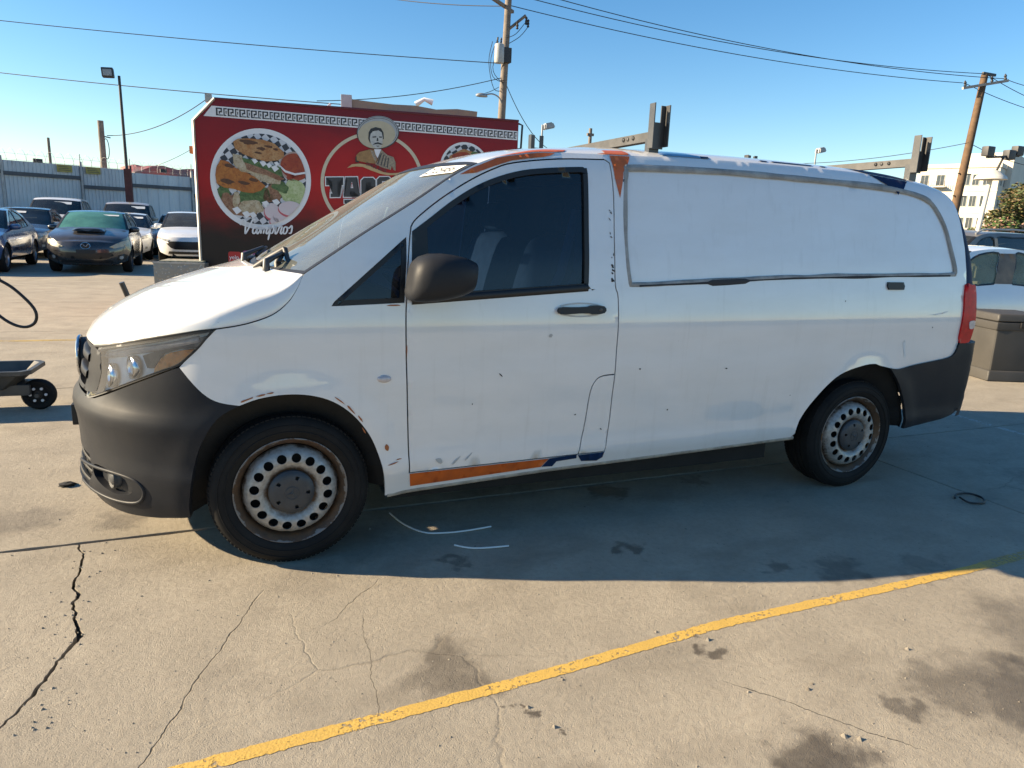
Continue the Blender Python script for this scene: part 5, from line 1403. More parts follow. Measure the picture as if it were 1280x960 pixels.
# --- logo: ring, block letters, man in a wide hat, ribbon
LOGO = empty('taco_logo'); LOGO.parent = TRAILER
def LP(poly):
    out = []
    for x, y in poly:
        u = 2.478+(x-561)/7.385*.0114; out.append((u, 2.71-(y-199)/7.385*.0110+.06*(u-2.478)))
    return out
def lp(name, poly, mat, lay, holes=()): return plate(name, LP(poly), mat, .004+.0022*lay, LOGO, holes=[LP(h) for h in holes])
CXR, CYR = 520, 655
lp('logo_ring', ell(CXR, CYR, 478, 470, 72), MT['cream'], 0, [ell(CXR, CYR, 447, 440, 72)])
blocks = {
 'T': ([(0,0),(160,0),(160,75),(130,75),(122,45),(105,45),(105,155),(125,155),(125,190),(40,190),(40,155),(58,155),(58,45),(40,45),(32,75),(0,75)], []),
 'A': ([(20,0),(128,0),(128,32),(118,32),(140,155),(152,155),(152,190),(88,190),(88,155),(96,155),(94,138),(60,138),(57,155),(66,155),(66,190),(0,190),(0,155),(12,155),(34,32),(20,32)], [[(66,105),(90,105),(80,48),(75,48)]]),
 'C': ([(25,0),(110,0),(135,25),(135,85),(90,85),(90,42),(48,42),(48,148),(90,148),(90,115),(135,115),(135,165),(110,190),(25,190),(0,165),(0,25)], []),
 'O': ([(25,0),(110,0),(135,25),(135,165),(110,190),(25,190),(0,165),(0,25)], [[(48,42),(88,42),(88,148),(48,148)]]),
 'S': ([(25,0),(105,0),(130,25),(130,65),(88,65),(88,40),(46,40),(46,72),(105,72),(130,97),(130,165),(105,190),(25,190),(0,165),(0,125),(44,125),(44,150),(86,150),(86,112),(25,112),(0,90),(0,25)], []),
 'Y': ([(0,0),(75,0),(75,32),(66,32),(82,80),(98,32),(90,32),(90,0),(165,0),(165,32),(150,32),(106,120),(106,155),(124,155),(124,190),(42,190),(42,155),(60,155),(60,120),(16,32),(0,32)], [])}
def block(ch, x, y, sc=1.):
    o, hs = blocks[ch]; o = [(x+a*sc, y+c*sc) for a, c in o]; hs = [[(x+a*sc, y+c*sc) for a, c in h] for h in hs]
    lp('letter_outline', offset2(o, 9), MT['white'], 1); lp('letter', o, MT['char'], 2, ())
    for h in hs:
        lp('letter_counter_outline', h, MT['white'], 3)
        lp('letter_counter', offset2(h, -7), M_RED, 4)
block('T', 92, 605, .98); block('A', 252, 605, .98); block('C', 415, 612, .98); block('O', 562, 605, .98); block('S', 712, 600, .98)
block('Y', 258, 818, .9)
lp('hat_brim', ell(572, 192, 196, 152, 48, -.06), MT['black'], 3); lp('hat_brim', ell(572, 188, 192, 150, 48, -.06), MT['hatrim'], 4); lp('hat_inside', ell(560, 210, 172, 128, 48, -.05), MT['hat'], 5)
for r1 in (150, 163): lp('hat_line', ell(572, 190, r1+28, r1-16, 60, -.06), MT['char'], 4.4 if r1 == 163 else 4.6, [ell(572, 190, r1+24, r1-20, 60, -.06)])
lp('hair', [(482,250),(485,190),(505,155),(550,140),(600,152),(622,190),(626,250),(612,255),(606,205),(570,172),(520,180),(508,230),(500,290)], MT['black'], 6)
lp('face', [(505,200),(530,178),(575,170),(606,190),(616,240),(612,300),(596,330),(560,340),(525,322),(502,280),(496,240)], MT['skin'], 7)
for q in ([(520,228),(556,224),(556,236),(522,238)], [(580,226),(610,228),(608,238),(582,238)], [(562,240),(572,240),(576,268),(558,270)], [(520,305),(545,286),(570,280),(595,288),(618,300),(596,304),(570,296),(545,300)], [(552,312),(588,314),(570,322)]): lp('face_line', q, MT['black'], 8)
lp('collar', [(535,345),(600,345),(605,380),(575,440),(545,390)], MT['white'], 6); lp('coat', [(372,400),(400,372),(500,345),(535,350),(560,430),(575,445),(545,480),(460,470),(375,450)], MT['tan'], 7)
lp('serape', [(600,350),(660,400),(715,420),(735,470),(735,548),(715,540),(700,500),(690,540),(620,520),(545,485),(580,440)], MT['stripe'], 7)
for k in range(4): lp('serape_stripe', [(600+k*22,380+k*14),(608+k*22,384+k*14),(572+k*30,490+k*10),(562+k*30,486+k*10)], MT['char'], 8)
lp('lapel', [(500,350),(515,400),(550,470),(556,430),(530,365)], MT['stripe'], 8); lp('coat_shadow', [(362,420),(385,392),(380,440),(395,470),(362,462)], MT['black'], 6)
lp('ribbon', [(285,520),(330,485),(400,478),(470,490),(540,520),(620,560),(690,572),(760,568),(795,556),(740,590),(660,590),(590,575),(510,545),(430,510),(360,505)], MT['ribbon'], 9)
def flat_text(body, org, h, mat, parent, off, rot=0., name='lettering', stretch=1.):
    cu = bpy.data.curves.new('txt', 'FONT'); cu.body = body; o = bpy.data.objects.new('txt', cu); COL.objects.link(o)
    dg = bpy.context.evaluated_depsgraph_get(); me = bpy.data.meshes.new_from_object(o.evaluated_get(dg)); bpy.data.objects.remove(o)
    for v in me.vertices:
        x, y = v.co.x*h*stretch, v.co.y*h; v.co = (org[0]+x*math.cos(rot)-y*math.sin(rot), -off, org[1]+x*math.sin(rot)+y*math.cos(rot))
    me.materials.clear(); me.materials.append(mat); return link(name, me, parent)
flat_text('SINCE 2018', (2.315, 2.262), .072, MT['char'], LOGO, .028, -.30, stretch=.85)
def rrect(x0, y0, x1, y1, r=.03, n=5):
    out = []
    for cx, cy, a0 in ((x1-r, y1-r, 0), (x0+r, y1-r, 90), (x0+r, y0+r, 180), (x1-r, y0+r, 270)):
        out += [(cx+r*math.cos(rad(a0+90*k/n)), cy+r*math.sin(rad(a0+90*k/n))) for k in range(n+1)]
    return out
ic = plate('icon_red', rrect(.372, .80, .545, .965), pc('print_icon_red', (.42, .02, .02)), .004); flat_text('yelp', (.385, .858), .085, MT['white'], ic, .007, name='icon_lettering', stretch=.95)
ic = plate('icon_purple', rrect(.572, .80, .738, .985), pc('print_icon_purple', (.16, .03, .22), col2=(.40, .06, .16), vscale=7), .004)
plate('icon_camera', rrect(.605, .84, .708, .945, .03), MT['white'], .0065, ic, holes=[rrect(.618, .853, .695, .932, .022)]); plate('icon_lens', ell(.6565, .892, .026, .026, 20), MT['white'], .0065, ic, holes=[ell(.6565, .892, .015, .015, 20)])
ic = plate('icon_blue', rrect(.765, .82, .932, 1.005), pc('print_icon_blue', (.035, .06, .26)), .004); flat_text('f', (.85, .845), .19, MT['white'], ic, .007, name='icon_lettering')
# ================================================================ fence, poles, wires, building
M_WOOD = pm('weathered_pole_wood', (.145, .088, .048), .9, col2=(.085, .052, .03), vscale=3, bump=.5, bscale=30, bdist=.02)
M_WOODG = pm('grey_pole_wood', (.24, .20, .165), .9, col2=(.15, .125, .105), vscale=3, bump=.5, bscale=30, bdist=.02)
M_GREYM = pm('grey_metal', (.36, .37, .38), .5, .3, var=.3, vscale=5)
M_DKM = pm('dark_metal', (.035, .035, .038), .55, var=.3, vscale=6)
M_WIRE = pm('black_wire', (.014, .014, .016), .6)
# corrugated fence at the back of the lot
FD = Vector((.912, .41, 0)); FO = Vector((-8.41, 34.3, 0)); FN = Vector((.41, -.912, 0))
FENCE = empty('corrugated_fence', FO, math.atan2(FD.y, FD.x), 'tall grey corrugated metal fence topped with razor wire behind the parked cars', 'fence')
m, t, b = new_mat('corrugated_steel'); co = t.coord('Object'); s_ = t.sep(co)
n = t.noise(t.mapping(co, (1, 1, .35)), 1.1, 5, .6); n2 = t.noise(t.mapping(co, (7, 7, .5)), 2, 5, .6)
col = t.mix(t.rng(n, .35, .7), (.52, .57, .61), (.40, .44, .48)); col = t.mix(t.math('MULTIPLY', t.rng(n2, .58, .75, 0, .8), t.rng(s_[2], 1.2, 3.3)), col, (.16, .09, .05))
t.put(b.inputs['Base Color'], col); b.inputs['Roughness'].default_value = .5; b.inputs['Metallic'].default_value = .15; M_CORR = m
posts = [-12.0, -9.0, -6.0, -3.0, .0, 3.02, 5.12, 8.0, 11.0, 14.0, 17.0, 20.0, 23.0, 26.0, 29.0, 32.0, 35.0, 38.0]
rf = random.Random(5)
for i in range(len(posts)-1):
    u0, u1 = posts[i]+.04, posts[i+1]-.04; zt = 3.46-.012*(posts[i]+3)+rf.uniform(-.05, .05); pitch = .15 if i != 6 else .5
    bm = bmesh.new(); x = u0; prof = []
    while x < u1:
        for dx, dy in ((0, 0), (.30, 0), (.42, -.03), (.72, -.03), (.84, 0)):
            if x+dx*pitch < u1: prof.append((x+dx*pitch, dy))
        x += pitch
    prof.append((u1, 0))
    R = [[bm.verts.new((a, c, z)) for a, c in prof] for z in (.05, zt)]
    for k in range(len(prof)-1): bm.faces.new((R[0][k], R[0][k+1], R[1][k+1], R[1][k]))
    bmesh.ops.recalc_face_normals(bm, faces=bm.faces); finish('fence_panel', bm, M_CORR, FENCE, smooth=False)
    zr = zt-(.62 if i < 5 else .98) if i != 6 else zt-.66
    box_obj('rail', (u0, -.10, zr), (u1, -.04, zr+.16), pm('rail_paint', (.075, .085, .10), .6, var=.3, vscale=5) if i == 0 else bpy.data.materials['rail_paint'], FENCE)
    box_obj('rail', (u0, -.10, .55), (u1, -.04, .71), bpy.data.materials['rail_paint'], FENCE)
for i, u in enumerate(posts):
    box_obj('post', (u-.045, -.09, 0), (u+.045, .03, 3.62), M_GREYM if i != 6 else pm('rusty_red_post', (.12, .035, .03), .7, var=.4, vscale=5), FENCE)
    tube_obj('wire_bracket', [(u, 0, 3.5), (u, -.02, 3.95)], .018, M_GREYM, FENCE, 6)
bm = bmesh.new(); N = 1400
tube(bm, [(-12+50*k/N, -.05+.26*math.cos(k*.62), 3.74+.24*math.sin(k*.62)-.012*(-9+50*k/N)) for k in range(N+1)], .007, 3, cap=False)
for dz in (3.6, 3.85): tube(bm, [(-12, -.05, dz), (38, -.05, dz-.45)], .006, 3)
finish('razor_wire', bm, M_GREYM, FENCE)
M_SIGN = pm('yellow_sign', (.38, .32, .08), .6, var=.3, vscale=8)
for u in (2.35, 3.50):
    so = box_obj('warning_sign', (u-.30, -.13, 3.12), (u+.30, -.105, 3.42), M_SIGN, FENCE)
    for k in range(3): box_obj('sign_line', (u-.24, -.1325, 3.18+.075*k), (u+.24-.06*k, -.131, 3.205+.075*k), MT['char'], so)
for u, w in ((1.2, .35), (6.5, .3)):
    box_obj('fence_cap', (u, -.05, 3.44), (u+w, .05, 3.60), M_DKM, FENCE)
# crushed red car body showing above the fence
bm = bmesh.new()
for k, (z, h, w) in enumerate(((0, 1.1, 1.0), (1.12, 1.0, .97), (2.14, 1.05, .95), (3.2, .72, .85))):
    vs = bbox(bm, (-2.2*w, -.85, z), (2.2*w, .85, z+h))
bmesh.ops.subdivide_edges(bm, edges=bm.edges[:], cuts=7, use_grid_fill=True)
for v in bm.verts: v.co += noise.noise_vector(v.co*.9+Vector((3, 1, 0)))*.32*(1 if v.co.z > .3 else 0)
bmesh.ops.recalc_face_normals(bm, faces=bm.faces)
tag(finish('crushed_car_pile', bm, pm('scrap_red_paint', (.36, .03, .028), .5, col2=(.14, .12, .12), vscale=.9), smooth=False, loc=(-2.4, 39.4, -.22), rot=(0, 0, .42)), 'pile of crushed red car bodies rising above the corrugated fence', 'scrap cars')

def pole(name, x, y, h, r0, r1, mat, label, lean=(0, 0), cat='utility pole', segs=8):
    e = empty(name, (x, y, 0), 0, label, cat)
    o = tube_obj('shaft', [(lean[0]*k/segs, lean[1]*k/segs, h*k/segs) for k in range(segs+1)], [r0+(r1-r0)*k/segs for k in range(segs+1)], mat, e, 12)
    return e
# floodlight on a mast by the fence
e = pole('floodlight_mast', -3.62, 33.9, 7.2, .075, .055, M_DKM, 'thin dark mast with a boxy floodlight standing in front of the corrugated fence', (-.05, 0), 'light mast')
box_obj('mast_sleeve', (-.14, -.14, 0), (.14, .14, 3.35), bpy.data.materials['rusty_red_post'], e)
fl = box_obj('floodlight', (-.26, -.25, 7.10), (.20, .2, 7.48), M_DKM, e, .05); fl.rotation_euler = (0, -.06, 0)
box_obj('floodlight_lens', (-.20, -.27, 7.14), (.14, -.252, 7.40), M_GREYM, fl)
# short bare pole behind the fence
e = pole('bare_pole', -5.25, 40.2, 5.95, .16, .14, M_WOODG, 'short bare wooden pole rising behind the corrugated fence', cat='pole')
tube_obj('cable_coil', [(.18+.12*math.cos(a), 0, 4.6+.5*math.sin(a)) for a in [2*math.pi*k/16 for k in range(16)]], .02, M_WIRE, e, 5, closed=True)
tube_obj('cable_hook', [(.1, 0, 5.2), (.4, 0, 5.15)], .03, M_DKM, e, 5)
pole('bare_pole', -9.6, 52, 5.9, .10, .08, M_WOODG, 'thin distant pole with a short crossbar far behind the fence', cat='pole')
# centre utility pole with transformer and street light
UP = pole('utility_pole', 12.72, 30.9, 13.2, .22, .15, M_WOODG, 'weathered utility pole with a grey transformer and a street light arm', (.42, .1))
def drum(parent, x, y, z, r, h, mat): return lathe_obj('transformer', [(.01, 0), (r*.92, 0), (r, .04), (r, h-.06), (r*.9, h), (r*.5, h+.04), (.01, h+.05)], mat, parent, 20, 'z', loc=(x, y, z))
tr = drum(UP, -.18, -.38, 8.98, .23, .82, pm('transformer_grey', (.42, .43, .42), .5, var=.2, vscale=4))
for a in (-.1, .08): lathe_obj('bushing', [(.03, .86), (.05, .92), (.03, .98), (.05, 1.04), (.02, 1.12)], M_DKM, tr, 10, 'z', loc=(a, 0, 0))
box_obj('bracket', (.02, -.25, 9.1), (.5, .18, 9.75), M_DKM, UP)
box_obj('crossarm', (-1.2, -.10, 11.55), (1.2, .04, 11.68), M_WOODG, UP).rotation_euler = (0, 0, .75)
a = tube_obj('side_arm', [(.4, 0, 10.6), (1.15, -.25, 11.25)], .07, M_WOODG, UP, 6)
for k, (x, z) in enumerate(((1.2, 11.0), (1.30, 10.9), (.75, 10.75))): lathe_obj('insulator', [(.02, 0), (.07, .03), (.04, .1), (.07, .16), (.04, .24), (.07, .3), (.02, .36)], M_DKM, UP, 10, 'z', loc=(x, -.22, z-.15))
for pts in ([(.3, -.1, 10.2), (.7, -.2, 10.4), (1.15, -.25, 10.95)], [(-.25, -.4, 10.1), (-.55, -.3, 9.2), (-.4, -.2, 8.4), (.2, -.1, 8.2)], [(-.1, -.4, 10.0), (-.45, -.3, 8.8), (-.1, -.2, 8.3), (.2, -.1, 8.3)], [(-.5, -.3, 9.9), (-.62, -.2, 9.0), (-.3, -.1, 7.9), (.2, 0, 7.85)], [(.3, 0, 9.9), (.9, -.2, 10.3), (1.3, -.3, 10.8)]):
    tube_obj('lead_wire', crom(pts, 4), .016, M_WIRE, UP, 5)
la = tube_obj('street_light_arm', crom([(.2, 0, 7.0), (.05, -.1, 7.45), (-.35, -.2, 7.62), (-.75, -.25, 7.55)], 4), .035, M_GREYM, UP, 6)
bm = bmesh.new(); bmesh.ops.create_uvsphere(bm, u_segments=12, v_segments=8, radius=.2)
for v in bm.verts: v.co = Vector((v.co.x*1.5, v.co.y*.8, max(v.co.z*.6, -.05)))
finish('street_light_head', bm, M_GREYM, la, loc=(-.95, -.26, 7.48))
# right-hand utility pole
RP = pole('utility_pole', 40.35, 27.3, 11.3, .27, .19, M_WOOD, 'brown wooden utility pole with one pale crossarm near the white apartment block', (1.75, .6))
ca = box_obj('crossarm', (-1.35, -.08, -.07), (1.35, .08, .07), pm('pale_crossarm', (.42, .38, .33), .8, var=.3, vscale=4), RP, loc=(1.66, .4, 10.72)); ca.rotation_euler = (0, -.2, -.35)
for x in (-1.2, .4, 1.2): lathe_obj('insulator', [(.03, 0), (.09, .04), (.05, .14), (.09, .2), (.02, .34)], M_DKM, ca, 10, 'z', loc=(x, 0, .07))
box_obj('pole_cap', (1.5, .5, 11.28), (2.6, .62, 11.42), M_DKM, RP)
for z in (4.3, 5.6): box_obj('step_bolt', (z*.155-.4, z*.05, z), (z*.155+.75, z*.05+.05, z+.06), M_DKM, RP)
# small street lamps and a far pole
def lamp(x, y, h, label, arm):
    e = pole('street_lamp', x, y, h, .09, .06, M_GREYM, label, (0, 0), 'street lamp')
    bm = bmesh.new(); bmesh.ops.create_cube(bm, size=1)
    for v in bm.verts: v.co = Vector((v.co.x*(.9 if v.co.z < 0 else .6), v.co.y*.6, v.co.z*.42))
    bmesh.ops.bevel(bm, geom=bm.edges[:], offset=.08, segments=2, affect='EDGES')
    o = finish('lamp_head', bm, M_GREYM, e, angle=40, loc=(arm, 0, h-.05)); o.rotation_euler = (0, -.25, 0); return e
lamp(21.5, 45.0, 8.6, 'grey street lamp seen between the far uprights of the ladder rack', .45)
lamp(47.1, 45.35, 8.9, 'small grey street lamp peeking above the middle of the van roof', .45)
e = pole('far_pole', 29.66, 53.1, 9.9, .16, .14, M_WOODG, 'small far wooden pole above the front ladder rack bar', cat='pole'); box_obj('crossarm', (-.3, -.1, 9.3), (.3, .1, 9.5), M_WOODG, e)
e = pole('street_lamp', 29.6, 18.1, 4.3, .10, .09, pm('white_pole_paint', (.62, .60, .54), .6, var=.15, vscale=3), 'white lamp post with a shade and floodlights in front of the bushy tree', (.75, .2), 'street lamp')
lathe_obj('lamp_shade', [(.08, 0), (.62, -.02), (.55, .12), (.25, .34), (.05, .40)], bpy.data.materials['white_pole_paint'], e, 20, 'z', loc=(.75, .2, 4.25))
for x, z in ((.35, 5.35), (1.7, 5.3), (2.2, 5.5)): box_obj('floodlight', (x-.2, .1, z-.2), (x+.25, .4, z+.2), M_DKM, e, .05)
tube_obj('floodlight_bar', [(.3, .22, 5.1), (2.3, .22, 5.3)], .05, M_DKM, e, 6); tube_obj('floodlight_stem', [(.95, .22, 4.4), (1.35, .22, 5.2)], .05, M_DKM, e, 6)

# overhead wires
def wire(a, b, sag, label, r=.016, n=24):
    a, b = Vector(a), Vector(b); pts = [a.lerp(b, k/n)-Vector((0, 0, sag*4*(k/n)*(1-k/n))) for k in range(n+1)]
    return tag(tube_obj('overhead_wire', pts, r, M_WIRE, n=5), label, 'wire')
U = Vector((12.72, 30.9, 0))
wire((-11.95, 44.27, 10.89), U+Vector((.2, -.1, 9.05)), .15, 'long straight wire from the transformer pole towards the floodlight mast, uppermost', .020)
wire((-12.08, 43.70, 8.32), (5.31, 29.21, 6.26), .1, 'wire sloping down behind the roof of the red food trailer', .020)
wire((4.36, 31.94, 6.70), U+Vector((.2, 0, 8.45)), .25, 'sagging wire from the trailer roof up to the transformer pole', .018)
wire((-5.0, 40.2, 5.25), (-0.09, 34.97, 6.86), .45, 'slack wire from the short bare pole to the red food trailer', .020)
wire((-4.29, 41.52, 3.62), (-0.98, 35.91, 4.56), .2, 'thin wire rising from behind the fence to the front of the trailer', .012)
R1 = Vector((42.0, 27.75, 0))
wire(U+Vector((.3, .3, 11.75)), R1+Vector((-1.25, .45, 10.75)), .5, 'lowest of the long wires between the two utility poles', .020)
wire((13.47, 30.47, 11.99), R1+Vector((-.1, 0, 11.3)), .6, 'middle one of the long wires between the two utility poles', .020)
wire((14.77, 29.93, 12.00), R1+Vector((1.2, -.4, 11.1)), .6, 'highest of the long wires between the two utility poles', .020)
wire(U+Vector((.3, 0, 11.6)), (8.52, 36.03, 12.57), .1, 'short wire leaving the top of the transformer pole towards the trailer', .020)
for dz, k, end, lab in ((10.75, -1.25, (51.07, 28.52, 9.75), 'lowest wire running on past the pale crossarm'), (11.3, 0, (51.10, 28.63, 10.25), 'middle wire running on past the pale crossarm'), (11.1, 1.2, (51.16, 28.92, 11.57), 'highest wire running on past the pale crossarm')):
    wire(R1+Vector((k, -.3*k, dz)), end, .2, lab, .020)
wire((38.74, 44.23, 7.19), (41.3, 27.6, 7.4), .5, 'thin wire above the rear ladder rack bar meeting the brown pole', .020)
wire((41.3, 27.6, 7.4), (55.36, 30.49, 6.95), .4, 'thin wire leaving the brown pole over the white apartment block', .020)
wire(U+Vector((.35, 0, 8.2)), (16.21, 31.03, 5.22), .7, 'guy wire sagging from the transformer pole towards the ladder rack', .018)
wire(U+Vector((.0, 0, 8.0)), U+Vector((-.8, -.25, 7.6)), .03, 'short stay wire above the street light arm of the transformer pole', .014)

# white apartment block
M_STUC = pm('pale_stucco', (.72, .66, .55), .85, var=.12, vscale=.6, bump=.2, bscale=20)
M_PANE = pm('dark_pane', (.07, .08, .09), .15, coat=.5, var=.4, vscale=1.3); M_WF = pm('window_frame_white', (.55, .53, .48), .6)
B0 = Vector((107.03, 70.23, 0)); bL = Vector((103.21, 78.37, 0))-B0; bLu = bL.normalized(); Llen = 11.0
BLD = empty('apartment_block', B0, math.atan2(bLu.y, bLu.x), 'cream four storey apartment block with rows of windows and balconies', 'building')
# local: x along the lit face away from the corner, y = into the building is negative of the face normal
fn = Vector((-bLu.y, bLu.x, 0)); inn = -1 if fn.dot(Vector((-1, -.4, 0))) > 0 else 1
def bb(name, x0, x1, y0, y1, z0, z1, mat, parent): 
    y0, y1 = inn*y0, inn*y1; return box_obj(name, (min(x0, x1), min(y0, y1), z0), (max(x0, x1), max(y0, y1), z1), mat, parent)
wl_ = bb('wall', 0, Llen, 0, 14, 0, 13.1, M_STUC, BLD)
bb('parapet', -.15, Llen+.15, -.15, 14.1, 12.9, 13.5, M_STUC, BLD); bb('upper_storey', -.8, 5.0, 4.5, 22, 0, 15.4, M_STUC, BLD); bb('wing', 0.3, Llen-1, 14, 34, 0, 12.4, M_STUC, BLD)
for zf in (3.2, 6.4, 9.6): bb('string_course', -.06, Llen+.06, -.06, .0, zf-.1, zf+.1, M_STUC, BLD)
def win(face, a, z, w, h):
    if face == 'L':
        f = bb('window', a-w/2-.08, a+w/2+.08, -.05, .02, z-.08, z+h+.08, M_WF, BLD); bb('pane', a-w/2, a-.03, -.07, -.051, z, z+h, M_PANE, f); bb('pane', a+.03, a+w/2, -.07, -.051, z, z+h, M_PANE, f)
    else:
        y = a; f = box_obj('window', (-.05, min(inn*(y-w/2-.08), inn*(y+w/2+.08)), z-.08), (.02, max(inn*(y-w/2-.08), inn*(y+w/2+.08)), z+h+.08), M_WF, BLD)
        box_obj('pane', (-.07, min(inn*(y-w/2), inn*(y+w/2)), z), (-.051, max(inn*(y-w/2), inn*(y+w/2)), z+h), M_PANE, f)
for zf in (.9, 4.1, 7.3, 10.4):
    for a in (1.5, 2.9, 4.1): win('L', a, zf, .8, 1.5)
    for a in (7.6, 9.8):
        win('L', a, zf, 1.0, 1.5); bk = bb('balcony', a-.9, a+.9, -1.0, .0, zf-.35, zf-.2, M_WF, BLD)
        for k in range(7): bb('baluster', a-.88+.29*k, a-.84+.29*k, -1.0, -.95, zf-.2, zf+.6, M_DKM, bk)
    for y in (2.0, 4.6, 7.4, 10.6): win('R', y, zf, 1.2, 1.5)

# evergreen in front of the block, made of many small leaves
def leaf_cloud(name, blobs, n, size, mats, parent, seed):
    r = random.Random(seed); bm = bmesh.new()
    for i in range(n):
        c, rr, sq = blobs[r.randrange(len(blobs))]
        while True:
            v = Vector((r.uniform(-1, 1), r.uniform(-1, 1), r.uniform(-1, 1)))
            if .35 < v.length < 1: break
        v *= .75+.35*noise.noise(v*2.1+Vector(c)); p = Vector(c)+Vector((v.x*rr, v.y*rr, v.z*rr*sq))
        d = Vector((r.gauss(0, 1), r.gauss(0, 1), r.gauss(0, .7))).normalized(); s, t_ = frame_of(d); q = size*r.uniform(.6, 1.5)
        f = bm.faces.new([bm.verts.new(p+s*q), bm.verts.new(p+t_*q*.45), bm.verts.new(p-s*q), bm.verts.new(p-t_*q*.45)]); f.material_index = r.randrange(len(mats))
    return finish(name, bm, mats, parent, smooth=False)
ML = [pm('leaf_olive', (.085, .085, .022), .6, var=.35, vscale=2), pm('leaf_green', (.055, .085, .018), .6, var=.35, vscale=2), pm('leaf_brown', (.15, .10, .040), .7, var=.3, vscale=2)]
TREE = empty('bushy_tree', (47.2, 28.2, 0), 0, 'broad olive green tree standing in front of the apartment block', 'tree')
tk = tube_obj('trunk', [(0, 0, 0), (.1, 0, 1.2), (-.1, .1, 2.4), (.1, 0, 3.6)], [.28, .22, .18, .08], M_WOOD, TREE, 8)
for d in ((-1.3, -.5, 4.0), (1.4, .3, 4.3), (.3, -1.2, 4.5), (2.4, -.4, 3.8)): tube_obj('limb', [(.0, 0, 1.6), (d[0]*.5, d[1]*.5, 3.0), d], [.14, .09, .03], M_WOOD, tk, 6)
leaf_cloud('crown', [((-1.6,-.3,3.2),1.15,.75),((-.7,-.6,3.9),1.15,.8),((.4,0,4.5),1.3,.85),((1.5,.2,4.9),1.4,.8),((2.7,-.2,4.6),1.4,.9),((1.6,-.9,3.7),1.3,.8),((3.9,0,4.2),1.3,.9),((.2,-1,3.2),1.2,.7),((2.8,-1,3.2),1.2,.7)], 9000, .10, ML, TREE, 3)
SHR = empty('flowering_shrub', (40.5, 24.5, 0), 0, 'low shrub with bright green and pinkish leaves below the white lamp post', 'shrub')
ts = tube_obj('stem', [(0, 0, 0), (.2, 0, 1.2), (.8, 0, 2.2)], [.1, .07, .03], M_WOOD, SHR, 6)
leaf_cloud('foliage', [((-1.6,0,2.2),.7,.5),((-.6,0,2.4),.8,.55),((.5,0,2.6),.9,.7),((1.5,0,2.5),.8,.6),((2.5,0,2.3),.9,.6),((3.6,0,2.2),.9,.6),((.6,-.2,1.6),.9,.7)], 3600, .09, [ML[1], pm('leaf_bright', (.08, .16, .03), .6, var=.3, vscale=2), pm('leaf_pink', (.30, .17, .12), .6, var=.3, vscale=2)], SHR, 5)
box_obj('dark_wall', (33.0, 22.3, 0), (46, 22.6, 2.2), pm('dark_green_wall', (.05, .06, .055), .8, var=.3, vscale=1.5))
tag(bpy.data.objects['dark_wall'], 'low dark wall beyond the parked cars under the shrub', 'wall')
w = box_obj('wall_panel', (31.6, 22.2, 0), (32.9, 22.5, 2.75), M_DKM); tag(w, 'dark upright panel with pale patches at the end of the low wall', 'panel')
for z in (1.2, 1.9): box_obj('pale_patch', (32.0, 22.19, z), (32.5, 22.198, z+.45), M_GREYM, w)

# bin
M_BIN = pm('grey_bin_plastic', (.055, .052, .048), .6, col2=(.040, .038, .035), vscale=3, bump=.15, bscale=50)
BIN = empty('rubbish_bin', (7.98, 2.32, 0), rad(-22), 'large square grey plastic bin with a lid beside the white sedan', 'bin')
def frus(name, w0, w1, z0, z1, mat, par, bev=.03):
    bm = bmesh.new(); bbox(bm, (-.5, -.5, 0), (.5, .5, 1))
    for v in bm.verts: w = w0 if v.co.z < .5 else w1; v.co = Vector((v.co.x*w, v.co.y*w, z0 if v.co.z < .5 else z1))
    bmesh.ops.recalc_face_normals(bm, faces=bm.faces); bmesh.ops.bevel(bm, geom=bm.edges[:], offset=bev, segments=3, affect='EDGES', profile=.6); return finish(name, bm, mat, par, angle=35)
frus('base', .64, .61, 0, .12, M_BIN, BIN, .02); frus('body', .575, .60, .10, .60, M_BIN, BIN); frus('rim', .625, .63, .565, .655, M_BIN, BIN, .018); frus('lid', .63, .60, .66, .745, M_BIN, BIN, .025)
box_obj('latch', (-.06, -.335, .60), (.06, -.31, .66), VM['black'], BIN, .008)
# small cart with a pneumatic wheel and a cable hung from its handle
CART = empty('hand_cart', (-1.90, 3.22, 0), rad(-4), 'low black hand cart with one small wheel and a tray', 'cart')
M_CART = pm('cart_black_plastic', (.045, .046, .046), .5, col2=(.09, .085, .075), vscale=6)
bm = bmesh.new(); rows = [[Vector((x*(1+.0), y, z)) for x, y in ((-.85, -.33), (.46, -.33), (.52, .0), (.46, .33), (-.85, .33), (-.85, -.33))] for z in (.20,)]
def ringz(hx, hy, z): return [Vector((-.85, -hy, z)), Vector((hx-.05, -hy, z)), Vector((hx, -hy+.06, z)), Vector((hx, hy-.06, z)), Vector((hx-.05, hy, z)), Vector((-.85, hy, z)), Vector((-.85, -hy, z))]
grid_bm([ringz(.24, .14, .17), ringz(.36, .20, .28), ringz(.40, .23, .29), ringz(.40, .23, .32), ringz(.37, .205, .32), ringz(.26, .15, .20)], bm=bm)
bmesh.ops.remove_doubles(bm, verts=bm.verts, dist=.0005); bm.faces.new([bm.verts.new(p) for p in ringz(.27, .155, .205)[:-1]]); bm.faces.new([bm.verts.new(p) for p in ringz(.24, .14, .17)[:-1]])
bmesh.ops.recalc_face_normals(bm, faces=bm.faces); finish('tray', bm, M_CART, CART, angle=30)
tube_obj('axle', [(.40, -.12, .115), (.40, .12, .115)], .015, M_CART, CART, 6); box_obj('axle_bracket', (.12, -.12, .12), (.36, .12, .20), M_CART, CART, .01)
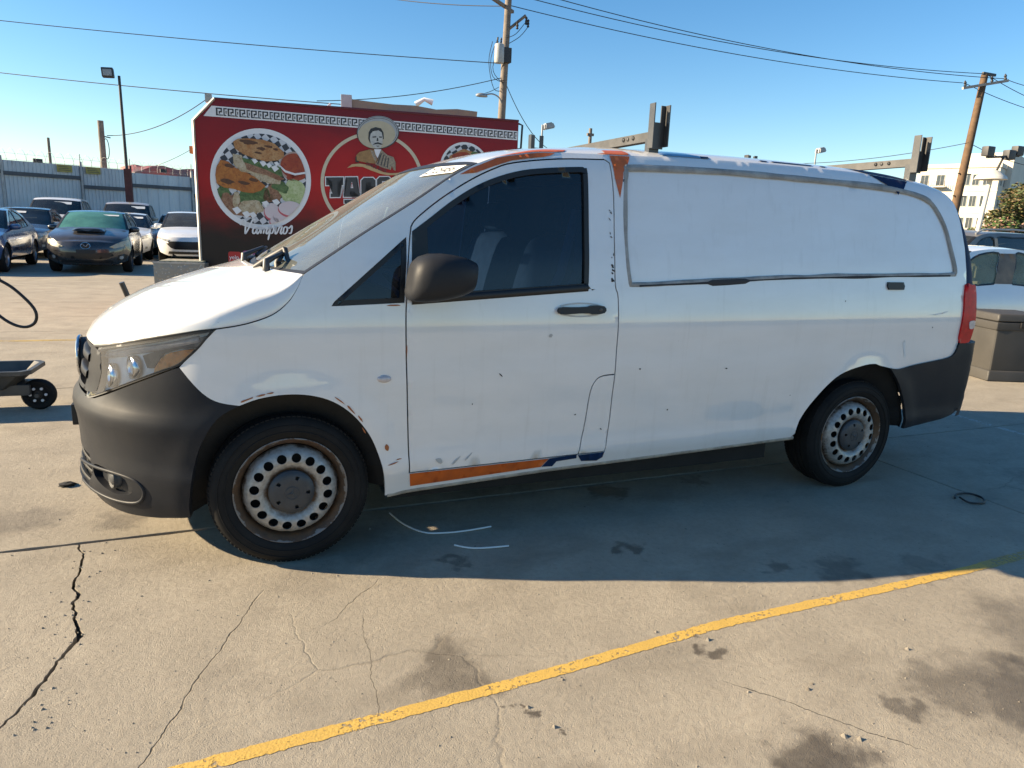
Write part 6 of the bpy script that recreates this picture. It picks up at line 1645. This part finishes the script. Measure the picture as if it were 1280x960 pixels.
for y in (-.05,):
    w = lathe_obj('wheel', [(.03,-.025),(.068,-.02),(.075,-.03),(.100,-.033),(.114,-.016),(.114,.016),(.100,.033),(.075,.03),(.068,.02),(.03,.025)], VM['tyre'], CART, 28, loc=(.40, y, .115))
    for k in range(6):
        a = 2*math.pi*k/6; lathe_obj('wheel_bolt', [(.0005, -.031), (.010, -.031), (.010, -.018)], MT['white'], w, 10, loc=(.05*math.cos(a), 0, .05*math.sin(a)))
    lathe_obj('wheel_disc', [(.0005, -.022), (.072, -.020)], VM['black'], w, 20)
tube_obj('handle', [(-.75, 0, .2), (-.80, 0, .7), (-.72, 0, 1.12), (-.45, -.05, 1.22)], .02, VM['steel'], CART, 8)
for x, y in ((-.7, -.25), (-.7, .25)): tube_obj('leg', [(x, y, 0), (x, y, .16)], .03, M_CART, CART, 8)
hc_ = CART.matrix_basis
tag(tube_obj('power_cable', crom([(-1.83, 3.36, 1.13), (-1.80, 3.33, 1.02), (-1.74, 3.32, .96), (-1.62, 3.28, .88), (-1.50, 3.24, .74), (-1.50, 3.24, .64), (-1.58, 3.26, .60), (-1.70, 3.30, .65), (-1.84, 3.35, .80), (-1.92, 3.36, 1.0), (-1.97, 3.36, 1.20)], 5), .011, VM['black'], n=8), 'black cable hanging in an open loop above the hand cart', 'cable')
tag(tube_obj('cable_plug', [(-1.755, 3.32, 1.04), (-1.735, 3.31, .97), (-1.71, 3.31, .925)], [.02, .028, .018], VM['black'], n=8), 'black plug at the top of the hanging cable loop', 'plug')
PIPE = empty('leaning_pipe', (-.80, 4.6, 0), 0, 'short black pipe on a round foot leaning up behind the white hood', 'pipe')
tube_obj('pipe', [(0, 0, .0), (-.25, -.12, .83)], .024, VM['steel'], PIPE, 10); lathe_obj('foot', [(.001, .03), (.13, .025), (.15, 0)], VM['steel'], PIPE, 20, 'z')
# ================================================================ parked cars
class CarSurf:
    """round-cornered car shell: arc parameter s from nose centre to tail centre, height z"""
    def __init__(s, W, sec, xf, xr, xs, xt):
        s.W, s.sec, s.xf, s.xr, s.xs, s.xt = W, sec, xf, xr, xs, xt; s.A = 1.15; s.S1 = s.A+(xt-xs); s.S2 = s.S1+s.A
    def w(s, z): return s.W*interp(s.sec, z)
    def P(s, q, z):
        sg = 1 if q >= 0 else -1; a = abs(q)
        if a < s.A:
            f = a/s.A*math.pi/2; x = s.xs-(s.xs-interp(s.xf, z))*math.cos(f)**.80; h = s.w(z)*math.sin(f)
        elif a <= s.S1: x = s.xs+a-s.A; h = s.w(z)
        else:
            f = (min(a, s.S2)-s.S1)/s.A*math.pi/2; x = s.xt+(interp(s.xr, z)-s.xt)*math.sin(f)**.80; h = s.w(z)*math.cos(f)
        for cx in (0, s.wb):
            r = math.hypot(x-cx, z-.33)
            if r > .3: h += .018*math.exp(-(max(0, r-.37)/.06)**2)*min(1, h/s.W)
        return Vector((x, -sg*h, z))
    def s_of(s, x, z):
        if x < s.xs: return s.A*math.acos(min(1, max(0, (s.xs-x)/(s.xs-interp(s.xf, z))))**1.25)/(math.pi/2)
        if x > s.xt: return s.S1+s.A*math.asin(min(1, max(0, (x-s.xt)/(interp(s.xr, z)-s.xt)))**1.25)/(math.pi/2)
        return s.A+x-s.xs
    def fn(s, off):
        def f(q, z):
            e = .006; a = s.P(q+e, z)-s.P(q-e, z); b = s.P(q, z+e)-s.P(q, z-e); n = a.cross(b)
            n = n.normalized() if n.length > 1e-12 else Vector((-1, 0, 0)); return tuple(s.P(q, z)+n*off), tuple(-n)
        return f
M_CG = glass('car_glass_green', (.16, .22, .20), .9, ior=1.6, dust=.10, dustcol=(.32, .34, .30))
M_CGC = glass('car_glass_clear', (.42, .50, .46), .9, ior=1.45, dust=.16, dustcol=(.45, .45, .40))
M_CI = pm('car_interior', (.035, .035, .036), .8, var=.3, vscale=6); M_CIL = pm('car_interior_tan', (.28, .24, .18), .8, var=.2, vscale=6)
M_RIMS = pm('alloy_rim', (.42, .43, .45), .3, .8, var=.3, vscale=12); M_RIMD = pm('dark_alloy_rim', (.10, .10, .11), .35, .7, var=.3, vscale=12)
M_HL = pm('car_headlight', (.52, .52, .48), .2, col2=(.25, .26, .26), vscale=14, coat=.8); M_HLY = pm('lit_yellow_headlight', (.48, .42, .27), .35, col2=(.36, .33, .24), vscale=9, coat=.4)  # yellow one: look of a lit headlight put into the lens colour
M_GRL = pm('car_grille_black', (.010, .010, .011), .4, var=.3, vscale=30)
def paint(name, c, rough=.3, coat=1., dirt=.12): return pm(name, c, rough, coat=coat, col2=tuple(q*(1-dirt)+.20*dirt for q in c), vscale=2.2, coat_rough=.06, rvar=.08)
def car_wheel(parent, x, y, r, rim):
    w = empty('wheel', (x, y, r)); w.parent = parent; sg = -1 if y < 0 else 1; ri = r*.68; tw = .21
    pr = [(ri-.01, .03), (ri+.01, .008), (ri+.05, .0), (r-.03, .008), (r-.005, .03), (r, .05), (r, tw-.05), (r-.005, tw-.03), (r-.03, tw), (ri, tw-.02)]
    lathe_obj('tyre', [(a, -sg*c) for a, c in pr], VM['tyre'], w, 36)
    bm = bmesh.new(); R = lathe(bm, [(ri, sg*-.03), (ri-.015, sg*-.02), (ri-.03, sg*-.06), (ri-.03, sg*-.14), (.02, sg*-.14)], 36)
    for k in range(5):
        a = 2*math.pi*k/5+.3; d = Vector((math.cos(a), 0, math.sin(a))); t_ = Vector((-math.sin(a), 0, math.cos(a))); y0 = Vector((0, -sg*.03, 0))
        q = [y0+d*.03+t_*.035, y0+d*(ri-.02)+t_*.028, y0+d*(ri-.02)-t_*.028, y0+d*.03-t_*.035]; b_ = [p+Vector((0, -sg*.035, 0)) for p in q]
        V = [bm.verts.new(p) for p in q]; B = [bm.verts.new(p) for p in b_]; bm.faces.new(V)
        for i in range(4): bm.faces.new((V[i], V[(i+1) % 4], B[(i+1) % 4], B[i]))
    lathe(bm, [(.001, sg*-.022), (.05, sg*-.024), (.055, sg*-.04)], 20); bmesh.ops.recalc_face_normals(bm, faces=bm.faces)
    finish('rim', bm, rim, w, angle=40); return w

BASE_SEC = [(.15,.86),(.22,.93),(.34,.975),(.5,.998),(.66,1.0),(.80,.985),(.90,.955),(.98,.92),(1.15,.855),(1.30,.79),(1.40,.735),(1.9,.66)]
def make_car(name, sp, loc, rz, label, cat='car', group=None):
    C = empty(name, loc, rz, label, cat, group); W = sp['W']; k = sp.get('h', 1.); wb = sp['wb']
    sec = [(z*(k if z > .9 else 1)-(.9*(k-1) if z > .9 else 0), f) for z, f in sp.get('sec', BASE_SEC)]
    S = CarSurf(W, sec, sp['xf'], sp['xr'], sp.get('xs', -.05), sp.get('xt', wb+.35)); S.wb = wb
    seg = sp['top']      # ordered: hood, windshield, roof, rear, deck : lists of (x, z)
    def q_of(p): return (S.s_of(*p), p[1])
    zc = seg['hood'][0][1]; zr = seg['deck'][-1][1]
    lead = [(S.A*f, zc) for f in (0, .2, .4, .55)]
    top = {}; names = ['hood', 'windshield', 'roof', 'rear', 'deck']
    for nme in names: top[nme] = [q_of(p) for p in crom(seg[nme], 4)]
    first = top['hood'][0][0]; lead = [p for p in lead if p[0] < first-.03]
    tail_ = [p for p in [(S.S2-S.A*f, zr) for f in (.55, .4, .2, 0)] if p[0] > top['deck'][-1][0]+.03]
    edge = lead+[p for nme in names for p in top[nme][:-1]]+[top['deck'][-1]]+tail_
    zs = sp.get('zs', .20); ra = sp.get('ra', .37); low = []
    def arch(cx): return [(S.s_of(cx+ra*math.cos(a), max(zs, .31+ra*math.sin(a))), max(zs, .31+ra*math.sin(a))) for a in [math.pi*j/14 for j in range(15)]]
    low = [(0, zs+.02), (S.A*.5, zs+.01)]+arch(0)[::-1]+arch(wb)[::-1]+[(S.S2-S.A*.5, zs+.06), (S.S2, zs+.08)]
    outer = dense(low+edge[::-1], .06)
    holes = []
    for wn_ in sp['windows']: holes.append(dense([q_of(p) for p in crom(wn_, 3, closed=True)], .05))
    bm = bmesh.new()
    for sg in (1, -1):
        o2 = [(sg*a, c) for a, c in outer]; h2 = [[(sg*a, c) for a, c in h] for h in holes]
        surface_bm(o2, h2, S.fn(0), .055, lip=.012, bm=bm)
    # top skins
    def skin(pts, crown, bow, bm, rows=14):
        R = []
        for a, z in pts:
            p = S.P(a, z); h = -p.y; R.append([Vector((p.x+bow*(1-abs(b)**2.2)*min(1, h/W*1.3), -h*b, p.z+crown*(1-abs(b)**2.6)*min(1, h/W*1.3))) for b in [1-2*j/rows for j in range(rows+1)]])
        grid_bm(R, bm=bm)
    cr, bw = sp.get('crown', .05), sp.get('bow', .16)
    def ramp(pts, c0, c1, b0, b1, bm):
        R = []; n_ = len(pts)-1
        for i, (a, z) in enumerate(pts):
            f = i/n_; p = S.P(a, z); h = -p.y; m_ = min(1, h/W*1.3)
            R.append([Vector((p.x+(b0+(b1-b0)*f)*(1-abs(b)**2.2)*m_, -h*b, p.z+(c0+(c1-c0)*f)*(1-abs(b)**2.6)*m_)) for b in [1-2*j/18 for j in range(19)]])
        grid_bm(R, bm=bm)
    ramp(top['roof'], cr*.75, cr*.75, -bw*.35, bw*.3, bm); ramp(top['deck']+tail_, .02, .03, bw*.5, 0, bm)
    bmesh.ops.recalc_face_normals(bm, faces=bm.faces); body = finish('body', bm, sp['paint'], C, angle=48)
    bm = bmesh.new(); ramp(lead+top['hood'], .05, .05, 0, -bw, bm)
    if sp.get('scoop'):
        pass
    bmesh.ops.recalc_face_normals(bm, faces=bm.faces)
    if sum(f.normal.z for f in bm.faces) < 0: bmesh.ops.reverse_faces(bm, faces=bm.faces)
    hood = finish('hood', bm, sp.get('hood_paint', sp['paint']), C)
    g = sp.get('glass', M_CG)
    for nme, args, pn in (('windshield', (.05, cr*.75, -bw, -bw*.35), 'windshield'), ('rear', (cr*.75, .02, bw*.3, bw*.5), 'rear_window')):
        bm = bmesh.new(); ramp(top[nme], *args, bm); bmesh.ops.recalc_face_normals(bm, faces=bm.faces); o = finish(pn, bm, sp.get('ws_glass', g) if nme == 'windshield' else g, C)
        # dark band and painted frame round the glass
        tp = top[nme]; n_ = len(tp)-1
        for sgn in (1, -1):
            R = []; bm = bmesh.new()
            for i, (a, z) in enumerate(tp):
                f = i/n_; p = S.P(a, z); h = -p.y; row = []
                for b in (1., .965, .93): row.append(Vector((p.x+(args[2]+(args[3]-args[2])*f)*(1-b**2.2), -h*b*sgn, p.z+(args[0]+(args[1]-args[0])*f)*(1-b**2.6)))+Vector((-.004 if nme == 'windshield' else .004, 0, .004)))
                R.append(row)
            grid_bm(R, bm=bm); bmesh.ops.recalc_face_normals(bm, faces=bm.faces); finish('glass_border', bm, VM['black'], o)
    for h in holes:
        for sg in (1, -1):
            q = [(sg*a, c) for a, c in h]
            o = finish('side_window', surface_bm(offset2(q, .002), [], S.fn(-.010), .08), g, C); finish('window_trim', surface_bm(offset2(q, .012), [offset2(q, -.008)], S.fn(.003), .1), VM['black'], o)
    for pil in sp.get('pillars', ()):
        for sg in (1, -1): finish('door_pillar', surface_bm(dense([(sg*S.s_of(*p), p[1]) for p in pil], .05), [], S.fn(.004), .08), sp.get('pillar_mat', VM['black']), C)
    # front fittings: polygons in (fraction of the nose arc, height)
    for nm, poly, mt, off, both in sp['front']:
        pl_ = [(S.A*a, c) for a, c in poly]
        for sg in ((1, -1) if both else (1,)):
            q = [(sg*a, c) for a, c in pl_]
            finish(nm, surface_bm(dense(q, .04), [], S.fn(off), .05, lip=.02 if off > 0 else 0), mt, C)
    for sg in (1, -1):
        zt = sp.get('ztl', .80); q = [(sg*(S.S1+S.A*a), zt+c) for a, c in ((.1,.07),(.45,.06),(.45,-.06),(.12,-.08))]
        finish('tail_light', surface_bm(dense(q, .04), [], S.fn(.008), .05, lip=.015), VM['red'], C)
    # mirrors
    mx, mz = sp['mirror']
    for sg in (1, -1):
        bm = bmesh.new(); bmesh.ops.create_icosphere(bm, subdivisions=3, radius=1)
        y0 = sg*(S.w(mz)+.10)
        for v in bm.verts:
            c = v.co; v.co = Vector((mx+.075*math.copysign(abs(c.x)**.8, c.x)+.02*abs(c.y), y0+.115*math.copysign(abs(c.y)**.75, c.y), mz+.03+.068*math.copysign(abs(c.z)**.75, c.z)))
        finish('door_mirror', bm, sp.get('mirror_paint', sp['paint']), C)
        tube_obj('mirror_stalk', [(mx+.02, sg*(S.w(mz)-.03), mz-.03), (mx+.01, y0, mz-.02)], .022, VM['black'], C, 6)
    # cabin
    x0 = seg['windshield'][0][0]; x1 = seg['rear'][-1][0]; wi = W*.80
    ci = sp.get('cabin', M_CI); bm = bmesh.new()
    bbox(bm, (x0+.05, -wi, .25), (x1-.1, wi, .50)); bbox(bm, (x0-.05, -wi, .5), (x0+.45, wi, seg['windshield'][0][1]-.05))
    cb = finish('cabin_floor', bm, ci, C, smooth=False)
    rz_ = max(p[1] for p in seg['roof'])
    for xx, ys in ((x0+1.05, (-.38, .38)), (x1-.75 if x1-x0 > 2.6 else x0+1.9, (-.38, .38))):
        for yy in ys:
            bm = bmesh.new(); bbox(bm, (xx, yy-.23, .45), (xx+.14, yy+.23, rz_-.42)); bbox(bm, (xx+.04, yy-.12, rz_-.41), (xx+.13, yy+.12, rz_-.20)); bbox(bm, (xx-.45, yy-.23, .42), (xx, yy+.23, .58))
            bmesh.ops.bevel(bm, geom=bm.edges[:], offset=.03, segments=2, affect='EDGES'); finish('seat', bm, ci, cb, angle=40)
    # underbody and wheels
    bm = bmesh.new(); bbox(bm, (-.75, -W*.55, zs), (wb+.7, W*.55, .48)); bbox(bm, (ra+.03, -W*.86, zs+.02), (wb-ra-.03, W*.86, .40)); finish('underbody', bm, VM['dark'], C, smooth=False)
    for cx in (0, wb):
        for sg in (1, -1):
            bm = bmesh.new(); R = [[Vector((cx+ra*1.01*math.cos(a), sg*y, .31+ra*1.01*math.sin(a))) for a in [math.pi*j/12 for j in range(13)]] for y in (W*.99, W*.66)]
            grid_bm(R, bm=bm); grid_bm([R[1], [Vector((cx, sg*W*.66, .30))]*13] if False else [R[1], [Vector((p.x*.02+cx*.98, p.y, .31+(p.z-.31)*.02)) for p in R[1]]], bm=bm)
            bmesh.ops.recalc_face_normals(bm, faces=bm.faces); finish('arch_liner', bm, VM['dark'], C, smooth=False)
        for y in (-W+.005, W-.005): car_wheel(C, cx, y, sp.get('rw', .325), sp.get('rim', M_RIMS))
    return C, S, body, hood

def sedan(W=.92, wb=2.80, L=0., z=1.45, **k):
    d = dict(W=W, wb=wb, xf=[(.18,-.80),(.3,-.87),(.45,-.90),(.6,-.895),(.70,-.87),(.78,-.82)], xr=[(.2,wb+.95),(.5,wb+1.05),(.8,wb+1.05),(1.05,wb+1.0)],
        top=dict(hood=[(-.70,.735),(-.45,.80),(0,.875),(.40,.935),(.58,.965)], windshield=[(.58,.965),(.85,1.12),(1.12,1.265),(1.38,z-.065)], roof=[(1.38,z-.065),(1.65,z-.03),(2.0,z-.02),(2.3,z-.04)],
                 rear=[(2.3,z-.04),(2.6,z-.13),(2.9,1.17),(3.15,1.06)], deck=[(3.15,1.06),(3.35,1.035),(wb+.75,1.0),(wb+.88,.95)]),
        windows=[[(.86,1.00),(1.0,1.09),(1.22,1.22),(1.48,1.345),(1.72,1.375),(1.74,1.20),(1.74,1.0)], [(1.84,1.0),(1.83,1.20),(1.82,1.378),(2.1,1.375),(2.38,1.31),(2.62,1.19),(2.70,1.08),(2.66,1.01)]],
        mirror=(.86, .99), front=[])
    d.update(k); return d
def suv(W=.94, wb=2.80, **k):
    d = dict(W=W, wb=wb, h=1., zs=.26, ra=.40, rw=.355, xf=[(.2,-.78),(.35,-.86),(.5,-.88),(.75,-.88),(.90,-.84),(1.0,-.8)], xr=[(.2,wb+.85),(.6,wb+.95),(1.1,wb+.90),(1.7,wb+.6)],
        sec=[(.2,.88),(.3,.95),(.45,.985),(.7,1.0),(.9,.99),(1.05,.96),(1.12,.94),(1.3,.89),(1.5,.835),(1.66,.785),(1.75,.73),(2.1,.62)],
        top=dict(hood=[(-.72,.90),(-.45,.97),(0,1.03),(.35,1.08),(.52,1.11)], windshield=[(.52,1.11),(.78,1.30),(1.0,1.46),(1.22,1.61)], roof=[(1.22,1.61),(1.5,1.68),(2.2,1.70),(2.9,1.68),(3.2,1.64)],
                 rear=[(3.2,1.64),(3.35,1.48),(3.48,1.30),(3.55,1.16)], deck=[(3.55,1.16),(3.60,1.08),(3.63,1.02)]),
        windows=[[(.80,1.15),(.95,1.27),(1.15,1.43),(1.36,1.58),(1.62,1.61),(1.64,1.4),(1.64,1.15)], [(1.74,1.15),(1.73,1.4),(1.72,1.615),(2.1,1.62),(2.48,1.61),(2.52,1.4),(2.54,1.17)], [(2.64,1.18),(2.62,1.4),(2.60,1.6),(2.9,1.585),(3.10,1.45),(3.22,1.25)]],
        mirror=(.80, 1.14), front=[], ztl=1.05)
    d.update(k); return d
R90 = math.pi/2
P_BLACK = paint('black_car_paint', (.012, .012, .014), .28, 1., .10); P_BLUE = paint('blue_car_paint', (.05, .10, .22), .25, 1., .08); P_DARK = paint('graphite_car_paint', (.035, .036, .040), .3); P_WHITE = paint('white_car_paint', (.80, .80, .78), .35); P_TAN = paint('champagne_car_paint', (.36, .32, .27), .35); P_NAVY = paint('navy_car_paint', (.012, .022, .05), .3); P_SILV = paint('silver_car_paint', (.42, .42, .41), .35, .8)
def std_front(hl=M_HL, hz=.66, gz0=.36, gz1=.58, gw=.36):
    return [('headlight', [(.40,hz+.07),(.62,hz+.115),(.80,hz+.13),(.86,hz+.10),(.72,hz+.03),(.46,hz-.01)], hl, .006, True), ('grille', [(-gw,gz1),(gw,gz1),(gw+.03,(gz0+gz1)/2),(gw-.06,gz0),(-gw+.06,gz0),(-gw-.03,(gz0+gz1)/2)], M_GRL, .006, False),
            ('license_plate', [(-.14,.44),(.14,.44),(.14,.54),(-.14,.54)], VM['black'], .02, False), ('fog_light', [(.62,.36),(.70,.37),(.70,.43),(.62,.43)], M_HL, .006, True)]
# black hatchback with a hood scoop, nose towards the white van
mz = sedan(W=.885, wb=2.64, paint=P_BLACK, hood_paint=paint('dusty_black_hood', (.035, .030, .026), .35, .8, .25), rim=M_RIMD, ws_glass=glass('green_windscreen', (.12, .30, .26), .9, ior=1.6, dust=.5, dustcol=(.22, .60, .50)), mirror=(.80, 1.0),  # windscreen carries a blue-green film over the pane
    xf=[(.18,-.78),(.3,-.86),(.45,-.885),(.58,-.875),(.68,-.84),(.78,-.76)],
    top=dict(hood=[(-.62,.74),(-.42,.83),(0,.93),(.35,.99),(.50,1.02)], windshield=[(.50,1.02),(.80,1.18),(1.08,1.32),(1.32,1.41)], roof=[(1.32,1.41),(1.6,1.445),(2.2,1.44),(2.7,1.39)], rear=[(2.7,1.39),(2.95,1.26),(3.1,1.12),(3.2,1.02)], deck=[(3.2,1.02),(3.28,.98),(3.33,.92)]),
    xr=[(.2,3.35),(.5,3.50),(.8,3.50),(1.1,3.42)],
    windows=[[(.80,1.04),(.98,1.15),(1.22,1.28),(1.46,1.37),(1.66,1.39),(1.68,1.20),(1.68,1.04)], [(1.78,1.04),(1.77,1.2),(1.76,1.395),(2.1,1.395),(2.5,1.35),(2.75,1.22),(2.8,1.09)]],
    front=[('headlight', [(.36,.635),(.50,.715),(.66,.775),(.80,.80),(.86,.775),(.80,.70),(.62,.64),(.44,.60)], M_HLY, .008, True), ('grille', [(-.40,.50),(.40,.50),(.44,.44),(.32,.37),(.15,.35),(-.15,.35),(-.32,.37),(-.44,.44)], M_GRL, .004, False),
           ('bumper_crease', [(-.56,.545),(.56,.545),(.58,.53),(-.58,.53)], P_BLACK, .014, False), ('lower_intake', [(-.46,.26),(.46,.26),(.42,.32),(-.42,.32)], M_GRL, .004, False), ('license_plate', [(-.145,.475),(.145,.475),(.145,.565),(-.145,.565)], VM['mesh'], .018, False),
           ('fog_light', [(.60+.05*math.cos(a), .385+.042*math.sin(a)) for a in [2*math.pi*j/14 for j in range(14)]], M_HL, .006, True), ('fog_recess', [(.50,.32),(.74,.34),(.76,.45),(.66,.47),(.52,.44)], M_GRL, .003, True)])
cz, Sz, bz, hz_ = make_car('hatchback_car', mz, (-3.035, 17.46, 0), R90, 'black hatchback with hood scoop, yellow headlight and green windshield')
bm = bmesh.new(); lathe(bm, [(.001, -.004), (.085, -.004), (.098, .004)], 28, 'x'); bmesh.ops.recalc_face_normals(bm, faces=bm.faces)
for v in bm.verts: v.co.z *= .78
eb = finish('emblem', bm, M_GRL, cz, loc=(-.868, 0, .655)); eb.rotation_euler = (0, .25, 0)
tube_obj('emblem_ring', [(-.010, .098*math.cos(a), .076*math.sin(a)) for a in [2*math.pi*j/30 for j in range(30)]], .009, VM['chrome'], eb, 6, closed=True)
tube_obj('emblem_wing', crom([(-.012, -.09, .02), (-.012, -.045, .028), (-.012, 0, -.025), (-.012, .045, .028), (-.012, .09, .02)], 4), .009, VM['chrome'], eb, 6)
# hood scoop: raised ramp with a dark mouth
bm = bmesh.new(); Rr = []
for x, dz in ((-.30, .0), (-.285, .055), (-.24, .070), (-.05, .045), (.18, .004)):
    Rr.append([Vector((x+.03*abs(y/.34), y, .93+.135*(x+.30)/.5*.62+.052+dz*(1-abs(y/.34)**6)-.03*(y/.88)**2)) for y in [-.34+.68*j/16 for j in range(17)]])
grid_bm(Rr, bm=bm); bmesh.ops.recalc_face_normals(bm, faces=bm.faces); sc = finish('hood_scoop', bm, hz_.data.materials[0], cz, angle=30)
bm = bmesh.new(); V = [bm.verts.new(p+Vector((-.004, 0, 0))) for p in Rr[0][2:15]]+[bm.verts.new(p+Vector((-.008, 0, -.006))) for p in Rr[1][2:15][::-1]]; bm.faces.new(V); finish('scoop_mouth', bm, M_GRL, sc, smooth=False)
bm = grid_bm([[Vector((x, y, z)) for y in (-.35, -.15, .05)] for x, z in ((.98, 1.335), (1.10, 1.40))]); bmesh.ops.recalc_face_normals(bm, faces=bm.faces)
box_obj('inside_mirror', (1.05, -.12, 1.30), (1.08, .12, 1.36), VM['black'], cz, .01)
def sticker(car, y0, y1, x0, z0, x1, z1): 
    bm = bmesh.new(); bm.faces.new([bm.verts.new(p) for p in ((x0, y0, z0), (x0, y1, z0), (x1, y1, z1), (x1, y0, z1))]); bmesh.ops.recalc_face_normals(bm, faces=bm.faces); finish('screen_notice', bm, VM['paper'], car, smooth=False)
sticker(cz, -.55, -.20, 1.005, 1.355, 1.06, 1.385)
# the others
cb_, *_ = make_car('sedan_car', sedan(W=.925, wb=2.88, paint=P_BLUE, glass=M_CG, rw=.345, ra=.385, front=std_front(hz=.62), xr=[(.2,3.75),(.5,3.85),(.8,3.85),(1.1,3.80)]), (-5.60, 17.0, 0), R90, 'blue sedan with silver wheels parked beside the black hatchback')
cc_, *_ = make_car('sedan_car', sedan(W=.92, wb=2.80, paint=P_DARK, hood_paint=P_DARK, mirror_paint=P_SILV, z=1.50, front=std_front()), (-5.72, 22.9, 0), R90, 'dark sedan with pale mirror caps parked behind the blue sedan'); sticker(cc_, -.1, .45, 1.05, 1.33, 1.15, 1.385)
bm = bmesh.new()
cd_, *_ = make_car('suv_car', suv(paint=P_WHITE, front=std_front(hz=.80, gz0=.5, gz1=.75)), (-5.75, 28.6, 0), R90, 'white sport utility vehicle parked against the fence behind the dark sedan', 'suv'); cd_.scale = (1.08, 1.04, 1.12); sticker(cd_, -.5, .05, .93, 1.50, 1.04, 1.58)
ce_, *_ = make_car('suv_car', suv(W=.92, paint=P_TAN, front=std_front(hz=.80, gz0=.5, gz1=.75)), (-3.25, 27.6, 0), R90, 'champagne sport utility vehicle parked behind the black hatchback', 'suv'); ce_.scale = (1.04, 1.0, 1.08); sticker(ce_, -.62, -.15, .93, 1.50, 1.04, 1.58)
cf_, *_ = make_car('sedan_car', sedan(W=.90, paint=P_WHITE, mirror_paint=P_WHITE, rim=M_RIMD, front=std_front()), (-2.98, 23.2, 0), R90, 'white sedan showing one headlight behind the black hatchback'); sticker(cf_, -.6, -.2, 1.02, 1.28, 1.12, 1.335)
cg_, *_ = make_car('sedan_car', sedan(W=.88, paint=P_NAVY, z=1.47, front=std_front()), (-1.42, 27.4, 0), R90, 'dark navy car in the gap behind the two white sedans')
ch_, *_ = make_car('sedan_car', sedan(W=.93, wb=2.83, paint=P_WHITE, glass=M_CGC, ws_glass=M_CGC, cabin=M_CI, front=[('headlight', [(.42,.66),(.60,.70),(.80,.745),(.88,.735),(.86,.70),(.66,.645),(.46,.615)], M_HL, .008, True),
     ('grille', [(-.44,.62),(.44,.62),(.50,.56),(.40,.44),(.30,.40),(-.30,.40),(-.40,.44),(-.50,.56)], M_GRL, .008, False), ('lower_intake', [(-.5,.27),(.5,.27),(.46,.34),(-.46,.34)], M_GRL, .005, False), ('turn_signal', [(.84,.66),(.90,.68),(.92,.74),(.88,.73)], VM['amber'], .009, True)]), (-.90, 21.9, 0), R90, 'white sedan with a wide black grille half hidden by the red food trailer'); ch_.scale = (1, 1, 1.07)
ci_, *_ = make_car('suv_car', suv(W=.92, paint=P_SILV, front=std_front(hz=.80, gz0=.5, gz1=.75)), (.35, 28.4, 0), R90, 'silver sport utility vehicle behind the white sedan with the black grille', 'suv'); ci_.scale = (1, 1, 1.08)
# two cars beyond the bin on the other side of the van
ja = rad(-6); M_DUSTP = pm('dusty_black_pillar', (.14, .115, .095), .8, col2=(.24, .19, .14), vscale=6)
cj_, *_ = make_car('sedan_car', sedan(W=.92, paint=P_WHITE, glass=glass('dusty_car_glass', (.62, .70, .62), .8, ior=1.3, dust=.55, dustcol=(.52, .58, .44)), ws_glass=bpy.data.materials['dusty_car_glass'], cabin=M_CIL, front=std_front(), pillar_mat=M_DUSTP, pillars=[[(1.635,1.0),(1.72,1.2),(1.80,1.372),(2.06,1.375),(1.99,1.2),(1.90,1.0)]], windows=[[(.86,1.00),(1.0,1.09),(1.22,1.22),(1.48,1.345),(1.79,1.375),(1.71,1.20),(1.62,1.0)], [(1.92,1.0),(2.0,1.20),(2.07,1.375),(2.2,1.37),(2.40,1.31),(2.62,1.19),(2.70,1.08),(2.66,1.01)]]), (7.124, 4.062, 0), ja, 'white sedan with dusty clear windows behind the grey bin'); cj_.scale = (1.06, 1.0, 1.0)
ka = rad(-4)
ck_, *_ = make_car('suv_car', suv(W=.94, paint=paint('dusty_grey_paint', (.11, .10, .09), .45, .5, .3), front=std_front(hz=.80, gz0=.5, gz1=.75), pillar_mat=pm('beige_pillar', (.40, .33, .25), .6, var=.2, vscale=6), pillars=[[(1.645,1.15),(1.645,1.6),(1.715,1.6),(1.735,1.15)]]), (11.000, 6.596, 0), ka, 'dusty dark sport utility vehicle with roof rails behind the white sedan', 'suv')
for sg in (1, -1): tube_obj('roof_rail', [(1.3, sg*.66, 1.67), (1.45, sg*.67, 1.745), (2.2, sg*.66, 1.765), (2.9, sg*.64, 1.745), (3.05, sg*.63, 1.68)], .018, M_GREYM, ck_, 8)
